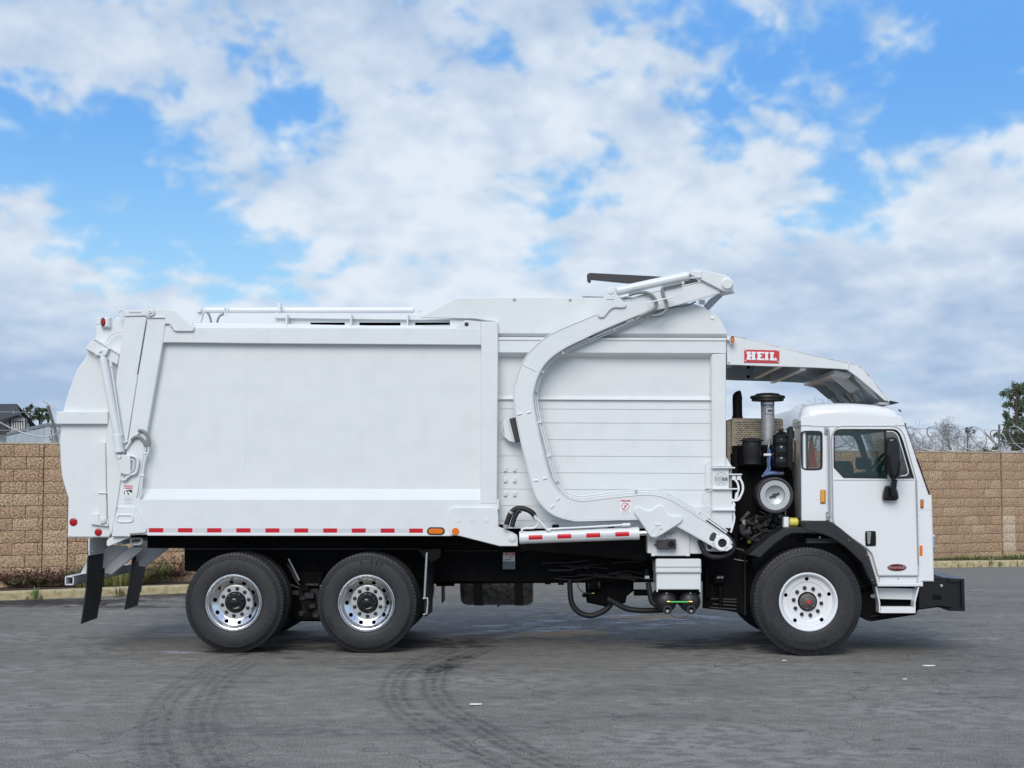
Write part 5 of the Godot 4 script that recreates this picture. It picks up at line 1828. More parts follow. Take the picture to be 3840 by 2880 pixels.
func hopper():
	var w: Material = M.white_paint
	var h := node("hopper_body", T)
	var x0 := 1800.0
	# boxed hull
	var st := stool()
	add_prism(st, flat(zz("d", [1070, 730, 1567, 732, 1566, 1140, 1070, 1140]), -0.16), -0.165, FAR + 0.16, 0.01)
	obj("hull", st, w, h)
	# the hat: side sheet above the shoulder, with the roof between both
	var hat := zz("E", [1640, 196, 1882, 66]) + zz("G", [0, 268, 950, 269]) + spline2(zz("G", [1000, 275, 1400, 292, 1700, 318, 1800, 340, 1880, 380, 1945, 422, 2000, 490, 2034, 560, 2036, 590]), 4) + zz("G", [2036, 591, 38, 584]) + zz("E", [2150, 300, 2140, 222, 2078, 216, 2000, 204])
	st = stool()
	add_prism(st, flat(hat, -0.02), -0.02, -0.06, 0.006)
	var hs := obj("shoulder_sheet", st, w, h)
	st = stool()
	for q in [[183, 287], [670, 290]]:
		add_lathe(st, [[0, 0.012], [0.014, 0.010], [0.018, 0]], Transform3D(Basis(), l1("G", q[0], q[1], -0.02)), 10)
	obj("bolt_heads", st, M.decal_grey, h)
	puck("cover_cap", l1("G", 1912, 446, -0.02), px(17, "G"), 0.012, M.sign_white, h)
	st = stool()
	add_prism(st, flat(hat, -0.06), FAR + 0.06, FAR + 0.02, 0.006)
	obj("shoulder_sheet", st, w, h)
	var roof_y := l1("G", 500, 300, -0.06)
	st = stool()
	add_prism(st, flat(zz("G", [-380, 330, 1700, 330, 1990, 520, 2020, 600, -380, 600]), -0.06), -0.06, FAR + 0.06, 0.01)
	obj("roof", st, w, h)
	# bands of the side: undercut, rail, undercut
	undercut("undercut", h, [[38, 584], [2036, 591]], [[38, 616], [2036, 623]], -0.02, -0.085)
	prism("shoulder_rail", zz("G", [38, 616, 2034, 623, 2034, 757, 38, 750]), -0.02, -0.17, w, h, 0.005)
	prism("rail_bead", zz("G", [38, 618, 2034, 625, 2034, 650, 38, 644]), -0.008, -0.05, w, h, 0.008)
	undercut("undercut", h, [[38, 750], [1906, 757]], [[38, 796], [1900, 801]], -0.02, -0.13)
	prism("front_post", zz("G", [1908, 764, 2032, 759]) + zz("H", [2040, 100, 2041, 664, 1926, 664, 1921, 0]), 0.0, -0.17, w, h, 0.007)
	# lapped side sheets, each standing a little proud of the one below at its foot
	var ys := [[796, 801, "G"], [72, 74, "H"], [182, 189, "H"], [297, 303, "H"], [435, 443, "H"], [572, 580, "H"], [710, 718, "H"], [847, 857, "H"], [985, 995, "H"], [1110, 1120, "H"], [1176, 1176, "H"]]
	for i in ys.size() - 1:
		var t: Array = ys[i]
		var b: Array = ys[i + 1]
		var xl: float = 38.0 if t[2] == "G" else 145.0
		var xr: float = 1906.0 if t[2] == "G" else 1928.0
		var tl := l1(t[2], xl, t[0], -0.135)
		var tr := l1(t[2], xr, t[1], -0.135)
		var out := -0.129 if i != 0 else -0.135
		var bl := l1(b[2], 145, b[0], out)
		var br := l1(b[2], 1928, b[1], out)
		st = stool()
		add_hexa(st, [tl, tr, br, bl], [tl + Vector3(0, 0, -0.05), tr + Vector3(0, 0, -0.05), br + Vector3(0, 0, -0.05), bl + Vector3(0, 0, -0.05)])
		obj("side_panel", st, w, h)
	var f := [l1("H", 145, 74, -0.135), l1("H", 1924, 78, -0.135), l1("H", 1924, 112, -0.10), l1("H", 145, 104, -0.10)]
	st = stool()
	add_hexa(st, f, f.map(func(v): return v + Vector3(0, -0.01, -0.08)))
	obj("sill_strip", st, w, h)
	prism("panel_trim", zz("G", [1896, 760, 1912, 760]) + zz("H", [1928, 0, 1928, 74, 1912, 62]), -0.06, -0.14, w, h, 0.004)
	# right-hand lower box with shelves and the maker's sticker
	var bx := prism("valve_box", zz("H", [1928, 668, 2064, 668, 2066, 850, 2090, 856, 2096, 1100, 2090, 1176, 1926, 1176]), 0.01, -0.22, w, h, 0.006)
	for y in [672, 848, 1024]:
		pbox("shelf_edge", "H", 1926, y - 6, [2116, 2140, 2118][[672, 848, 1024].find(y)], y + 7, 0.05, -0.1, w, h, 0.005)
	prism("corner_brace", zz("H", [2040, 580, 2092, 664, 2040, 664]), -0.02, -0.06, w, h, 0.004)
	prism("edge_plate", zz("H", [1870, 640, 1895, 615, 1928, 610, 1928, 850, 1870, 848]), -0.085, -0.14, w, h, 0.004)
	st = stool()
	add_tube(st, PackedVector3Array(range(33).map(func(k): return l1("H", 1940 + 96 * cos(TAU * k / 32), 930 - 74 * sin(TAU * k / 32), 0.006))), 0.006, 6, false)
	obj("pressed_ring", st, w, h)
	prism("lower_sheet", zz("H", [1650, 995, 1928, 995, 1928, 1176, 1900, 1176]), -0.10, -0.15, w, h, 0.004)
	# sticker
	var sc := l1("H", 2000, 766, 0.0125)
	var sr := px(53, "H")
	st = stool()
	for arc in [[0.15, 1.25], [1.35, 1.75], [1.9, 2.95], [3.35, 4.55], [4.75, 6.1]]:
		add_lathe(st, [[sr * 0.93, 0], [sr * 0.93, 0.001], [sr, 0.001], [sr, 0]], Transform3D(Basis(), sc), 10, arc[0], arc[1])
	for q in [[-53, -13, 53, -10.5], [-53, 10, 53, 12.5], [-53, -13, -50.5, 12.5], [50.5, -13, 53, 12.5]]:
		add_box(st, sc + Vector3(px(q[0], "H"), px(q[1], "H"), 0), sc + Vector3(px(q[2], "H"), px(q[3], "H"), 0.001))
	obj("sticker_print", st, M.sticker_grey, h)
	var font := SystemFont.new()
	font.font_names = PackedStringArray(["Droid Sans"])
	font.font_weight = 700
	words("sticker_lettering", "TRUCK", font, px(11, "H"), sc + Vector3(px(-22, "H"), px(0, "H"), 0.0005), M.sticker_grey, h, 0.001, 1.1)
	box("sticker_block", sc + Vector3(px(9, "H"), px(-12, "H"), -0.001), sc + Vector3(px(52, "H"), px(12, "H"), 0.0008), M.decal_black, h, 0.0)
	words("sticker_lettering", "SITE", font, px(10, "H"), sc + Vector3(px(31, "H"), px(0, "H"), 0.0015), M.sign_white, h, 0.001, 1.0)
	st = stool()
	var g := RandomNumberGenerator.new()
	g.seed = 3
	for q in [[24, 46], [-24, 60], [-32, 34]]:
		var a: float = -q[1] / 2.0
		while a < q[1] / 2.0:
			var b: float = a + g.randf_range(3, 9)
			add_box(st, sc + Vector3(px(a, "H"), px(q[0] - 2, "H"), 0), sc + Vector3(px(b, "H"), px(q[0] + 2, "H"), 0.0008))
			a = b + 2.0
	obj("sticker_small_print", st, M.sticker_grey, h)
	# valves and white hoses at the front edge
	pbox("valve_plate", "H", 2068, 722, 2174, 734, 0.04, -0.1, w, h, 0.004)
	pbox("valve_block", "H", 2064, 676, 2092, 840, -0.02, -0.14, M.galvanised, h, 0.01)
	for x in [2106, 2148]:
		rod("valve_body", l1("H", x, 736, 0.0), l1("H", x, 775, 0.0), px(19, "H"), M.sign_white, h, 16)
	tube("white_hose", lp("H", [2112, 770, 2136, 800, 2146, 850, 2130, 900, 2122, 945], 0.01), px(9, "H"), M.sign_white, h)
	tube("white_hose", lp("H", [2158, 765, 2178, 810, 2180, 860, 2160, 910, 2138, 940, 2090, 945], 0.01), px(10, "H"), M.sign_white, h)
	tube("white_hose", lp("H", [2092, 930, 2108, 980, 2104, 1040, 2110, 1090, 2098, 1150, 2080, 1210], 0.0), px(9, "H"), M.sign_white, h)
	rod("hose_joint", l1("H", 2132, 880, 0.01), l1("H", 2124, 935, 0.01), px(14, "H"), M.sign_white, h, 12)
	rod("hose_joint", l1("H", 2108, 970, 0.0), l1("H", 2100, 1020, 0.0), px(13, "H"), M.sign_white, h, 12)
	# six studs beside the post
	for y in [687, 776, 890]:
		for x in [211, 287]:
			var s := stool()
			var c := l1("H", x, y, -0.125)
			add_box(s, c - Vector3(0.017, 0.022, 0.02), c + Vector3(0.017, 0.022, 0.018), 0.005)
			obj("stud_block", s, w, h)
	# rubber rest for the arm
	prism("pad_bracket", zz("H", [188, 300, 212, 262, 240, 262, 282, 462, 240, 452, 206, 420]), -0.02, -0.06, w, h, 0.005)
	var sb := stool()
	add_tube(sb, spline(lp("H", [215, 268, 185, 330, 195, 400, 240, 450, 282, 460], -0.06)), 0.008, 8)
	obj("pad_hoop", sb, w, h)
	prism("rest_pad", zz("H", [234, 268, 292, 254, 338, 448, 282, 462]), 0.025, -0.11, M.pad_rubber, h, 0.006)
	prism("pad_face_plate", zz("H", [232, 268, 242, 266, 290, 460, 282, 463]), 0.03, -0.12, w, h, 0.003)
	# white lower box under the arm
	prism("pivot_box", zz("M", [386, 400, 386, 676, 440, 684, 990, 684, 1040, 660, 1230, 660, 1230, 300, 600, 300]), -0.02, -0.30, w, h, 0.006)
	prism("pivot_cover", zz("M", [432, 500, 432, 690, 440, 708, 856, 708, 864, 690, 868, 380, 600, 380]), 0.002, -0.06, w, h, 0.005)
	for x in [452, 845]:
		pbox("cover_foot", "M", x - 22, 690, x + 22, 712, 0.012, -0.02, w, h, 0.004)
	var lamp := stool()
	add_prism(lamp, flat(zz("M", [492, 536, 598, 532, 600, 522, 708, 520, 712, 632, 600, 636, 494, 630]), 0.08), 0.08, -0.01, 0.008)
	obj("work_lamp", lamp, M.pad_rubber, h)
	lathe("work_lamp_bezel", [[px(36, "M"), 0.002], [px(40, "M"), 0.012], [px(52, "M"), 0.012], [px(55, "M"), 0.0]], l1("M", 656, 578, 0.08), M.pad_rubber, h)
	lathe("work_lamp_lens", [[0, 0.003], [px(38, "M"), 0.003], [px(38, "M"), -0.01]], l1("M", 656, 578, 0.08), M.gloss_black, h)
	rod("lamp_bolt", l1("M", 458, 582, 0.04), l1("M", 494, 582, 0.04), px(8, "M"), M.pad_rubber, h, 10)
	tube("grease_pipe", lp("M", [580, 500, 585, 470, 620, 455, 655, 450, 700, 430], 0.03), 0.006, M.galvanised, h)
	lathe("grease_fitting", [[0, 0.02], [px(11, "M"), 0.018], [px(15, "M"), 0.0]], l1("M", 654, 450, 0.03), M.galvanised, h, 14)
	warning(h, "H", 1162, 938, 1250, 1064, 0.1325, 1)

func undercut(called: String, parent: Node, a: Array, b: Array, za: float, zb: float):
	var f := [l1("G", a[0][0], a[0][1], za), l1("G", a[1][0], a[1][1], za), l1("G", b[1][0], b[1][1], zb), l1("G", b[0][0], b[0][1], zb)]
	var st := stool()
	add_hexa(st, f, f.map(func(v): return Vector3(v.x, v.y + 0.004, minf(za, zb) - 0.10)))
	obj(called, st, M.white_paint, parent)

func arms():
	var w: Material = M.white_paint
	var inner := spline2(zz("V", [1850, 350, 1640, 410, 1200, 530, 1000, 575]) + zz("G", [1330, 395, 1000, 530, 800, 622, 640, 700, 560, 750, 500, 795, 440, 860, 400, 930, 368, 1010]) + zz("H", [440, 60, 444, 140, 460, 240, 500, 440, 560, 680, 600, 790, 640, 850, 700, 900, 760, 932, 860, 948, 1080, 922, 1250, 905, 1340, 898, 1430, 898, 1540, 922, 1660, 985, 1850, 1105, 2010, 1215, 2065, 1258, 2092, 1300]), 3)
	var outer := spline2(zz("H", [2085, 1318, 2040, 1356, 1998, 1354, 1960, 1340, 1640, 1160, 1480, 1108, 1310, 1100, 850, 1114, 760, 1108, 650, 1080, 560, 1030, 480, 940, 440, 850, 400, 700, 345, 480, 300, 260, 284, 150, 280, 0]) + zz("G", [195, 1000, 215, 930, 245, 860, 300, 765, 380, 680, 500, 590, 700, 500, 910, 412]) + zz("V", [600, 456, 860, 366, 1130, 300, 1400, 246, 1620, 200]), 3)
	for far in 2:
		var z0: float = 0.13 if not far else FAR - 0.03
		var arm := node("lift_arm", T)
		var st := stool()
		var outline := flat(inner + outer + zz("V", [1900, 260]), 0.13)
		add_prism(st, outline, z0, z0 - 0.10, 0.010)
		obj("arm_beam", st, w, arm)
		if far: continue
		# the flanges that stand along both edges
		for e in [inner, outer]:
			var path := PackedVector3Array()
			for p in e: path.append(L(p, 0.13))
			st = stool()
			add_tube(st, path, 0.006, 6)
			obj("edge_weld", st, w, arm)
		for q in [["G", 262, 855, 378, 914], ["H", 310, 232, 345, 222], ["H", 388, 218, 422, 208], ["H", 444, 780, 480, 776], ["H", 522, 764, 555, 756], ["H", 588, 1006, 614, 982], ["H", 640, 940, 656, 922]]:
			st = stool()
			var a := l1(q[0], q[1], q[2], 0.13)
			var b := l1(q[0], q[3], q[4], 0.13)
			add_tube(st, PackedVector3Array([a, b]), 0.007 if q[0] == "G" else 0.012, 8)
			obj("weld_tab", st, w, arm)
	# gussets and pins on the near arm
	var lower := prism("arm_gusset", loop2(zz("H", [1280, 1050, 1282, 1012, 1312, 995, 1345, 1008, 1392, 1028, 1432, 1018, 1470, 988, 1505, 984, 1532, 1010, 1560, 1055, 1615, 1075, 1660, 1070, 1682, 1095, 1664, 1130, 1580, 1185, 1482, 1244, 1445, 1256, 1410, 1240, 1370, 1180, 1320, 1105]), 3), 0.158, 0.10, w, T, 0.010)
	st_oval(lower, "H", 1455, 1200, 40, 52, -0.7, 0.158, w)
	puck("gusset_pin", l1("H", 1500, 1172, 0.158), px(13, "H"), 0.010, w, lower, 16)
	pbox("gusset_key", "H", 1452, 1140, 1500, 1150, 0.168, 0.15, w, lower, 0.002).rotation.z = 0.0
	var upper := prism("arm_gusset", loop2(zz("V", [312, 362, 322, 325, 350, 288, 398, 270, 445, 276, 462, 320, 476, 385, 530, 430, 600, 500, 598, 530, 578, 548, 535, 552, 450, 550, 400, 570, 350, 620, 312, 668, 262, 684, 218, 655, 232, 590, 262, 500]), 3), 0.158, 0.06, w, T, 0.008)
	puck("arm_pin", l1("V", 394, 338, 0.158), px(34, "V"), 0.012, w, upper)
	pbox("pin_keeper", "V", 336, 378, 438, 438, 0.166, 0.15, w, upper, 0.003)
	# ram on the upper arm
	rod("arm_ram", l1("V", 470, 330, 0.10), l1("V", 1428, 122, 0.10), px(61, "V"), w, T, 32, 0.008)
	rod("arm_ram_gland", l1("V", 1418, 124, 0.10), l1("V", 1436, 120, 0.10), px(63, "V"), w, T, 32, 0.004)
	rod("arm_ram_rod", l1("V", 1430, 121, 0.10), l1("V", 1500, 106, 0.10), px(26, "V"), M.galvanised, T, 20)
	pbox("ram_port", "V", 1340, 196, 1380, 236, 0.12, 0.06, w, T, 0.006)
	# head of the arm with the fork pivot
	var head := prism("arm_head", zz("V", [1454, 96, 1460, 62, 1482, 44, 1520, 38, 1620, 46, 1900, 104, 1985, 138, 2030, 190, 2040, 240, 2032, 300, 2050, 332, 2056, 350, 1902, 382, 1862, 345, 1640, 208, 1500, 132, 1468, 116]), 0.100, 0.03, w, T, 0.006)
	prism("arm_head_cheek", zz("V", [1454, 96, 1460, 62, 1482, 44, 1520, 38, 1620, 46, 1900, 104, 1985, 138, 2030, 190, 2036, 260, 2020, 310, 1985, 335, 1940, 338, 1880, 318, 1640, 196, 1500, 128, 1468, 112]), 0.172, 0.10, w, T, 0.008)
	lathe("fork_pivot", [[0, 0.035], [px(4, "V"), 0.035], [px(5, "V"), 0.030], [px(62, "V"), 0.030], [px(66, "V"), 0.024], [px(66, "V"), 0.014], [px(80, "V"), 0.012], [px(84, "V"), 0.0], [px(84, "V"), -0.01]], l1("V", 1950, 234, 0.172), w, T)
	pbox("head_block", "V", 1508, 62, 1612, 152, 0.186, 0.16, w, T, 0.006)
	rod("head_stud", l1("V", 2002, 132, 0.15), l1("V", 2008, 105, 0.15), px(12, "V"), w, T, 12)
	prism("fork_tube_plate", zz("V", [1640, 520, 1700, 580, 1902, 385, 1850, 350, 1720, 430]), -0.10, -0.16, M.decal_grey, T, 0.005)  # shade on this inner plate put into its grey
	var ft := l1("V", 1950, 234, -0.05)
	rod("fork_cross_tube", ft, ft + Vector3(0, 0, FAR + 0.15), px(60, "V"), w, T)
	pbox("limit_switch", "V", 1576, 440, 1656, 500, 0.0, -0.06, w, T, 0.008)
	# forks lying back over the hopper
	for z in [-0.55, -1.80]:
		prism("fork", zz("V", [76, 112, 86, 92, 122, 82, 1010, 128, 1560, 160, 1560, 215, 1300, 250, 600, 216, 132, 170, 128, 205, 104, 213, 78, 186]) if z == -0.55 else zz("V", [10, 402, 60, 398, 700, 412, 1500, 300, 1500, 350, 700, 440, 60, 408]), z, z - 0.07, M.fork_steel, T, 0.006 if z == -0.55 else 0.001)
	# hydraulic lines along the inner edge of the arm
	for k in 2:
		var o := 0.012 + 0.022 * k
		var path := PackedVector3Array()
		for p in zz("V", [800, 660, 620, 740]) + zz("G", [900, 596, 640, 712, 505, 795, 410, 910, 368, 1020]) + zz("H", [444, 70, 466, 235, 500, 360, 545, 530, 590, 710, 625, 800, 700, 893, 770, 925, 860, 934, 1080, 905, 1250, 888, 1430, 885, 1540, 908, 1660, 972, 1850, 1088, 2040, 1222]):
			path.append(L(p, 0.075 - 0.03 * k))
		path = spline(path, 4)
		var shifted := PackedVector3Array()
		for i in path.size():
			var d := (path[mini(i + 1, path.size() - 1)] - path[maxi(i - 1, 0)]).normalized()
			shifted.append(path[i] + Vector3(-d.y, d.x, 0) * o)
		var st := stool()
		add_tube(st, shifted, 0.0085, 8)
		obj("arm_line", st, M.white_paint, T)
		if k == 0:
			for i in range(6, shifted.size() - 4, 7):
				st = stool()
				var d := (shifted[i + 1] - shifted[i]).normalized()
				add_box(st, Vector3(-0.012, -0.022, -0.03), Vector3(0.012, 0.026, 0.022), 0.003, Transform3D(Basis(d, Vector3(-d.y, d.x, 0), Vector3(0, 0, 1)), shifted[i]))
				obj("line_clamp", st, w if i % 3 else M.decal_grey, T)
	for q in [[600, 742, 700, 695, 20], [718, 690, 775, 668, 16]]:
		rod("line_coupling", l1("V", q[0], q[1], 0.09), l1("V", q[2], q[3], 0.09), px(q[4], "V"), w, T, 14)
	tube("arm_hose", lp("V", [640, 380, 740, 350, 860, 345, 950, 390, 1000, 470, 980, 560, 880, 620, 780, 665], 0.17), px(22, "V"), M.grey_hose, T, 12)
	tube("arm_hose", lp("V", [1340, 220, 1230, 250, 1110, 275, 1085, 310, 1100, 390, 1140, 480, 1135, 580, 1070, 640, 950, 660], 0.16), px(22, "V"), M.grey_hose, T, 12)
	tube("arm_pipe", lp("V", [520, 410, 600, 392, 650, 378], 0.15), px(16, "V"), w, T)
	tube("hose_guard", lp("V", [885, 485, 910, 478, 1200, 410, 1228, 405], 0.21), px(9, "V"), M.sign_white, T)
	tube("arm_line", lp("V", [950, 640, 1060, 590, 1210, 545, 1400, 520, 1530, 470], 0.02), px(11, "V"), M.grey_hose, T)
	# big ram that swings the arm
	var a := l1("F", 882, 258, 0.10)
	var b := l1("F", 1872, 221, 0.10)
	var lr := node("lift_ram", T)
	rod("barrel", a, b, px(51, "F"), w, lr, 40, 0.008)
	rod("end_cap", l1("F", 880, 258, 0.10), l1("F", 935, 256, 0.10), px(53, "F"), w, lr, 40, 0.006)
	rod("gland", l1("F", 1815, 223, 0.10), l1("F", 1874, 221, 0.10), px(53, "F"), w, lr, 40, 0.006)
	rod("piston_rod", b, l1("F", 1960, 218, 0.10), px(22, "F"), M.chrome, lr)
	var fr := rod_frame(a, b)
	var ln := a.distance_to(b)
	for q in [[957, 1072], [1195, 1310], [1433, 1549], [1673, 1788]]:
		var t0 := (l1("F", q[0], 240, 0.10).x - b.x) / (a.x - b.x) * ln
		var t1 := (l1("F", q[1], 240, 0.10).x - b.x) / (a.x - b.x) * ln
		var st := stool()
		var rr := px(51, "F") + 0.0008
		# a strip wrapped part of the way round the barrel on the camera's side
		var c0 := atan2(fr.basis.inverse().z.y, 1.0)
		var facing: Vector3 = fr.basis.inverse() * Vector3(0, 0, 1)
		var mid := atan2(facing.y, facing.x)
		add_lathe(st, [[rr, maxf(t0, t1)], [rr, minf(t0, t1)]], fr, 10, mid - 0.34, mid + 0.40)
		obj("red_tape", st, M.red_tape, lr)
	var xs := [[1075, 1193], [1312, 1431], [1551, 1671]]
	for q in xs:
		var t0 := (l1("F", q[0], 240, 0.10).x - b.x) / (a.x - b.x) * ln
		var t1 := (l1("F", q[1], 240, 0.10).x - b.x) / (a.x - b.x) * ln
		var st := stool()
		var rr := px(51, "F") + 0.0006
		var facing: Vector3 = fr.basis.inverse() * Vector3(0, 0, 1)
		var mid := atan2(facing.y, facing.x)
		add_lathe(st, [[rr, maxf(t0, t1)], [rr, minf(t0, t1)]], fr, 10, mid - 0.33, mid + 0.39)
		obj("silver_tape", st, M.silver_tape, lr)
	tube("ram_pipe", lp("F", [1110, 192, 1130, 186, 1400, 172, 1735, 152], 0.14), px(9, "F"), w, T)
	rod("pipe_union", l1("F", 1730, 153, 0.14), l1("F", 1800, 149, 0.14), px(15, "F"), w, T, 12)
	tube("ram_pipe", lp("F", [905, 210, 900, 188, 930, 180, 1000, 176, 1032, 150, 1030, 110, 1005, 85], 0.14), px(9, "F"), w, T)
	tube("ram_pipe", lp("F", [1010, 90, 1060, 135, 1110, 190, 1135, 200], 0.15), px(10, "F"), w, T)
	tube("black_hose", lp("F", [766, 170, 785, 110, 812, 50, 865, 14, 935, 22, 985, 50, 1008, 82], 0.10), px(22, "F"), M.hose_rubber, T, 12)
	tube("black_hose", lp("F", [818, 165, 836, 100, 862, 48, 885, 30], 0.12), px(20, "F"), M.hose_rubber, T, 12)
	for q in [[766, 175, 770, 150], [818, 172, 822, 148], [1000, 75, 1016, 95], [874, 42, 884, 28], [806, 60, 818, 42]]:
		rod("hose_ferrule", l1("F", q[0], q[1], 0.11), l1("F", q[2], q[3], 0.11), px(23, "F"), M.galvanised, T, 14)
	# foot of the arm: pivot eye, spoke openings and the cable loop round it
	lathe("arm_pivot", [[px(36, "H"), 0.0], [px(36, "H"), 0.030], [px(60, "H"), 0.030], [px(66, "H"), 0.022], [px(66, "H"), -0.02]], l1("H", 2008, 1296, 0.13), M.sign_white, T)
	lathe("bore_shade_disc", [[0, 0.004], [px(36, "H"), 0.004]], l1("H", 2008, 1296, 0.13), M.matte_black, T)  # flat dark disc, the shade of a bore put into its colour
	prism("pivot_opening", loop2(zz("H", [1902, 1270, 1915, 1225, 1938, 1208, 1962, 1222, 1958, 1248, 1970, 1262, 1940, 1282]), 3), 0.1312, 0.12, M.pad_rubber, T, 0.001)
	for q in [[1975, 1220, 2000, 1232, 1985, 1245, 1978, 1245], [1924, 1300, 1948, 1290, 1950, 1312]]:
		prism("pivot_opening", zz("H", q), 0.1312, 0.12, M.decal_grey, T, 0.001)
	prism("pivot_lug", zz("H", [2030, 1330, 2062, 1312, 2094, 1318, 2092, 1340, 2050, 1366, 2020, 1362]), 0.16, 0.08, M.sign_white, T, 0.006)
	tube("cable_loop", lp("H", [1880, 1108, 1960, 1180, 2060, 1250, 2100, 1310, 2088, 1370, 2020, 1405, 1940, 1412, 1880, 1390, 1840, 1330, 1824, 1272], 0.05), px(22, "H"), M.hose_rubber, T, 12)
	tube("cable_loop", lp("H", [1845, 1370, 1890, 1402, 1970, 1412, 2060, 1380, 2112, 1345, 2190, 1362], 0.02), px(12, "H"), M.hose_rubber, T, 8)
	prism("pivot_bracket", zz("H", [1868, 1300, 1900, 1290, 1960, 1330, 2010, 1372, 1868, 1366]), 0.04, -0.1, M.galvanised, T, 0.006)
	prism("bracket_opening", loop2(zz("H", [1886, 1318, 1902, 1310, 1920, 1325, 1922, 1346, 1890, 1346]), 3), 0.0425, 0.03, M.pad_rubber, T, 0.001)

func st_oval(parent: Node, r: String, x: float, y: float, rx: float, ry: float, turn: float, z: float, m: Material):
	var st := stool()
	var pts := PackedVector3Array()
	for k in 29:
		var t := TAU * k / 28
		var v := Vector2(cos(t) * rx * 0.62, sin(t) * ry).rotated(-turn)
		pts.append(l1(r, x + v.x, y + v.y, z))
	add_tube(st, pts, 0.005, 8, false)
	obj("pressed_oval", st, m, parent)

func underside():
	var k: Material = M.chassis_black
	# between and behind the wheels: axles, suspension, brake parts
	for q in [[498, 688], [1600, 683]]:
		var c := l1("D", q[0], q[1], -0.10)
		c.y = 0.53
		rod("axle", Vector3(c.x, c.y, -0.35), Vector3(c.x, c.y, FAR + 0.35), 0.085, k, T)
		lathe("differential", [[0, 0.20], [0.12, 0.19], [0.20, 0.10], [0.22, 0.0], [0.20, -0.10], [0.12, -0.19], [0, -0.20]], Vector3(c.x, c.y, -1.22), k, T)
		rod("brake_chamber", Vector3(c.x + 0.24, c.y + 0.05, -0.62), Vector3(c.x + 0.44, c.y + 0.12, -0.62), 0.085, k, T)
		rod("brake_drum", Vector3(c.x, c.y, -0.30), Vector3(c.x, c.y, -0.62), 0.20, k, T, 32, 0.02)
	prism("walking_beam", zz("D", [560, 640, 960, 600, 1060, 560, 1200, 560, 1300, 600, 1700, 640, 1700, 700, 1220, 842, 1060, 842, 560, 700]), -0.72, -0.84, k, T, 0.02)
	prism("saddle", zz("D", [1010, 425, 1250, 425, 1230, 520, 1195, 560, 1070, 560, 1030, 520]), -0.66, -0.80, k, T, 0.01)
	prism("saddle_cap", zz("D", [1000, 590, 1060, 560, 1210, 560, 1230, 700, 1210, 830, 1075, 830, 1060, 720]), -0.62, -0.80, M.plastic_black, T, 0.02)
	rod("bushing", l1("D", 1135, 690, -0.56), l1("D", 1135, 690, -0.8), 0.075, k, T)
	pbox("saddle_plate", "D", 1095, 528, 1205, 548, -0.58, -0.70, M.pad_rubber, T, 0.006)
	pbox("saddle_plate", "D", 1098, 785, 1200, 810, -0.58, -0.70, M.pad_rubber, T, 0.006)
	for q in [[960, 322, 1005, 430, 1035, 520], [945, 365, 985, 430, 1015, 500, 1050, 540]]:
		tube("brake_hose", lp("D", q, -0.58), 0.011, M.pad_rubber, T, 8)
	tube("shock_rod", lp("D", [955, 320, 1045, 500], -0.56), 0.012, M.galvanised, T, 8, false)
	prism("torque_arm", zz("D", [960, 525, 1060, 565, 1058, 578, 958, 538]), -0.60, -0.66, M.pad_rubber, T, 0.004)
	# mud flap and hanger in front of the tandem
	rod("flap_hanger_rod", l1("F", 112, 380, -0.10), l1("F", 92, 760, -0.10), 0.012, M.galvanised, T, 12)
	tube("flap_hook", lp("F", [80, 762, 118, 758, 120, 800, 112, 886, 82, 896], -0.08), 0.010, M.galvanised, T, 8, false)
	prism("flap_bracket", zz("F", [40, 360, 230, 345, 225, 425, 150, 465, 100, 440]), -0.12, -0.5, k, T, 0.006)
	var st := stool()
	var p := [l1("F", 105, 440, -0.12), l1("F", 98, 650, -0.12), l1("F", 92, 915, -0.12)]
	for i in 2:
		var f := [p[i], p[i] + Vector3(0.012, 0, 0), p[i + 1] + Vector3(0.012, 0, 0), p[i + 1]]
		add_hexa(st, f, f.map(func(v): return v + Vector3(0.02, 0, -0.62)))
	obj("mud_flap", st, M.flap_rubber, T)
	st = stool()
	var p2 := [l1("F", 232, 640, -1.85), l1("F", 234, 800, -1.85)]
	var f2 := [p2[0], p2[0] + Vector3(0.012, 0, 0), p2[1] + Vector3(0.012, 0, 0), p2[1]]
	add_hexa(st, f2, f2.map(func(v): return v + Vector3(0, 0, -0.4)))
	obj("mud_flap", st, M.flap_rubber, T)
	# prop shaft and lines
	rod("prop_shaft", l1("F", 100, 605, -1.2), l1("F", 2000, 590, -1.2), 0.05, k, T)
	rod("shaft_joint", l1("F", 190, 605, -1.2), l1("F", 340, 603, -1.2), 0.075, k, T)
	prism("belly_member", zz("F", [395, 540, 1860, 540, 1860, 618, 1290, 622, 990, 622, 380, 632, 385, 600]), -0.9, -1.5, k, T, 0.01)
	prism("side_member", zz("F", [880, 312, 1900, 258, 1990, 258, 1990, 430, 1895, 450, 1000, 370, 880, 360]), -0.30, -0.42, k, T, 0.01)
	pbox("member_lip", "F", 1090, 368, 1875, 376, -0.74, -0.80, M.plastic_black, T, 0.002)
	pbox("member_lip", "F", 240, 362, 940, 369, -0.74, -0.80, M.plastic_black, T, 0.002)
	# fuel tank on the far side with its straps
	var a := l1("F", 392, 640, -1.95)
	var b := l1("F", 995, 640, -1.95)
	var low := l1("F", 690, 822, -1.95)
	var r := 0.31
	st = stool()
	var ln := b.x - a.x
	add_lathe(st, [[0, ln], [r * 0.86, ln - 0.004], [r * 0.96, ln - 0.03], [r, ln - 0.08], [r, 0.08], [r * 0.96, 0.03], [r * 0.86, 0.004], [0, 0]], Transform3D(Basis(Vector3(0, 0, -1), Vector3(0, 1, 0), Vector3(1, 0, 0)), Vector3(a.x, low.y + r, -2.05)), 40)
	var tank := obj("fuel_tank", st, M.tank_alloy, T)
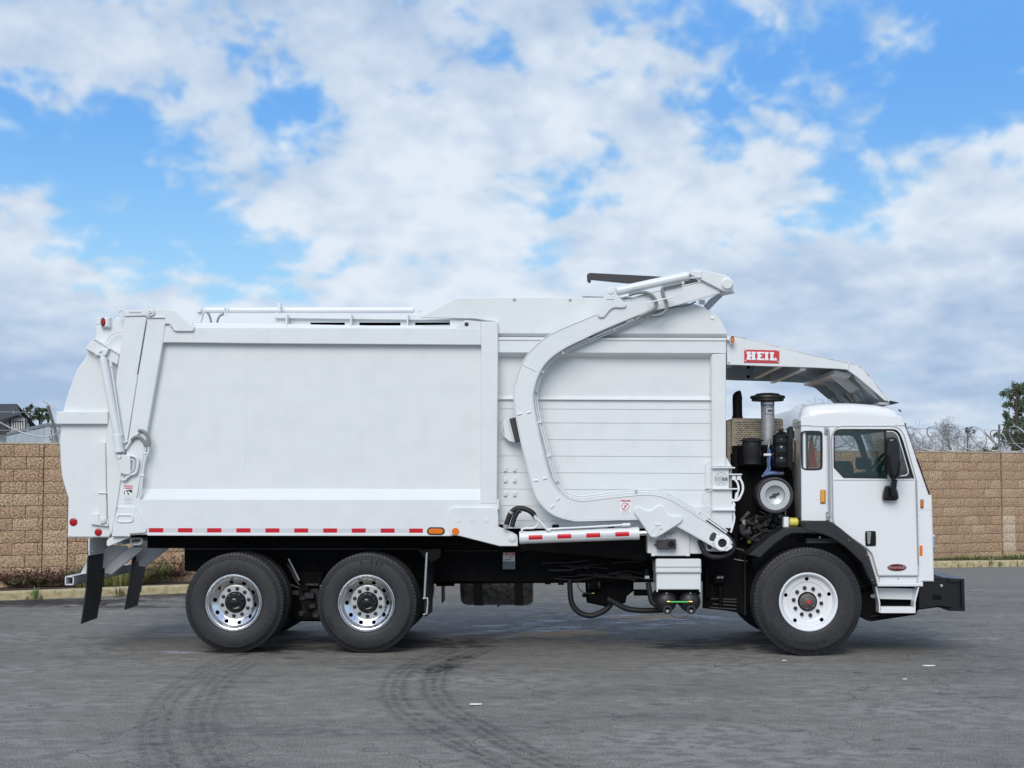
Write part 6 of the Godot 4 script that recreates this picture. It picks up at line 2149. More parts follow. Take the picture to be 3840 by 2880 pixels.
	for q in [[505, 580], [842, 912]]:
		var xa := l1("F", q[0], 700, -1.95).x
		var xb := l1("F", q[1], 700, -1.95).x
		st = stool()
		add_lathe(st, [[r + 0.006, xb - xa], [r + 0.006, 0]], Transform3D(Basis(Vector3(0, 0, -1), Vector3(0, 1, 0), Vector3(1, 0, 0)), Vector3(xa, low.y + r, -2.05)), 40)
		obj("tank_strap", st, M.pad_rubber, tank)
	puck("drain_plug", Vector3(l1("F", 702, 800, -1.95).x, low.y - 0.004, -2.05), 0.02, 0.02, M.tank_alloy, tank, 10)
	# gearbox end, pump and hoses
	prism("gearbox", zz("F", [1440, 600, 1828, 600, 1828, 700, 1770, 745, 1760, 800, 1600, 832, 1440, 798, 1432, 640]), -0.95, -1.5, k, T, 0.02)
	lathe("pump_end", [[0, 0.06], [0.06, 0.05], [0.08, 0.0], [0.08, -0.2]], l1("F", 1495, 640, -0.85), k, T)
	rod("pump_body", l1("F", 1448, 645, -0.85), l1("F", 1550, 640, -0.85), px(42, "F"), M.pad_rubber, T)
	pbox("valve", "F", 1402, 725, 1440, 752, -0.85, -0.95, k, T, 0.004)
	rod("output_shaft", l1("F", 1828, 712, -0.95), l1("F", 1960, 712, -0.95), 0.035, k, T)
	pbox("shaft_yoke", "F", 1856, 692, 1884, 730, -0.9, -1.0, k, T, 0.006)
	tube("suction_hose", lp("F", [1298, 600, 1300, 690, 1312, 790, 1345, 850, 1400, 890, 1475, 905, 1550, 880, 1610, 845, 1650, 790], -0.70), px(23, "F"), M.hose_rubber, T, 14)
	st = stool()
	var hose := spline(lp("F", [1298, 600, 1300, 690, 1312, 790, 1345, 850, 1400, 890, 1475, 905, 1550, 880, 1610, 845], -0.70), 9)
	for i in range(1, hose.size() - 1, 2):
		var d := (hose[i + 1] - hose[i - 1]).normalized()
		add_tube(st, PackedVector3Array([hose[i] - d * 0.007, hose[i], hose[i] + d * 0.007]), [px(20, "F"), px(27, "F"), px(20, "F")], 12, false)
	obj("hose_coils", st, M.hose_rubber, T)
	tube("suction_hose", lp("F", [1610, 762, 1680, 800, 1760, 842, 1840, 858, 1940, 862, 2070, 855], -0.60), px(24, "F"), M.hose_rubber, T, 14)
	tube("sensor_wire", lp("F", [1360, 620, 1370, 670, 1400, 705, 1440, 718, 1490, 720], -0.80), 0.005, M.pad_rubber, T, 6)
	rod("wire_tip", l1("F", 1480, 720, -0.80), l1("F", 1502, 716, -0.80), 0.008, M.brass, T, 8)
	for q in [[1090, 620, 1140, 645], [1200, 560, 1250, 650], [1268, 490, 1330, 560]]:
		pbox("bracket", "F", q[0], q[1], q[2], q[3], -0.72, -0.86, k, T, 0.01)
	warning(T, "F", 743, 381, 843, 517, -0.690, 2)
	pbox("decal_mount", "F", 735, 372, 850, 524, -0.697, -0.80, k, T, 0.002)
	# battery box, air tanks
	var bb := node("battery_box", T)
	prism("box", zz("M", [488, 896, 992, 896, 990, 1090, 490, 1090]), -0.03, -0.55, M.white_paint, bb, 0.008)
	prism("lid", zz("M", [480, 760, 492, 747, 980, 747, 994, 760, 998, 902, 482, 902]), 0.0, -0.57, M.white_paint, bb, 0.012)
	prism("lid_crown", zz("M", [484, 752, 494, 742, 978, 742, 992, 752, 992, 836, 484, 836]), 0.012, -0.57, M.white_paint, bb, 0.006)
	pbox("lip", "M", 490, 1086, 504, 1116, -0.03, -0.2, M.white_paint, bb, 0.002)
	pbox("lip", "M", 974, 1086, 988, 1116, -0.03, -0.2, M.white_paint, bb, 0.002)
	pbox("box_mount", "M", 420, 730, 1010, 760, -0.10, -0.6, k, T, 0.006)
	pbox("tank_mount", "M", 500, 1088, 980, 1150, -0.22, -0.55, k, T, 0.01)
	for x in [604, 872]:
		st = stool()
		var c := l1("M", x, 1228, -0.06)
		add_lathe(st, [[0, 0.0], [0.035, -0.004], [0.07, -0.018], [0.098, -0.045], [0.112, -0.085], [0.114, -0.12], [0.114, -0.62], [0.0, -0.68]], Transform3D(Basis(), c), 36)
		var t := obj("air_tank", st, M.plastic_black, T)
		lathe("drain_boss", [[px(20, "M"), 0.02], [px(24, "M"), 0.03], [px(50, "M"), 0.028], [px(54, "M"), 0.02], [px(54, "M"), -0.05]], l1("M", x + 6, 1310, -0.07), M.hose_rubber, t, 24)
		puck("drain_cock", l1("M", x + 8, 1332, -0.04), px(17, "M"), 0.02, M.galvanised, t, 10)
		puck("plug", l1("M", x - 4, 1128, -0.12), px(10, "M"), 0.06, M.galvanised, t, 10)
	tube("air_line", lp("M", [640, 1228, 750, 1228, 850, 1228], -0.02), 0.008, M.green_hose, T, 8)
	for q in [[602, 645], [848, 898]]:
		rod("air_union", l1("M", q[0], 1226, -0.02), l1("M", q[1], 1228, -0.02), 0.016, M.brass, T, 6)
	tube("drain_wire", lp("M", [620, 1345, 680, 1395, 750, 1415, 820, 1395, 865, 1345], -0.05), 0.004, M.pad_rubber, T, 6)
	tube("air_hose", lp("M", [500, 1270, 440, 1230, 420, 1160, 405, 1080, 395, 1010], -0.2), 0.03, M.hose_rubber, T, 10)
	rod("dryer", l1("M", 372, 860, -0.2), l1("M", 380, 1000, -0.2), px(28, "M"), k, T)
	pbox("dryer_tag", "M", 356, 934, 408, 968, -0.13, -0.16, M.galvanised, T, 0.003)
	# dark framing between the battery box and the front wheel
	prism("hanger_post", zz("M", [1345, 150, 1405, 150, 1412, 660, 1345, 620]), -0.35, -0.5, k, T, 0.01)
	prism("splash_shield", zz("M", [1010, 720, 1230, 690, 1500, 650, 1560, 700, 1600, 1000, 1505, 1370, 1300, 1330, 1010, 1300]), -0.50, -0.53, k, T, 0.004)
	pbox("shield_edge", "M", 1482, 680, 1500, 1376, -0.44, -0.53, M.plastic_black, T, 0.004)
	st = stool()
	for i in 5:
		var c := l1("M", 1378 + i * 30, 747 + i * 5, -0.48)
		add_box(st, c - Vector3(0.014, 0.006, 0.01), c + Vector3(0.014, 0.006, 0.01), 0.003)
	obj("shield_rivets", st, M.galvanised, T)
	for q in [[1100, 1192, 1395, 1200], [1235, 1224, 1395, 1232], [1120, 1250, 1395, 1272], [1090, 1290, 1395, 1312]]:
		rod("brake_line", l1("M", q[0], q[1], -0.42), l1("M", q[2], q[3], -0.42), 0.008, M.pad_rubber, T, 8)
	for q in [[1040, 830, 1085, 1180, 0.03], [1190, 1040, 1240, 1290, 0.03], [1130, 940, 1260, 1020, 0.012]]:
		pbox("bracket", "M", q[0], q[1], q[2], q[3], -0.40, -0.50, k, T, 0.01)
	pbox("fuse_cover", "M", 1170, 935, 1250, 968, -0.38, -0.42, M.tank_alloy, T, 0.005)
	prism("front_frame", zz("L", [-300, 150, 640, 180, 1350, 420, 1640, 640, 1640, 760, 1300, 840, 1180, 905, 900, 700, -300, 560]), -0.78, -0.88, k, T, 0.01)
	prism("front_frame", zz("L", [-300, 150, 640, 180, 1350, 420, 1640, 640, 1640, 760, 1300, 840, 1180, 905, 900, 700, -300, 560]), -1.56, -1.66, k, T, 0.01)
	prism("wheel_back_panel", zz("L", [215, 400, 640, 175, 900, 140, 1180, 330, 1310, 620, 1200, 700, 900, 500, 600, 480, 330, 560, 215, 760]), -0.62, -0.70, M.plastic_black, T, 0.005)  # flat black panel put behind the front wheel to fill the arch

func engine():
	var k: Material = M.chassis_black
	var dk: Material = M.engine_iron
	prism("engine_block", zz("J", [300, 560, 830, 500, 850, 1250, 640, 1420, 300, 1560]), -0.95, -1.9, dk, T, 0.03)
	prism("bay_back", zz("J", [232, 640, 800, 640, 860, 1300, 500, 1640, 232, 1640]), -0.55, -0.60, dk, T, 0.01)
	pbox("bay_post", "J", 252, 565, 300, 1570, -0.36, -0.46, k, T, 0.008)
	# perforated heat shield
	var hs := prism("heat_shield", zz("J", [238, 312, 250, 300, 718, 306, 732, 322, 736, 560, 740, 900, 420, 900, 238, 760]), -0.86, -0.90, M.shield_metal, T, 0.006)
	prism("shield_side", zz("J", [192, 330, 238, 306, 240, 760, 196, 690]), -0.90, -1.5, M.shield_metal, hs, 0.004)
	var st := stool()
	for j in 12:
		for i in 15:
			var x := 278.0 + i * 31.0 + (15.0 if j % 2 else 0.0)
			var y := 342.0 + j * 19.0
			if x > 705: continue
			var c := l1("J", x + 10, y, -0.86)
			add_box(st, c - Vector3(0.0135, 0.0036, 0.004), c + Vector3(0.0135, 0.0036, 0.0015))
	for i in 8:
		for j in 2:
			var c := l1("J", 305.0 + i * 31.0 + 15 * j, 752.0 + j * 18.0, -0.86)
			add_box(st, c - Vector3(0.0135, 0.0036, 0.004), c + Vector3(0.0135, 0.0036, 0.0015))
	tag(obj("slots", st, dk, hs), "", "", "", "stuff")
	# exhaust elbow and intake stack
	tube("exhaust_elbow", lp("J", [296, 320, 294, 200, 293, 110, 300, 88, 330, 80], -1.05), px(49, "J"), M.hose_rubber, T, 20)
	lathe("exhaust_collar", [[px(50, "J"), 0.02], [px(56, "J"), 0.0], [px(50, "J"), -0.02]], l1("J", 294, 300, -1.05), k, T).rotation = Vector3.ZERO
	var s := node("intake_stack", T)
	var sz := -0.50
	rod("stack_pipe", l1("J", 582, 150, sz), l1("J", 590, 560, sz), px(65, "J"), M.galvanised, s, 36)
	rod("stack_band", l1("J", 582, 146, sz), l1("J", 582, 176, sz), px(68, "J"), M.machined_alloy, s, 36, 0.004)
	rod("stack_band", l1("J", 582, 182, sz), l1("J", 582, 188, sz), px(67, "J"), M.pad_rubber, s, 36, 0.002)
	st = stool()
	var up := Basis(Vector3(1, 0, 0), Vector3(0, 0, -1), Vector3(0, 1, 0))
	var c0 := l1("J", 583, 100, sz)
	var q := px(1.0, "J")
	add_lathe(st, [[0, 42 * q], [60 * q, 40 * q], [112 * q, 33 * q], [118 * q, 24 * q], [122 * q, 20 * q], [166 * q, 12 * q], [172 * q, -6 * q], [168 * q, -14 * q], [156 * q, -12 * q], [158 * q, -34 * q], [150 * q, -40 * q], [66 * q, -46 * q], [66 * q, -56 * q]], Transform3D(up, c0), 44)
	obj("rain_cap", st, M.plastic_black, s)
	pbox("badge_plate", "J", 562, 200, 632, 262, sz + px(66, "J") + 0.002, sz + 0.03, M.tank_alloy, s, 0.002)
	prism("badge_mark", zz("J", [568, 206, 628, 206, 628, 216, 586, 216, 580, 222, 580, 240, 586, 246, 628, 246, 628, 256, 568, 256]), sz + px(66, "J") + 0.004, sz + 0.04, M.machined_alloy, s, 0.0005)
	prism("badge_mark", zz("J", [592, 222, 628, 222, 628, 239, 592, 239, 586, 230]), sz + px(66, "J") + 0.004, sz + 0.04, M.hub_grey, s, 0.0005)
	# canisters
	for e in [[336, 526, 498, 740, -0.30], [628, 800, 448, 772, -0.24]]:
		var cx: float = (e[0] + e[1]) / 2.0
		var r: float = px((e[1] - e[0]) / 2.0, "J")
		var top := l1("J", cx, e[2], e[4])
		var bot := l1("J", cx + 4, e[3], e[4])
		var h := top.y - bot.y
		st = stool()
		if e[0] < 400:
			add_lathe(st, [[0, 0.01], [r * 0.3, 0.012], [r * 0.9, 0.0], [r * 0.98, -0.008], [r * 1.22, -0.012], [r * 1.22, -0.024], [r, -0.028], [r * 0.98, -0.06], [r * 0.94, -h * 0.7], [r * 0.9, -h * 0.72], [r * 0.88, -h], [r * 0.5, -h - 0.02], [0, -h - 0.02]], Transform3D(up, top), 36)
		else:
			add_lathe(st, [[0, 0.02], [r * 0.4, 0.02], [r * 0.75, 0.0], [r * 0.98, -0.02], [r, -0.04], [r * 0.96, -0.05], [r, -0.06], [r, -h * 0.35], [r * 0.96, -h * 0.37], [r, -h * 0.39], [r, -h * 0.68], [r * 0.96, -h * 0.70], [r, -h * 0.72], [r, -h + 0.02], [r * 0.9, -h], [0, -h]], Transform3D(up, top), 36)
		var can := obj("canister", st, M.plastic_black if e[0] < 400 else M.gloss_black, T)
		if e[0] > 400:
			tube("canister_handle", lp("J", [640, 445, 660, 420, 690, 412, 740, 408], -0.2), 0.006, M.pad_rubber, can, 8)
			rod("canister_neck", l1("J", 712, 450, -0.24), l1("J", 712, 412, -0.24), px(22, "J"), M.plastic_black, can, 16)
		else:
			puck("canister_badge", l1("J", 436, 556, -0.30 + r), px(14, "J"), 0.004, M.pad_rubber, can, 16)
	pbox("canister_mount", "J", 300, 560, 640, 760, -0.44, -0.5, dk, T, 0.01)
	prism("side_duct", zz("J", [770, 400, 800, 378, 825, 380, 838, 440, 846, 600, 842, 760, 825, 806, 790, 806, 780, 600]), -0.34, -0.40, M.plastic_black, T, 0.02)
	tube("duct_rod", lp("J", [826, 500, 830, 600, 828, 720], -0.30), 0.012, M.tank_alloy, T, 8)
	# big round air filter facing outward
	var fz := -0.10
	var ac := l1("J", 655, 1040, fz)
	var ar := px(175, "J")
	st = stool()
	add_lathe(st, [[ar * 0.82, 0.0], [ar * 0.90, 0.016], [ar * 0.97, 0.012], [ar, -0.008], [ar * 0.99, -0.05], [ar, -0.09], [ar * 0.97, -0.34], [ar * 0.7, -0.40], [0, -0.40]], Transform3D(Basis(), ac), 56)
	var af := obj("air_cleaner", st, M.pad_rubber, T)
	st = stool()
	add_lathe(st, [[ar * 0.53, -0.006], [ar * 0.55, 0.004], [ar * 0.80, 0.006], [ar * 0.83, -0.004]], Transform3D(Basis(), ac), 56)
	obj("cover_ring", st, M.filter_grey, af)
	st = stool()
	add_lathe(st, [[0, -0.055], [ar * 0.12, -0.055], [ar * 0.30, -0.048], [ar * 0.50, -0.030], [ar * 0.54, -0.004]], Transform3D(Basis(), ac), 56)
	obj("cover_dish", st, M.filter_grey, af)
	var wing := stool()
	for t in [0.45, 0.45 + PI]:
		add_box(wing, Vector3(0.0, -0.010, -0.05), Vector3(0.055, 0.010, -0.03), 0.004, Transform3D(Basis(Vector3(0, 0, 1), t), ac))
	add_lathe(wing, [[0, -0.02], [0.018, -0.02], [0.022, -0.05]], Transform3D(Basis(), ac), 14)
	obj("wing_nut", wing, M.pad_rubber, af)
	# hoses, fuel filter and small fittings
	tube("blue_hose", lp("J", [592, 560, 592, 620, 586, 700, 590, 760, 578, 800, 545, 845], -0.34), px(13, "J"), M.blue_hose, T)
	tube("blue_hose", lp("J", [602, 600, 604, 680, 598, 740, 604, 790, 580, 830, 530, 862], -0.32), px(13, "J"), M.blue_hose, T)
	tube("blue_hose", lp("J", [560, 842, 610, 830, 660, 828, 705, 830], -0.28), px(20, "J"), M.blue_hose, T)
	rod("hose_end", l1("J", 700, 828, -0.28), l1("J", 738, 826, -0.28), px(22, "J"), M.tank_alloy, T, 14)
	rod("hose_end", l1("J", 600, 500, -0.34), l1("J", 594, 580, -0.34), px(15, "J"), M.machined_alloy, T, 14)
	pbox("hose_clip", "J", 548, 640, 620, 664, -0.30, -0.36, M.sign_white, T, 0.006)
	var ff := node("fuel_filter", T)
	pbox("filter_head", "J", 738, 1248, 788, 1346, -0.10, -0.22, M.sign_white, ff, 0.008)
	rod("filter_can", l1("J", 786, 1296, -0.16), l1("J", 880, 1298, -0.16), px(42, "J"), M.filter_yellow, ff, 28, 0.018)
	rod("filter_label", l1("J", 795, 1296, -0.16), l1("J", 850, 1298, -0.16), px(43, "J"), M.sign_white, ff, 28, 0.001)
	rod("filter_band", l1("J", 795, 1296, -0.152), l1("J", 868, 1298, -0.152), px(42, "J"), M.filter_yellow, ff, 28, 0.004)
	var bits := [[340, 1275, 372, 1345, "belt_orange", 0], [395, 1460, 425, 1500, "filter_yellow", 0], [455, 1272, 500, 1312, "hub_grey", 1], [548, 1270, 580, 1340, "hub_grey", 1], [390, 1340, 425, 1370, "hub_grey", 1], [640, 1220, 690, 1300, "pad_rubber", 1], [860, 1405, 942, 1448, "pad_rubber", 0]]
	for i in bits.size():
		var e: Array = bits[i]
		if e[5]:
			rod("fitting", l1("J", (e[0] + e[2]) / 2.0, e[1], -0.42), l1("J", (e[0] + e[2]) / 2.0, e[3], -0.42), px((e[2] - e[0]) / 2.0, "J"), M[e[4]], T, 16, 0.01)
		else:
			pbox("fitting", "J", e[0], e[1], e[2], e[3], -0.42, -0.5, M[e[4]] if e[4] != "belt_orange" else M.shield_metal, T, 0.01)
	tube("coolant_hose", lp("J", [330, 1320, 345, 1390, 380, 1400, 420, 1380], -0.40), px(34, "J"), M.pad_rubber, T, 14)
	tube("harness", lp("J", [470, 1340, 520, 1375, 580, 1385, 650, 1370, 700, 1330], -0.36), px(14, "J"), M.hose_rubber, T)
	tube("harness", lp("J", [480, 1250, 560, 1245, 620, 1250], -0.34), px(7, "J"), M.pad_rubber, T)
	tube("harness", lp("J", [660, 1380, 700, 1345, 720, 1300, 700, 1280], -0.30), px(10, "J"), M.hose_rubber, T)
	rod("drain_valve", l1("J", 752, 1180, -0.2), l1("J", 754, 1240, -0.2), px(10, "J"), M.tank_alloy, T, 10)
	tube("wire_loop", lp("J", [385, 1400, 400, 1440, 450, 1470, 520, 1460, 540, 1420], -0.34), px(9, "J"), M.hose_rubber, T)

func clutter():        # the pipes, looms and brackets of the engine bay and under the frame
	var g := RandomNumberGenerator.new()
	g.seed = 91
	var mats := [M.hose_rubber, M.hose_rubber, M.pad_rubber, M.tank_alloy, M.hose_rubber, M.hub_grey]
	for i in 20:
		var x := g.randf_range(310, 780)
		var y := g.randf_range(1210, 1520)
		if x > 560 and y > 1400: y -= 150
		var z := g.randf_range(-0.55, -0.34)
		var pts := []
		for k in 4:
			pts.append_array([x, y])
			x = clampf(x + g.randf_range(-90, 90), 305, 820)
			y = clampf(y + g.randf_range(-70, 60), 1190, 1540 - maxf(0.0, x - 500.0) * 0.55)
		tube("engine_pipe", lp("J", pts, z), g.randf_range(0.008, 0.022), mats[i % 6], T, 8)
	for i in 16:
		var x := g.randf_range(310, 700)
		var y := g.randf_range(1220, 1500 - maxf(0.0, x - 450.0) * 0.5)
		var c := l1("J", x, y, g.randf_range(-0.62, -0.42))
		var s := g.randf_range(0.025, 0.06)
		if i % 2:
			lathe("engine_fitting", [[0, s], [s * 0.7, s], [s, s * 0.7], [s, -s], [0, -s]], c, mats[(i * 5) % 6], T, 16)
		else:
			box("engine_bracket", c - Vector3(s, s * 0.8, s), c + Vector3(s, s * 0.8, s), mats[(i * 3 + 2) % 6], T, 0.01)
	for i in 12:
		var x := g.randf_range(1000, 1900)
		var y := g.randf_range(470, 600)
		var pts := []
		for k in 4:
			pts.append_array([x, y])
			x += g.randf_range(60, 170)
			y = clampf(y + g.randf_range(-25, 25), 440, 610)
		tube("frame_line", lp("F", pts, g.randf_range(-0.72, -0.66)), g.randf_range(0.006, 0.013), mats[(i + 1) % 3], T, 8)
	for i in 10:
		var c := l1("D", g.randf_range(990, 1210), g.randf_range(560, 800), g.randf_range(-0.58, -0.50))
		var s := g.randf_range(0.015, 0.035)
		box("suspension_bracket", c - Vector3(s * 1.6, s, s), c + Vector3(s * 1.6, s, s), M.plastic_black if i % 3 else M.chassis_black, T, 0.008)

func cab():
	var w: Material = M.cab_paint
	var c := node("cab", T)
	var zf := -0.02
	var zb := FAR + 0.10
	var win_q := loop2(zz("K", [258, 430, 262, 412, 285, 405, 400, 405, 422, 414, 428, 440, 428, 690, 422, 716, 400, 726, 300, 727, 272, 720, 260, 690]), 2)
	var win_d := spline2(zz("U", [46, 1062, 44, 440, 56, 360, 100, 300, 190, 281]), 3) + spline2(zz("U", [1250, 282, 1320, 295, 1380, 345, 1425, 425, 1470, 540]), 3) + zz("U", [1694, 1296, 1400, 1300, 240, 1272])
	var side := zz("K", [246, 342, 1168, 342, 1226, 500, 1270, 640, 1340, 832, 1386, 962, 1409, 966, 1414, 1094, 1420, 1300, 1428, 1650]) + zz("L", [1776, 622, 1655, 622, 1650, 640, 1305, 655, 1235, 420, 1190, 350, 985, 190, 900, 128, 680, 120]) + zz("K", [252, 1190])
	prism("side_wall", side, zf, zf - 0.05, w, c, 0.010, [win_q, win_d])
	# the far side alike
	var st := stool()
	var hs := [dedupe(flat(win_q, zf)), dedupe(flat(win_d, zf))]
	add_prism(st, flat(side, zf), zb + 0.05, zb, 0.01, hs)
	obj("side_wall", st, w, c)
	# dark lining inside both walls
	for z in [zf - 0.055, zb + 0.075]:
		st = stool()
		add_prism(st, inset(ccw(dedupe(flat(side, zf))), 0.012), z, z - 0.02, 0.0004, hs)
		obj("lining", st, M.interior, c)
	# rear wall with its window, floor, front below the windscreen, roof
	var r0 := l1("K", 246, 342, zf)
	var r1 := l1("K", 252, 1190, zf)
	box("rear_wall", Vector3(r0.x + 0.012, r1.y, zb + 0.004), Vector3(r0.x + 0.06, r0.y + 0.05, zf - 0.012), w, c, 0.02)
	box("rear_window", Vector3(r0.x + 0.004, r1.y + 0.95, -0.55), Vector3(r0.x + 0.03, r0.y - 0.12, -1.15), M.gloss_black, c, 0.004)
	box("rear_lining", Vector3(r0.x + 0.062, r1.y, zb + 0.06), Vector3(r0.x + 0.08, r0.y, zf - 0.06), M.interior, c, 0.0)
	var fl := l1("K", 700, 1350, zf)
	box("floor", Vector3(r0.x + 0.05, fl.y - 0.05, zb + 0.05), Vector3(l1("K", 1400, 1350, zf).x, fl.y, zf - 0.05), M.interior, c, 0.0)
	prism("front_wall", zz("K", [1372, 966, 1407, 968, 1412, 1094, 1418, 1300, 1426, 1650, 1380, 1650]), zf - 0.012, zb + 0.012, w, c, 0.008)
	# windscreen, leaning back, in a black surround
	var ws := [l1("K", 1180, 350, zf - 0.06), l1("K", 1388, 955, zf - 0.06)]
	st = stool()
	var dz := Vector3(0, 0, zb - zf + 0.12)
	add_hexa(st, [ws[0], ws[1], ws[1] + Vector3(-0.01, -0.002, 0), ws[0] + Vector3(-0.01, -0.002, 0)], [ws[0] + dz, ws[1] + dz, ws[1] + dz + Vector3(-0.01, -0.002, 0), ws[0] + dz + Vector3(-0.01, -0.002, 0)])
	obj("windscreen", st, M.glass, c)
	prism("windscreen_seal", zz("K", [1282, 640, 1292, 662, 1392, 955, 1384, 962, 1340, 836]), zf + 0.004, zf - 0.08, M.gloss_black, c, 0.003)
	for e in [0, 1]:
		var p: Vector3 = ws[e]
		box("windscreen_rail", Vector3(p.x - 0.04, p.y - 0.03, zb + 0.05), Vector3(p.x + 0.0, p.y + 0.03, zf - 0.05), M.plastic_black, c, 0.005)
	# the roof cap with rounded shoulders
	st = stool()
	var roof := spline2(zz("K", [246, 346, 245, 300, 248, 235, 258, 200, 280, 176, 320, 160, 400, 149, 500, 143, 700, 142, 900, 156, 1010, 172, 1075, 192, 1118, 222, 1145, 270, 1168, 330]), 2) + zz("K", [1172, 352, 246, 352])
	add_pillow(st, flat(roof, -0.012), -0.010, zb - 0.002, 0.13, 7, true)
	# drop the rounding along its lower edge: a straight skirt below
	obj("roof_cap", st, w, c)
	prism("roof_skirt", zz("K", [244, 300, 252, 262, 1140, 262, 1170, 340, 1172, 350, 246, 350]), -0.012, zb, w, c, 0.004)
	pbox("roof_seam", "K", 246, 342, 1170, 345, -0.0105, -0.03, M.decal_grey, c, 0.0005)
	st = stool()
	for x in [387, 455, 515, 580, 645, 711, 776, 842, 903, 968, 1033, 1099]:
		add_lathe(st, [[0, 0.005], [0.006, 0.004], [0.008, 0]], Transform3D(Basis(), l1("K", x, 327, -0.012)), 8)
	for q in [[1230, 585], [1262, 690], [1300, 800], [1330, 880], [1300, 1140], [1302, 1200], [1304, 1260], [1306, 1330], [1310, 1540], [1312, 1600], [1395, 1140], [1398, 1240], [390, 890], [392, 1000], [394, 1076], [396, 1140], [400, 960], [1205, 480], [1185, 420]]:
		add_lathe(st, [[0, 0.005], [0.006, 0.004], [0.008, 0]], Transform3D(Basis(), l1("K", q[0], q[1], zf)), 8)
	tag(obj("rivets", st, w, c), "", "", "", "stuff")
	# door
	var door_poly := spline2(zz("K", [520, 560, 518, 470, 530, 410, 556, 370, 606, 351]), 3) + spline2(zz("K", [1040, 350, 1100, 362, 1140, 392, 1165, 440]), 3) + zz("K", [1264, 800, 1272, 830, 1290, 1568]) + zz("L", [1645, 572, 1312, 572, 1262, 392, 1228, 352]) + spline2(zz("L", [990, 186, 960, 160, 944, 130, 938, 96]), 3)
	var door := prism("door", door_poly, 0.004, -0.03, w, c, 0.008, [win_d])
	# the joint round it
	var inner_door := PackedVector3Array()
	for p in door_poly: inner_door.append(L(p, 0.004))
	inner_door.append(inner_door[0])
	st = stool()
	add_tube(st, inner_door, 0.0055, 6, false)
	obj("door_seal", st, M.decal_grey, c)
	# pressed frame round the window, sill line, blackout and glass
	var frame_out := PackedVector3Array()
	for p in win_d: frame_out.append(L(p, 0.006))
	frame_out.append(frame_out[0])
	st = stool()
	add_tube(st, frame_out, 0.007, 8, false)
	obj("window_gasket", st, M.plastic_black, c)
	prism("door_glass", zz("U", [52, 1058, 50, 440, 62, 366, 104, 306, 192, 288, 1085, 288, 1100, 1268, 242, 1266]), -0.012, -0.017, M.glass, c, 0.0005)
	prism("window_bar", zz("U", [1075, 284, 1130, 284, 1128, 600, 1112, 1000, 1110, 1285, 1090, 1285, 1096, 700]), -0.005, -0.03, M.plastic_black, c, 0.002)
	prism("quarter_glass", zz("U", [1130, 320, 1260, 322, 1330, 360, 1380, 440, 1580, 1140, 1560, 1220, 1510, 1240, 1420, 1245, 1128, 1245]), -0.012, -0.017, M.glass, c, 0.0005)
	st = stool()
	var qg := lp("U", [1130, 320, 1260, 322, 1330, 360, 1380, 440, 1480, 780, 1580, 1130, 1576, 1190, 1540, 1232, 1420, 1245], -0.004)
	add_tube(st, qg, 0.006, 6)
	obj("quarter_trim", st, M.sign_white, c)
	st = stool()
	add_prism(st, flat(spline2(zz("U", [1128, 283, 1280, 285, 1370, 335, 1425, 425]), 2) + zz("U", [1694, 1296, 1400, 1300, 1128, 1296, 1128, 1250, 1420, 1248, 1540, 1235, 1584, 1180, 1584, 1120, 1386, 436, 1332, 352, 1260, 316, 1128, 314]), -0.006), -0.006, -0.025, 0.001)
	obj("quarter_blackout", st, M.plastic_black, c)
	pbox("sill_moulding", "U", 36, 1290, 1705, 1340, 0.012, -0.01, w, c, 0.008)
	# door furniture
	var hp := prism("handle_plate", loop2(zz("K", [818, 1300, 832, 1284, 900, 1284, 912, 1300, 914, 1400, 900, 1416, 834, 1416, 820, 1402]), 2), 0.016, 0.0, M.gloss_black, c, 0.005)
	prism("handle_grip", loop2(zz("K", [832, 1300, 842, 1290, 862, 1290, 870, 1304, 866, 1360, 858, 1392, 846, 1400, 836, 1388]), 2), 0.028, 0.01, M.chrome, c, 0.004)
	puck("lock", l1("K", 846, 1388, 0.018), px(12, "K"), 0.014, M.chrome, c, 16)
	hp.name = "handle_plate"
	# oval badge
	var el := []
	var el2 := []
	for k in 36:
		var t := TAU * k / 36
		el.append_array([1100 + 85 * cos(t), 1608 + 32 * sin(t)])
		el2.append_array([1100 + 78 * cos(t), 1608 + 27 * sin(t)])
	prism("badge_rim", zz("K", el), 0.012, 0.0, M.hub_grey, c, 0.003)
	prism("badge", zz("K", el2), 0.014, 0.0, M.badge_red, c, 0.002)
	var font := SystemFont.new()
	font.font_names = PackedStringArray(["Droid Serif"])
	font.font_weight = 700
	var bt := words("badge_lettering", "Peterbilt", font, px(24, "K"), l1("K", 1100, 1607, 0.0150), M.badge_silver, c, 0.0015, 1.02)
	# lamps on the cab side
	for q in [[418, 917, 466, 1042, 8], [1309, 1003, 1337, 1081, 5], [1301, 1413, 1327, 1503, 0]]:
		if q[4]:
			pbox("marker_base", "K", q[0], q[1], q[2], q[3], zf + 0.010, zf - 0.004, M.lens_housing if q[4] > 6 else M.hub_grey, c, 0.006)
			pbox("marker_lens", "K", q[0] + q[4], q[1] + q[4], q[2] - q[4], q[3] - q[4] * 1.5, zf + 0.022, zf, M.amber_bright if q[4] > 6 else M.amber_lens, c, 0.007)
		else:
			pbox("amber_reflector", "K", q[0], q[1], q[2], q[3], zf + 0.004, zf - 0.004, M.amber_lens, c, 0.002)
	# grab rail, hinge rail
	tube("grab_rail", lp("K", [470, 375, 486, 385, 491, 420, 495, 700, 498, 1000, 500, 1110, 497, 1140, 486, 1155], 0.035), px(10, "K"), M.galvanised, c)
	pbox("rail_foot", "K", 456, 350, 488, 420, 0.006, -0.03, M.galvanised, c, 0.004)
	pbox("rail_foot", "K", 470, 1112, 504, 1188, 0.006, -0.03, M.galvanised, c, 0.004)
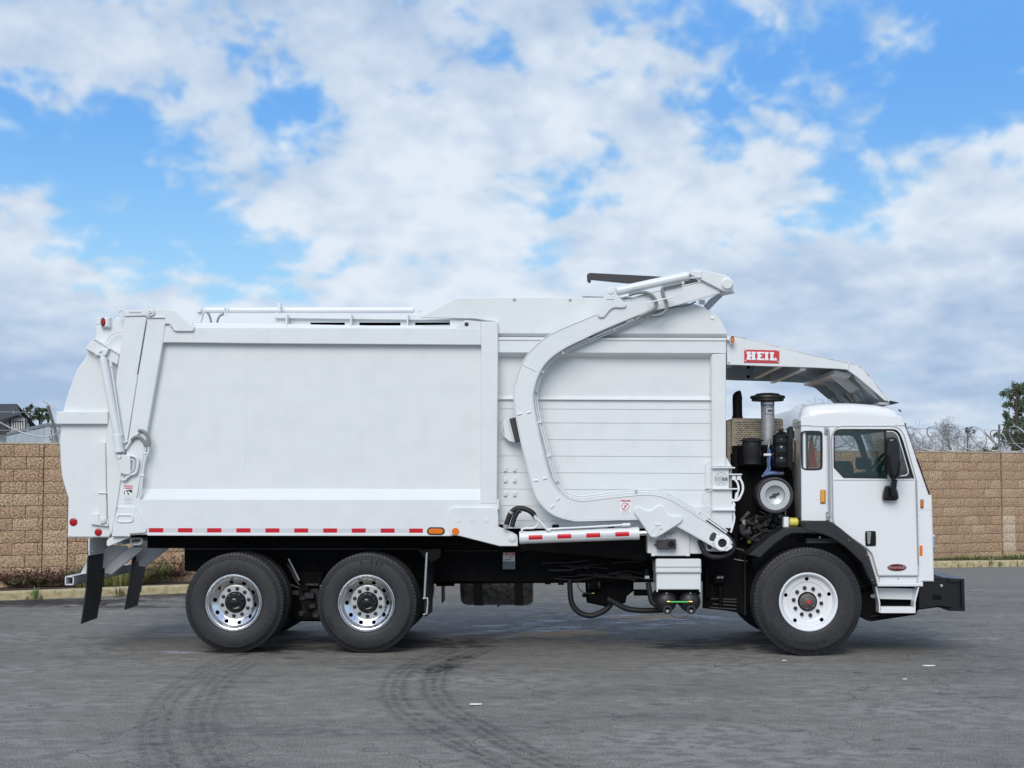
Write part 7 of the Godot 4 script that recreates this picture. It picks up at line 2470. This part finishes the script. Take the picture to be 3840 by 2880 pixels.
	rod("hinge_rail", l1("K", 1268, 826, 0.012), l1("K", 1288, 1575, 0.012), px(6, "K"), M.galvanised, c, 12)
	pbox("nose_seam", "K", 1286, 1093, 1414, 1096, zf + 0.0015, zf - 0.01, M.decal_grey, c, 0.0004)
	prism("head_lamp_side", loop2(zz("K", [1410, 1310, 1432, 1316, 1440, 1345, 1442, 1400, 1440, 1438, 1412, 1444]), 2), -0.10, -0.42, M.galvanised, c, 0.012)
	prism("head_lamp_hood", zz("K", [1410, 1306, 1430, 1312, 1440, 1336, 1410, 1338]), -0.09, -0.43, w, c, 0.006)
	rod("roof_antenna", l1("K", 1122, 216, -0.5), l1("K", 1128, 208, -0.5), 0.02, M.pad_rubber, c, 10)
	# mirror on its arm
	st = stool()
	add_pillow(st, flat(loop2(zz("K", [1008, 460, 1040, 446, 1075, 444, 1100, 456, 1118, 490, 1130, 560, 1135, 660, 1130, 750, 1118, 800, 1088, 826, 1055, 828, 1034, 812, 1014, 760, 1004, 640, 1002, 540]), 3), 0.24), 0.28, 0.10, 0.05, 5)
	var mirror := obj("mirror", st, M.gloss_black, T)
	prism("mirror_arm", zz("K", [1058, 822, 1106, 826, 1098, 900, 1104, 940, 1090, 985, 1050, 985, 1042, 900]), 0.16, 0.08, M.gloss_black, mirror, 0.015)
	prism("mirror_base", loop2(zz("K", [1000, 890, 1020, 880, 1060, 884, 1096, 900, 1112, 945, 1118, 985, 1100, 1008, 1050, 1014, 1000, 1010, 978, 996, 984, 940]), 2), 0.09, 0.0, M.gloss_black, mirror, 0.02)
	# quarter window behind the door
	prism("quarter_window_rubber", loop2(zz("K", [247, 430, 252, 405, 280, 392, 405, 392, 432, 408, 439, 440, 439, 695, 430, 728, 405, 742, 295, 744, 262, 730, 250, 695]), 2), zf + 0.006, zf - 0.03, M.plastic_black, c, 0.004, [win_q])
	prism("quarter_window_glass", win_q, zf - 0.02, zf - 0.025, M.glass, c, 0.0005)
	prism("seat_belt", zz("K", [318, 500, 352, 460, 366, 560, 390, 712, 312, 716]), -0.12, -0.14, M.belt_orange, c, 0.004)
	prism("seat_belt", zz("K", [330, 440, 345, 440, 350, 470, 326, 500]), -0.125, -0.14, M.trim_dark, c, 0.004)
	# inside: seats, wheel, dash
	for z in [-0.45, -1.55]:
		st = stool()
		add_pillow(st, flat(zz("K", [560, 1010, 548, 900, 540, 700, 550, 675, 570, 664, 640, 660, 690, 664, 708, 680, 712, 720, 716, 880, 800, 890, 890, 895, 905, 910, 905, 1010]), z), z, z - 0.55, 0.05, 3)
		obj("seat", st, M.seat_cloth, c)
	prism("dash", zz("K", [960, 780, 1180, 745, 1370, 940, 1400, 1300, 1100, 1300, 1000, 1000]), -0.10, zb + 0.10, M.interior, c, 0.03)
	prism("dash_pod", loop2(zz("K", [780, 640, 800, 625, 870, 640, 880, 700, 860, 730, 800, 735, 782, 700]), 2), -1.35, -1.7, M.seat_cloth, c, 0.03)
	for z in [-0.62, -1.75]:
		st = stool()
		add_tube(st, PackedVector3Array(range(25).map(func(k): return Vector3(0.22 * cos(TAU * k / 24), 0.22 * sin(TAU * k / 24), 0))), 0.016, 8, false)
		for t in [0.5, 2.6, 4.7]: add_tube(st, PackedVector3Array([Vector3.ZERO, Vector3(cos(t), sin(t), 0) * 0.22]), 0.012, 6)
		add_tube(st, PackedVector3Array([Vector3.ZERO, Vector3(0, 0, 0.5)]), 0.03, 8)
		var sw := obj("steering_wheel", st, M.seat_cloth, c)
		sw.position = l1("K", 900, 745, z)
		sw.basis = Basis.looking_at(Vector3(-0.72, 0.69, 0.0), Vector3.UP) if false else Basis(Vector3(0, 0, 1), Vector3(0.55, 0.83, 0), Vector3(0.83, -0.55, 0))
	# wheel-arch flare
	var flare := zz("L", [238, 402, 300, 350, 360, 298, 420, 250, 490, 205, 545, 178, 620, 172, 692, 172, 692, 150, 690, 122, 760, 118, 900, 118, 930, 128, 1000, 178, 1100, 262, 1218, 360, 1240, 420, 1300, 610, 1308, 655, 1262, 655, 1248, 620, 1215, 560, 1186, 480, 1170, 455, 1040, 330, 940, 262, 900, 240, 868, 228, 690, 222, 600, 226, 550, 246, 450, 318, 332, 428])
	var fl2 := prism("wheel_arch", flare, 0.085, -0.42, M.plastic_black, T, 0.014)
	prism("arch_lip", zz("L", [690, 190, 690, 176, 870, 176, 905, 186, 960, 214, 1060, 300, 1190, 425, 1210, 470, 1262, 640, 1238, 600, 1200, 515, 1180, 468, 1046, 338, 944, 270, 902, 248, 868, 236]), 0.092, 0.0, M.plastic_black, fl2, 0.010)
	prism("arch_joint", zz("L", [684, 120, 696, 120, 698, 224, 686, 224]), 0.089, 0.0, M.flap_rubber, fl2, 0.003)
	var s2 := stool()
	for q in [[1070, 282], [1216, 405], [828, 256], [1262, 610]]:
		add_lathe(s2, [[0, 0.008], [0.010, 0.006], [0.013, 0]], Transform3D(Basis(), l1("L", q[0], q[1], 0.090)), 10)
	obj("arch_bolts", s2, M.hub_grey, fl2)
	# steps
	var s := node("cab_step", T)
	pbox("skirt", "Y", 424, 128, 1242, 228, -0.012, -0.10, w, s, 0.006)
	prism("skirt_tread", zz("Y", [444, 228, 1242, 232, 1242, 212, 1316, 216, 1318, 290, 1308, 302, 460, 300, 450, 270]), 0.014, -0.10, w, s, 0.008)
	s2 = stool()
	for q in [[488, 150], [488, 196], [845, 154], [1204, 160], [1204, 208]]:
		add_lathe(s2, [[0, 0.005], [0.007, 0.004], [0.009, 0]], Transform3D(Basis(), l1("Y", q[0], q[1], -0.012)), 8)
	obj("skirt_screws", s2, M.galvanised, s)
	prism("step_cheek", zz("Y", [414, 300, 440, 300, 508, 600, 510, 700, 522, 800, 486, 792, 484, 620]), 0.0, -0.16, w, s, 0.003)
	prism("step_cheek", zz("Y", [1222, 310, 1246, 312, 1174, 600, 1176, 800, 1150, 800, 1148, 600]), 0.0, -0.16, w, s, 0.003)
	prism("step_back", zz("Y", [442, 322, 1186, 338, 1112, 548, 498, 534]), -0.14, -0.16, w, s, 0.003)
	prism("step_nose", zz("Y", [524, 706, 1152, 702, 1174, 720, 1174, 804, 524, 802]), 0.012, -0.02, w, s, 0.004)
	var tr := l1("Y", 510, 703, 0.0)
	var tr2 := l1("Y", 1150, 703, 0.0)
	box("step_tread", Vector3(tr.x, tr.y - 0.02, -0.20), Vector3(tr2.x, tr.y - 0.004, 0.0), M.galvanised, s, 0.002)
	s2 = stool()
	for i in 11:
		for j in 3:
			var c1 := Vector3(lerpf(tr.x + 0.02, tr2.x - 0.02, i / 10.0), tr.y, -0.035 - 0.055 * j)
			add_box(s2, c1 - Vector3(0.011, 0.006, 0.014), c1 + Vector3(0.011, 0.006, 0.014), 0.003)
	obj("tread_teeth", s2, M.sign_white, s)
	# lower black frame, tow plate and the wrap-round bumper
	prism("step_frame", zz("Y", [120, 480, 450, 300, 1250, 310, 1300, 330, 1660, 600, 1660, 680, 1220, 742, 1180, 832, 340, 958, 250, 938, 160, 888, 120, 800]), -0.24, -0.40, M.chassis_black, T, 0.006)
	prism("frame_lip", zz("Y", [330, 862, 720, 812, 720, 824, 332, 872]), -0.20, -0.26, M.pad_rubber, T, 0.003)
	var b0 := l1("X", 1085, 605, -0.02)
	var b1 := l1("X", 1102, 1215, -0.02)
	var s3 := stool()
	for q in [[b0 + Vector3(-0.03, 0, 0), b0, b1, b1 + Vector3(-0.03, 0, 0)]]:
		add_hexa(s3, q, q.map(func(v): return v + Vector3(0.0, 0, FAR + 0.04)))
	# its returns along top and bottom, and the angled ends
	for y in [b0.y, b1.y + 0.03]:
		add_box(s3, Vector3(b0.x - 0.16, y - 0.03, FAR + 0.02), Vector3(b0.x - 0.031, y, -0.02))
	var bumper := obj("bumper", s3, M.bumper_black, T)
	prism("bumper_end", zz("X", [400, 560, 680, 582, 1085, 608, 1096, 1205, 690, 1125, 600, 1122, 230, 1180, 230, 800]), -0.06, -0.10, M.bumper_black, bumper, 0.006)
	for z in [-0.75, -1.60]:
		prism("bumper_bracket", zz("X", [-400, 560, 500, 500, 1080, 700, 1080, 1000, 300, 1150, -400, 1100]), z, z - 0.06, M.chassis_black, bumper, 0.006)
	puck("bumper_bolt", l1("X", 656, 735, -0.06), 0.016, 0.012, M.galvanised, bumper, 10)
	pbox("tow_pocket", "X", 480, 900, 660, 1010, -0.055, -0.08, M.chassis_black, bumper, 0.01)
	prism("lamp_fairing", zz("X", [520, 570, 690, 578, 690, 584, 520, 582]), -0.05, -0.09, M.hub_grey, bumper, 0.002)
	for q in [[240, 860, 330, 868], [200, 1050, 300, 985], [320, 695, 390, 700], [400, 1000, 520, 1060], [320, 1000, 380, 985]]:
		rod("linkage", l1("X", q[0], q[1], -0.16), l1("X", q[2], q[3], -0.16), 0.012, M.pad_rubber, bumper, 10)
	puck("bracket_lug", l1("Y", 358, 478, -0.22), 0.022, 0.03, M.decal_grey, T, 12)

func canopy():
	var w: Material = M.white_paint
	var c := node("canopy", T)
	var top := zz("I", [205, 156, 262, 158, 320, 168, 420, 190, 750, 275, 1100, 360, 1478, 441])
	var low := zz("I", [1458, 516, 1380, 508, 1200, 498, 1000, 490, 600, 478, 210, 463])
	for z in [-0.06, FAR + 0.09]:
		var st := stool()
		add_prism(st, flat(top + low, -0.06), z, z - 0.035, 0.004)
		obj("side_plate", st, w, c)
		st = stool()
		add_prism(st, flat(zz("I", [1478, 441, 1510, 446, 1560, 458, 1610, 492, 1655, 534, 1740, 640, 1896, 842, 1850, 836, 1700, 706, 1560, 590, 1458, 516]), -0.06), z, z - 0.035, 0.004)
		obj("nose_plate", st, w, c)
	# lower apron of the far side, seen from beneath
	var st2 := stool()
	add_prism(st2, flat(zz("I", [196, 430, 196, 618, 1006, 642, 1010, 672, 1090, 690, 1150, 716, 1240, 790, 1330, 870, 1520, 870, 1420, 640, 1200, 520]), FAR + 0.085), FAR + 0.085, FAR + 0.06, 0.004)
	obj("far_apron", st2, w, c)
	# roof sheet following the top edge
	var line := top + zz("I", [1510, 446, 1560, 458, 1610, 492, 1655, 534, 1740, 640, 1896, 842])
	var st := stool()
	for i in line.size() - 1:
		var a := L(line[i], -0.06)
		var b := L(line[i + 1], -0.06)
		var d := Vector3(0, -0.012, 0) if i < 8 else Vector3(-0.010, -0.006, 0)
		var z0 := Vector3(0, 0, 0.0)
		var z1 := Vector3(0, 0, FAR + 0.12)
		add_hexa(st, [a + z0, b + z0, b + d + z0, a + d + z0], [a + z1, b + z1, b + d + z1, a + d + z1])
	obj("roof_sheet", st, w, c)
	tube("corner_seam", lp("I", [1480, 430, 1476, 445, 1458, 516], -0.058), 0.010, w, c, 8)
	# ribs and cross beams underneath
	for x in [420, 800, 1000]:
		var a := l1("I", x, 470 + (x - 420) * 0.03, -0.10)
		var b := l1("I", x, 200 + (x - 300) * 0.26, -0.10)
		box("cross_rib", Vector3(a.x - 0.03, b.y - 0.14, FAR + 0.12), Vector3(a.x + 0.03, b.y - 0.02, -0.10), w, c, 0.004)
	var f := [l1("I", 1320, 520, -0.25), l1("I", 1500, 560, -0.25), l1("I", 1480, 600, -0.25), l1("I", 1320, 560, -0.25)]
	st = stool()
	add_hexa(st, f, f.map(func(v): return v + Vector3(0, 0, FAR + 0.5)))
	obj("hinge_beam", st, w, c)
	for z in [-0.62, -1.25, -1.9]:
		st = stool()
		add_prism(st, flat(zz("I", [1330, 540, 1500, 560, 1660, 690, 1590, 730, 1560, 735]), -0.25), z, z - 0.03, 0.003)
		obj("gusset_rib", st, w, c)
	for z in [-0.3, -0.95, -1.6, -2.2]:
		st = stool()
		add_prism(st, flat(zz("I", [1540, 470, 1640, 560, 1870, 838, 1800, 800, 1600, 610]), -0.06), z, z - 0.03, 0.003)
		obj("nose_rib", st, w, c)
	var n0 := l1("I", 1850, 850, -0.06)
	box("nose_edge", Vector3(n0.x - 0.06, n0.y - 0.03, FAR + 0.10), Vector3(n0.x + 0.05, n0.y + 0.0, -0.08), M.decal_grey, c, 0.006)
	prism("rubber_lip", zz("I", [1880, 836, 1910, 836, 1996, 856, 1990, 862, 1920, 858, 1900, 880, 1850, 884]), -0.2, FAR + 0.2, M.flap_rubber, c, 0.002)
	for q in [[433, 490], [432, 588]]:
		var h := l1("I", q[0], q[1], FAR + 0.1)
		puck("hole_shade_disc", Vector3(h.x, h.y, FAR + 0.09), 0.02, 0.004, M.matte_black, c, 12)  # dark disc coloured like the shade inside a rivet hole; nothing is pierced
	# edge lamp on the hopper corner and the maker's plate
	rod("lamp_stalk", l1("I", 212, 200, -0.04), l1("I", 240, 205, 0.0), 0.014, w, c, 10)
	var el := []
	var el2 := []
	var el3 := []
	for k in 24:
		var t := TAU * k / 24
		el.append_array([265 + 26 * cos(t), 206 + 47 * sin(t)])
		el2.append_array([267 + 21 * cos(t), 202 + 39 * sin(t)])
		el3.append_array([268 + 18 * cos(t), 208 + 29 * sin(t)])
	prism("lamp_cup", zz("I", el), 0.03, -0.06, M.sign_white, c, 0.006)
	prism("lamp_rim", zz("I", el2), 0.036, 0.0, M.plastic_black, c, 0.003)
	prism("amber_lens", zz("I", el3), 0.044, 0.0, M.amber_lens, c, 0.006)
	puck("plate_bolt", l1("I", 230, 432, -0.06), 0.014, 0.012, w, c, 10)
	var corners := zz("HH", [1046, 764, 1956, 788, 1950, 1124, 1044, 1102])
	var pl := prism("maker_plate", corners, -0.052, -0.07, M.sign_red, c, 0.003)
	for q in [[1080, 784], [1926, 806], [1078, 1060], [1924, 1088]]:
		puck("plate_rivet", l1("HH", q[0], q[1], -0.052), px(17, "HH"), 0.005, M.sign_white, c, 14)
	# slab letters with bracketed serifs
	var letters := [
		[[1102, 820, 1216, 820, 1216, 868, 1200, 880, 1200, 900, 1252, 900, 1252, 880, 1236, 868, 1236, 822, 1340, 824, 1340, 868, 1324, 884, 1324, 978, 1340, 992, 1340, 1040, 1232, 1038, 1232, 992, 1250, 980, 1250, 952, 1200, 950, 1200, 978, 1216, 990, 1216, 1036, 1104, 1034, 1104, 990, 1120, 976, 1120, 880, 1102, 866]],
		[[1368, 824, 1556, 828, 1556, 880, 1530, 886, 1520, 868, 1466, 868, 1466, 908, 1508, 908, 1508, 950, 1466, 950, 1466, 998, 1514, 1000, 1530, 968, 1552, 1012, 1560, 1046, 1370, 1042, 1370, 996, 1390, 982, 1390, 884, 1368, 870]],
		[[1570, 828, 1676, 830, 1676, 876, 1660, 890, 1660, 988, 1676, 1002, 1676, 1048, 1570, 1046, 1570, 1000, 1588, 986, 1588, 888, 1570, 874]],
		[[1706, 832, 1816, 834, 1816, 880, 1800, 892, 1800, 1000, 1840, 1002, 1856, 966, 1878, 1000, 1902, 1054, 1706, 1050, 1706, 1004, 1724, 990, 1724, 890, 1706, 876]]]
	for l in letters:
		prism("plate_letter", zz("HH", l[0]), -0.045, -0.06, M.sign_white, c, 0.002)

func add_lugs(st: SurfaceTool, r: float, z0: float, z1: float, n: int, fill: float, proud: float):
	for k in n:
		var a := TAU * k / n
		var h := PI / n * fill
		var f := []
		var b := []
		for q in [[-h, r - 0.03], [h, r - 0.03], [h, r + proud], [-h, r + proud]]:
			f.append(Vector3(cos(a + q[0]) * q[1], sin(a + q[0]) * q[1], z0 - (0.012 if q[1] > r else 0.0)))
			b.append(Vector3(cos(a + q[0]) * q[1], sin(a + q[0]) * q[1], z1))
		add_hexa(st, f, b)

func tyre_shape(r: float, w: float, seat: float) -> SurfaceTool:
	var st := stool()
	var prof := [[seat - 0.012, -0.030], [seat, -0.012], [seat + 0.03, -0.004], [seat + (r - seat) * 0.40, 0.0], [seat + (r - seat) * 0.62, -0.004], [seat + (r - seat) * 0.70, -0.007], [seat + (r - seat) * 0.715, -0.003], [seat + (r - seat) * 0.735, -0.009], [seat + (r - seat) * 0.78, -0.013], [r - 0.030, -0.040], [r - 0.027, -0.036], [r - 0.018, -0.042], [r - 0.010, -0.062]]
	var n := 4
	for i in n:
		var z := -0.06 - (w - 0.12) * (i + 0.35) / n
		prof.append_array([[r - 0.001, z + 0.001 + (w - 0.12) / n * 0.30], [r - 0.001, z - (w - 0.12) / n * 0.28], [r - 0.016, z - (w - 0.12) / n * 0.30], [r - 0.016, z - (w - 0.12) / n * 0.42]])
	prof.append_array([[r - 0.010, -w + 0.05], [r - 0.014, -w + 0.034], [r - 0.030, -w + 0.022], [r - 0.06, -w + 0.01], [seat + (r - seat) * 0.4, -w], [seat, -w + 0.012], [seat - 0.012, -w + 0.03]])
	add_lathe(st, prof, Transform3D(), 72)
	add_lugs(st, r - 0.006, -0.034, -0.075, 84, 0.80, 0.0045)
	add_lugs(st, r - 0.006, -w + 0.075, -w + 0.034, 84, 0.80, 0.0045)
	for i in 3:                    # tread blocks
		var z := -0.06 - (w - 0.12) * (i + 0.62) / 4.0
		add_lugs(st, r - 0.010, z, z - (w - 0.12) / 4.0 * 0.5, 70, 0.70, 0.009)
	return st

func arc_words(called: String, text: String, r: float, high: float, mid: float, step: float, parent: Node, z: float):   # raised letters round the side of a tyre, tops outward, read clockwise
	var font := SystemFont.new()
	font.font_names = PackedStringArray(["Droid Sans"])
	font.font_weight = 700
	var st := stool()
	for i in text.length():
		var t := TextMesh.new()
		t.text = text[i]
		t.font = font
		t.font_size = 48
		t.pixel_size = high / 48.0 / 0.72
		t.depth = 0.003
		t.curve_step = 3.0
		if text[i] == " ": continue
		var a: float = mid - (i - (text.length() - 1) / 2.0) * step
		var xf := Transform3D(Basis(Vector3(0, 0, 1), a - PI / 2).scaled(Vector3(1, 1, 1)), Vector3(cos(a) * r, sin(a) * r, z))
		xf.basis = xf.basis * Basis.from_scale(Vector3(1.35, 1, 1))
		var arr := t.get_mesh_arrays()
		if arr.size() == 0 or arr[Mesh.ARRAY_VERTEX] == null: continue
		var am := ArrayMesh.new()
		am.add_surface_from_arrays(Mesh.PRIMITIVE_TRIANGLES, arr)
		st.append_from(am, 0, xf)
	obj(called, st, M.tyre_letter, parent)

func wheel(cx: float, r: float, z: float, near: bool, kind: String, twist: float, inner := false):
	var o := node("wheel", T, Vector3(cx, r, z))
	if not near: o.basis = Basis(Vector3.UP, PI)
	var w := 0.28 if kind != "steer" else 0.40
	var seat := 0.302 if kind != "steer" else 0.300
	obj("tyre", tyre_shape(r, w, seat), M.tyre_rubber, o)
	if inner: return
	if kind != "steer":
		lathe("rim", [[0.245, -0.074], [0.250, -0.062], [0.262, -0.036], [0.268, -0.016], [0.274, -0.014], [0.279, -0.020], [0.283, -0.008], [0.290, -0.002], [0.297, -0.003], [0.302, -0.012], [0.302, -0.03]].map(func(v): return v), Vector3.ZERO, M.aluminium, o, 72)
		var sd := stool()
		add_lathe(sd, [[0.178, -0.112], [0.190, -0.109], [0.194, -0.106]], Transform3D(), 72)
		add_cone_band(sd, 0.194, -0.106, 0.240, -0.078, 10, twist + TAU / 20, 0.0235, 0.0225, 0.48)
		add_lathe(sd, [[0.240, -0.078], [0.245, -0.074]], Transform3D(), 72)
		obj("dish", sd, M.aluminium, o)
		lathe("barrel", [[0.288, -0.03], [0.262, -0.08], [0.258, -0.26]], Vector3.ZERO, M.tank_alloy, o, 48)
		lathe("bolt_face", [[0.10, -0.105], [0.174, -0.105], [0.179, -0.110], [0.179, -0.13]], Vector3.ZERO, M.machined_alloy, o, 56)
		for k in 10:
			var a := twist + TAU * k / 10
			var nut := lathe("lug_nut", [[0, 0.030], [0.010, 0.030], [0.013, 0.027], [0.013, 0.010], [0.020, 0.008], [0.021, 0.0]], Vector3(cos(a) * 0.143, sin(a) * 0.143, -0.105), M.plastic_black, o, 12)
		lathe("hub", [[0, -0.010], [0.042, -0.010], [0.048, -0.014], [0.050, -0.040], [0.056, -0.046], [0.074, -0.060], [0.078, -0.068], [0.092, -0.070], [0.096, -0.076], [0.098, -0.10], [0.112, -0.100], [0.116, -0.110]], Vector3.ZERO, M.gloss_black, o, 48)
		var st := stool()
		for k in 10:
			var a := twist + 0.2 + TAU * k / 10
			add_lathe(st, [[0, 0.012], [0.008, 0.010], [0.010, 0.0]], Transform3D(Basis(), Vector3(cos(a) * 0.084, sin(a) * 0.084, -0.070)), 8)
		obj("hub_studs", st, M.plastic_black, o)
	else:
		lathe("rim", [[0.262, -0.050], [0.266, -0.040], [0.270, -0.022], [0.278, -0.006], [0.290, 0.002], [0.300, 0.0], [0.304, -0.012], [0.304, -0.04]], Vector3.ZERO, M.cab_paint, o, 72)
		var sd := stool()
		add_lathe(sd, [[0.10, -0.070], [0.196, -0.070], [0.204, -0.066], [0.208, -0.062]], Transform3D(), 72)
		add_cone_band(sd, 0.208, -0.062, 0.258, -0.054, 5, twist, 0.021, 0.0205, 0.5)
		add_lathe(sd, [[0.258, -0.054], [0.262, -0.050]], Transform3D(), 72)
		obj("dish", sd, M.cab_paint, o)
		lathe("barrel", [[0.288, -0.03], [0.268, -0.08], [0.262, -0.36]], Vector3.ZERO, M.tank_alloy, o, 48)
		lathe("brake_drum", [[0, -0.16], [0.20, -0.16], [0.22, -0.18], [0.22, -0.34]], Vector3.ZERO, M.chassis_black, o, 36)
		for k in 10:
			var a := twist + 0.17 + TAU * k / 10
			lathe("lug_nut", [[0, 0.032], [0.011, 0.032], [0.015, 0.028], [0.015, 0.010], [0.020, 0.008], [0.021, 0.0]], Vector3(cos(a) * 0.143, sin(a) * 0.143, -0.070), M.plastic_black, o, 12)
		lathe("hub", [[0, 0.012], [0.024, 0.012], [0.026, 0.004], [0.048, 0.0], [0.054, -0.006], [0.056, -0.020], [0.078, -0.026], [0.084, -0.034], [0.086, -0.070]], Vector3.ZERO, M.hub_grey, o, 48)
		lathe("cap_plug", [[0, 0.016], [0.018, 0.016], [0.022, 0.012], [0.022, 0.0]], Vector3.ZERO, M.cap_red, o, 24)
		var st := stool()
		for k in 6:
			var a := twist + TAU * k / 6
			add_lathe(st, [[0, 0.010], [0.007, 0.008], [0.009, 0.0]], Transform3D(Basis(), Vector3(cos(a) * 0.068, sin(a) * 0.068, -0.024)), 8)
		obj("hub_bolts", st, M.tank_alloy, o)
		for q in [[0.45, 3.62, 4.25], [0.425, 4.35, 5.15], [0.475, 4.45, 4.92]]:
			st = stool()
			add_lathe(st, [[q[0] - 0.012, 0.0030], [q[0] + 0.012, 0.0026]], Transform3D(), 20, q[1], q[2])
			obj("side_band", st, M.tyre_letter, o)
	return o

func wheels():
	var xs := [l1("D", 499, 688, -0.04).x, l1("D", 1601, 683, -0.04).x]
	for i in 2:
		var o = wheel(xs[i], 0.522, -0.035, true, "drive", 0.20 + 0.12 * i)
		arc_words("tyre_lettering", "IRONMAN", 0.425, 0.044, deg_to_rad([-42, -94][i]), 0.165, o, 0.0015)
		arc_words("tyre_lettering", "GEN2", 0.428, 0.022, deg_to_rad([-90, -152][i]), 0.075, o, 0.0015)
		if i == 1: arc_words("tyre_lettering", "I-280", 0.432, 0.032, deg_to_rad(83), 0.125, o, 0.0015)
		wheel(xs[i], 0.522, -0.375, true, "drive", 0.2, true)
		wheel(xs[i], 0.522, FAR + 0.035, false, "drive", 0.4)
		wheel(xs[i], 0.522, FAR + 0.375, false, "drive", 0.2, true)
	var fx := l1("L", 735, 822, 0.06).x
	wheel(fx, 0.556, 0.060, true, "steer", 0.34)
	wheel(fx, 0.556, FAR - 0.04, false, "steer", 0.2)
	rod("front_axle", Vector3(fx, 0.50, -0.3), Vector3(fx, 0.50, FAR + 0.3), 0.07, M.chassis_black, T)
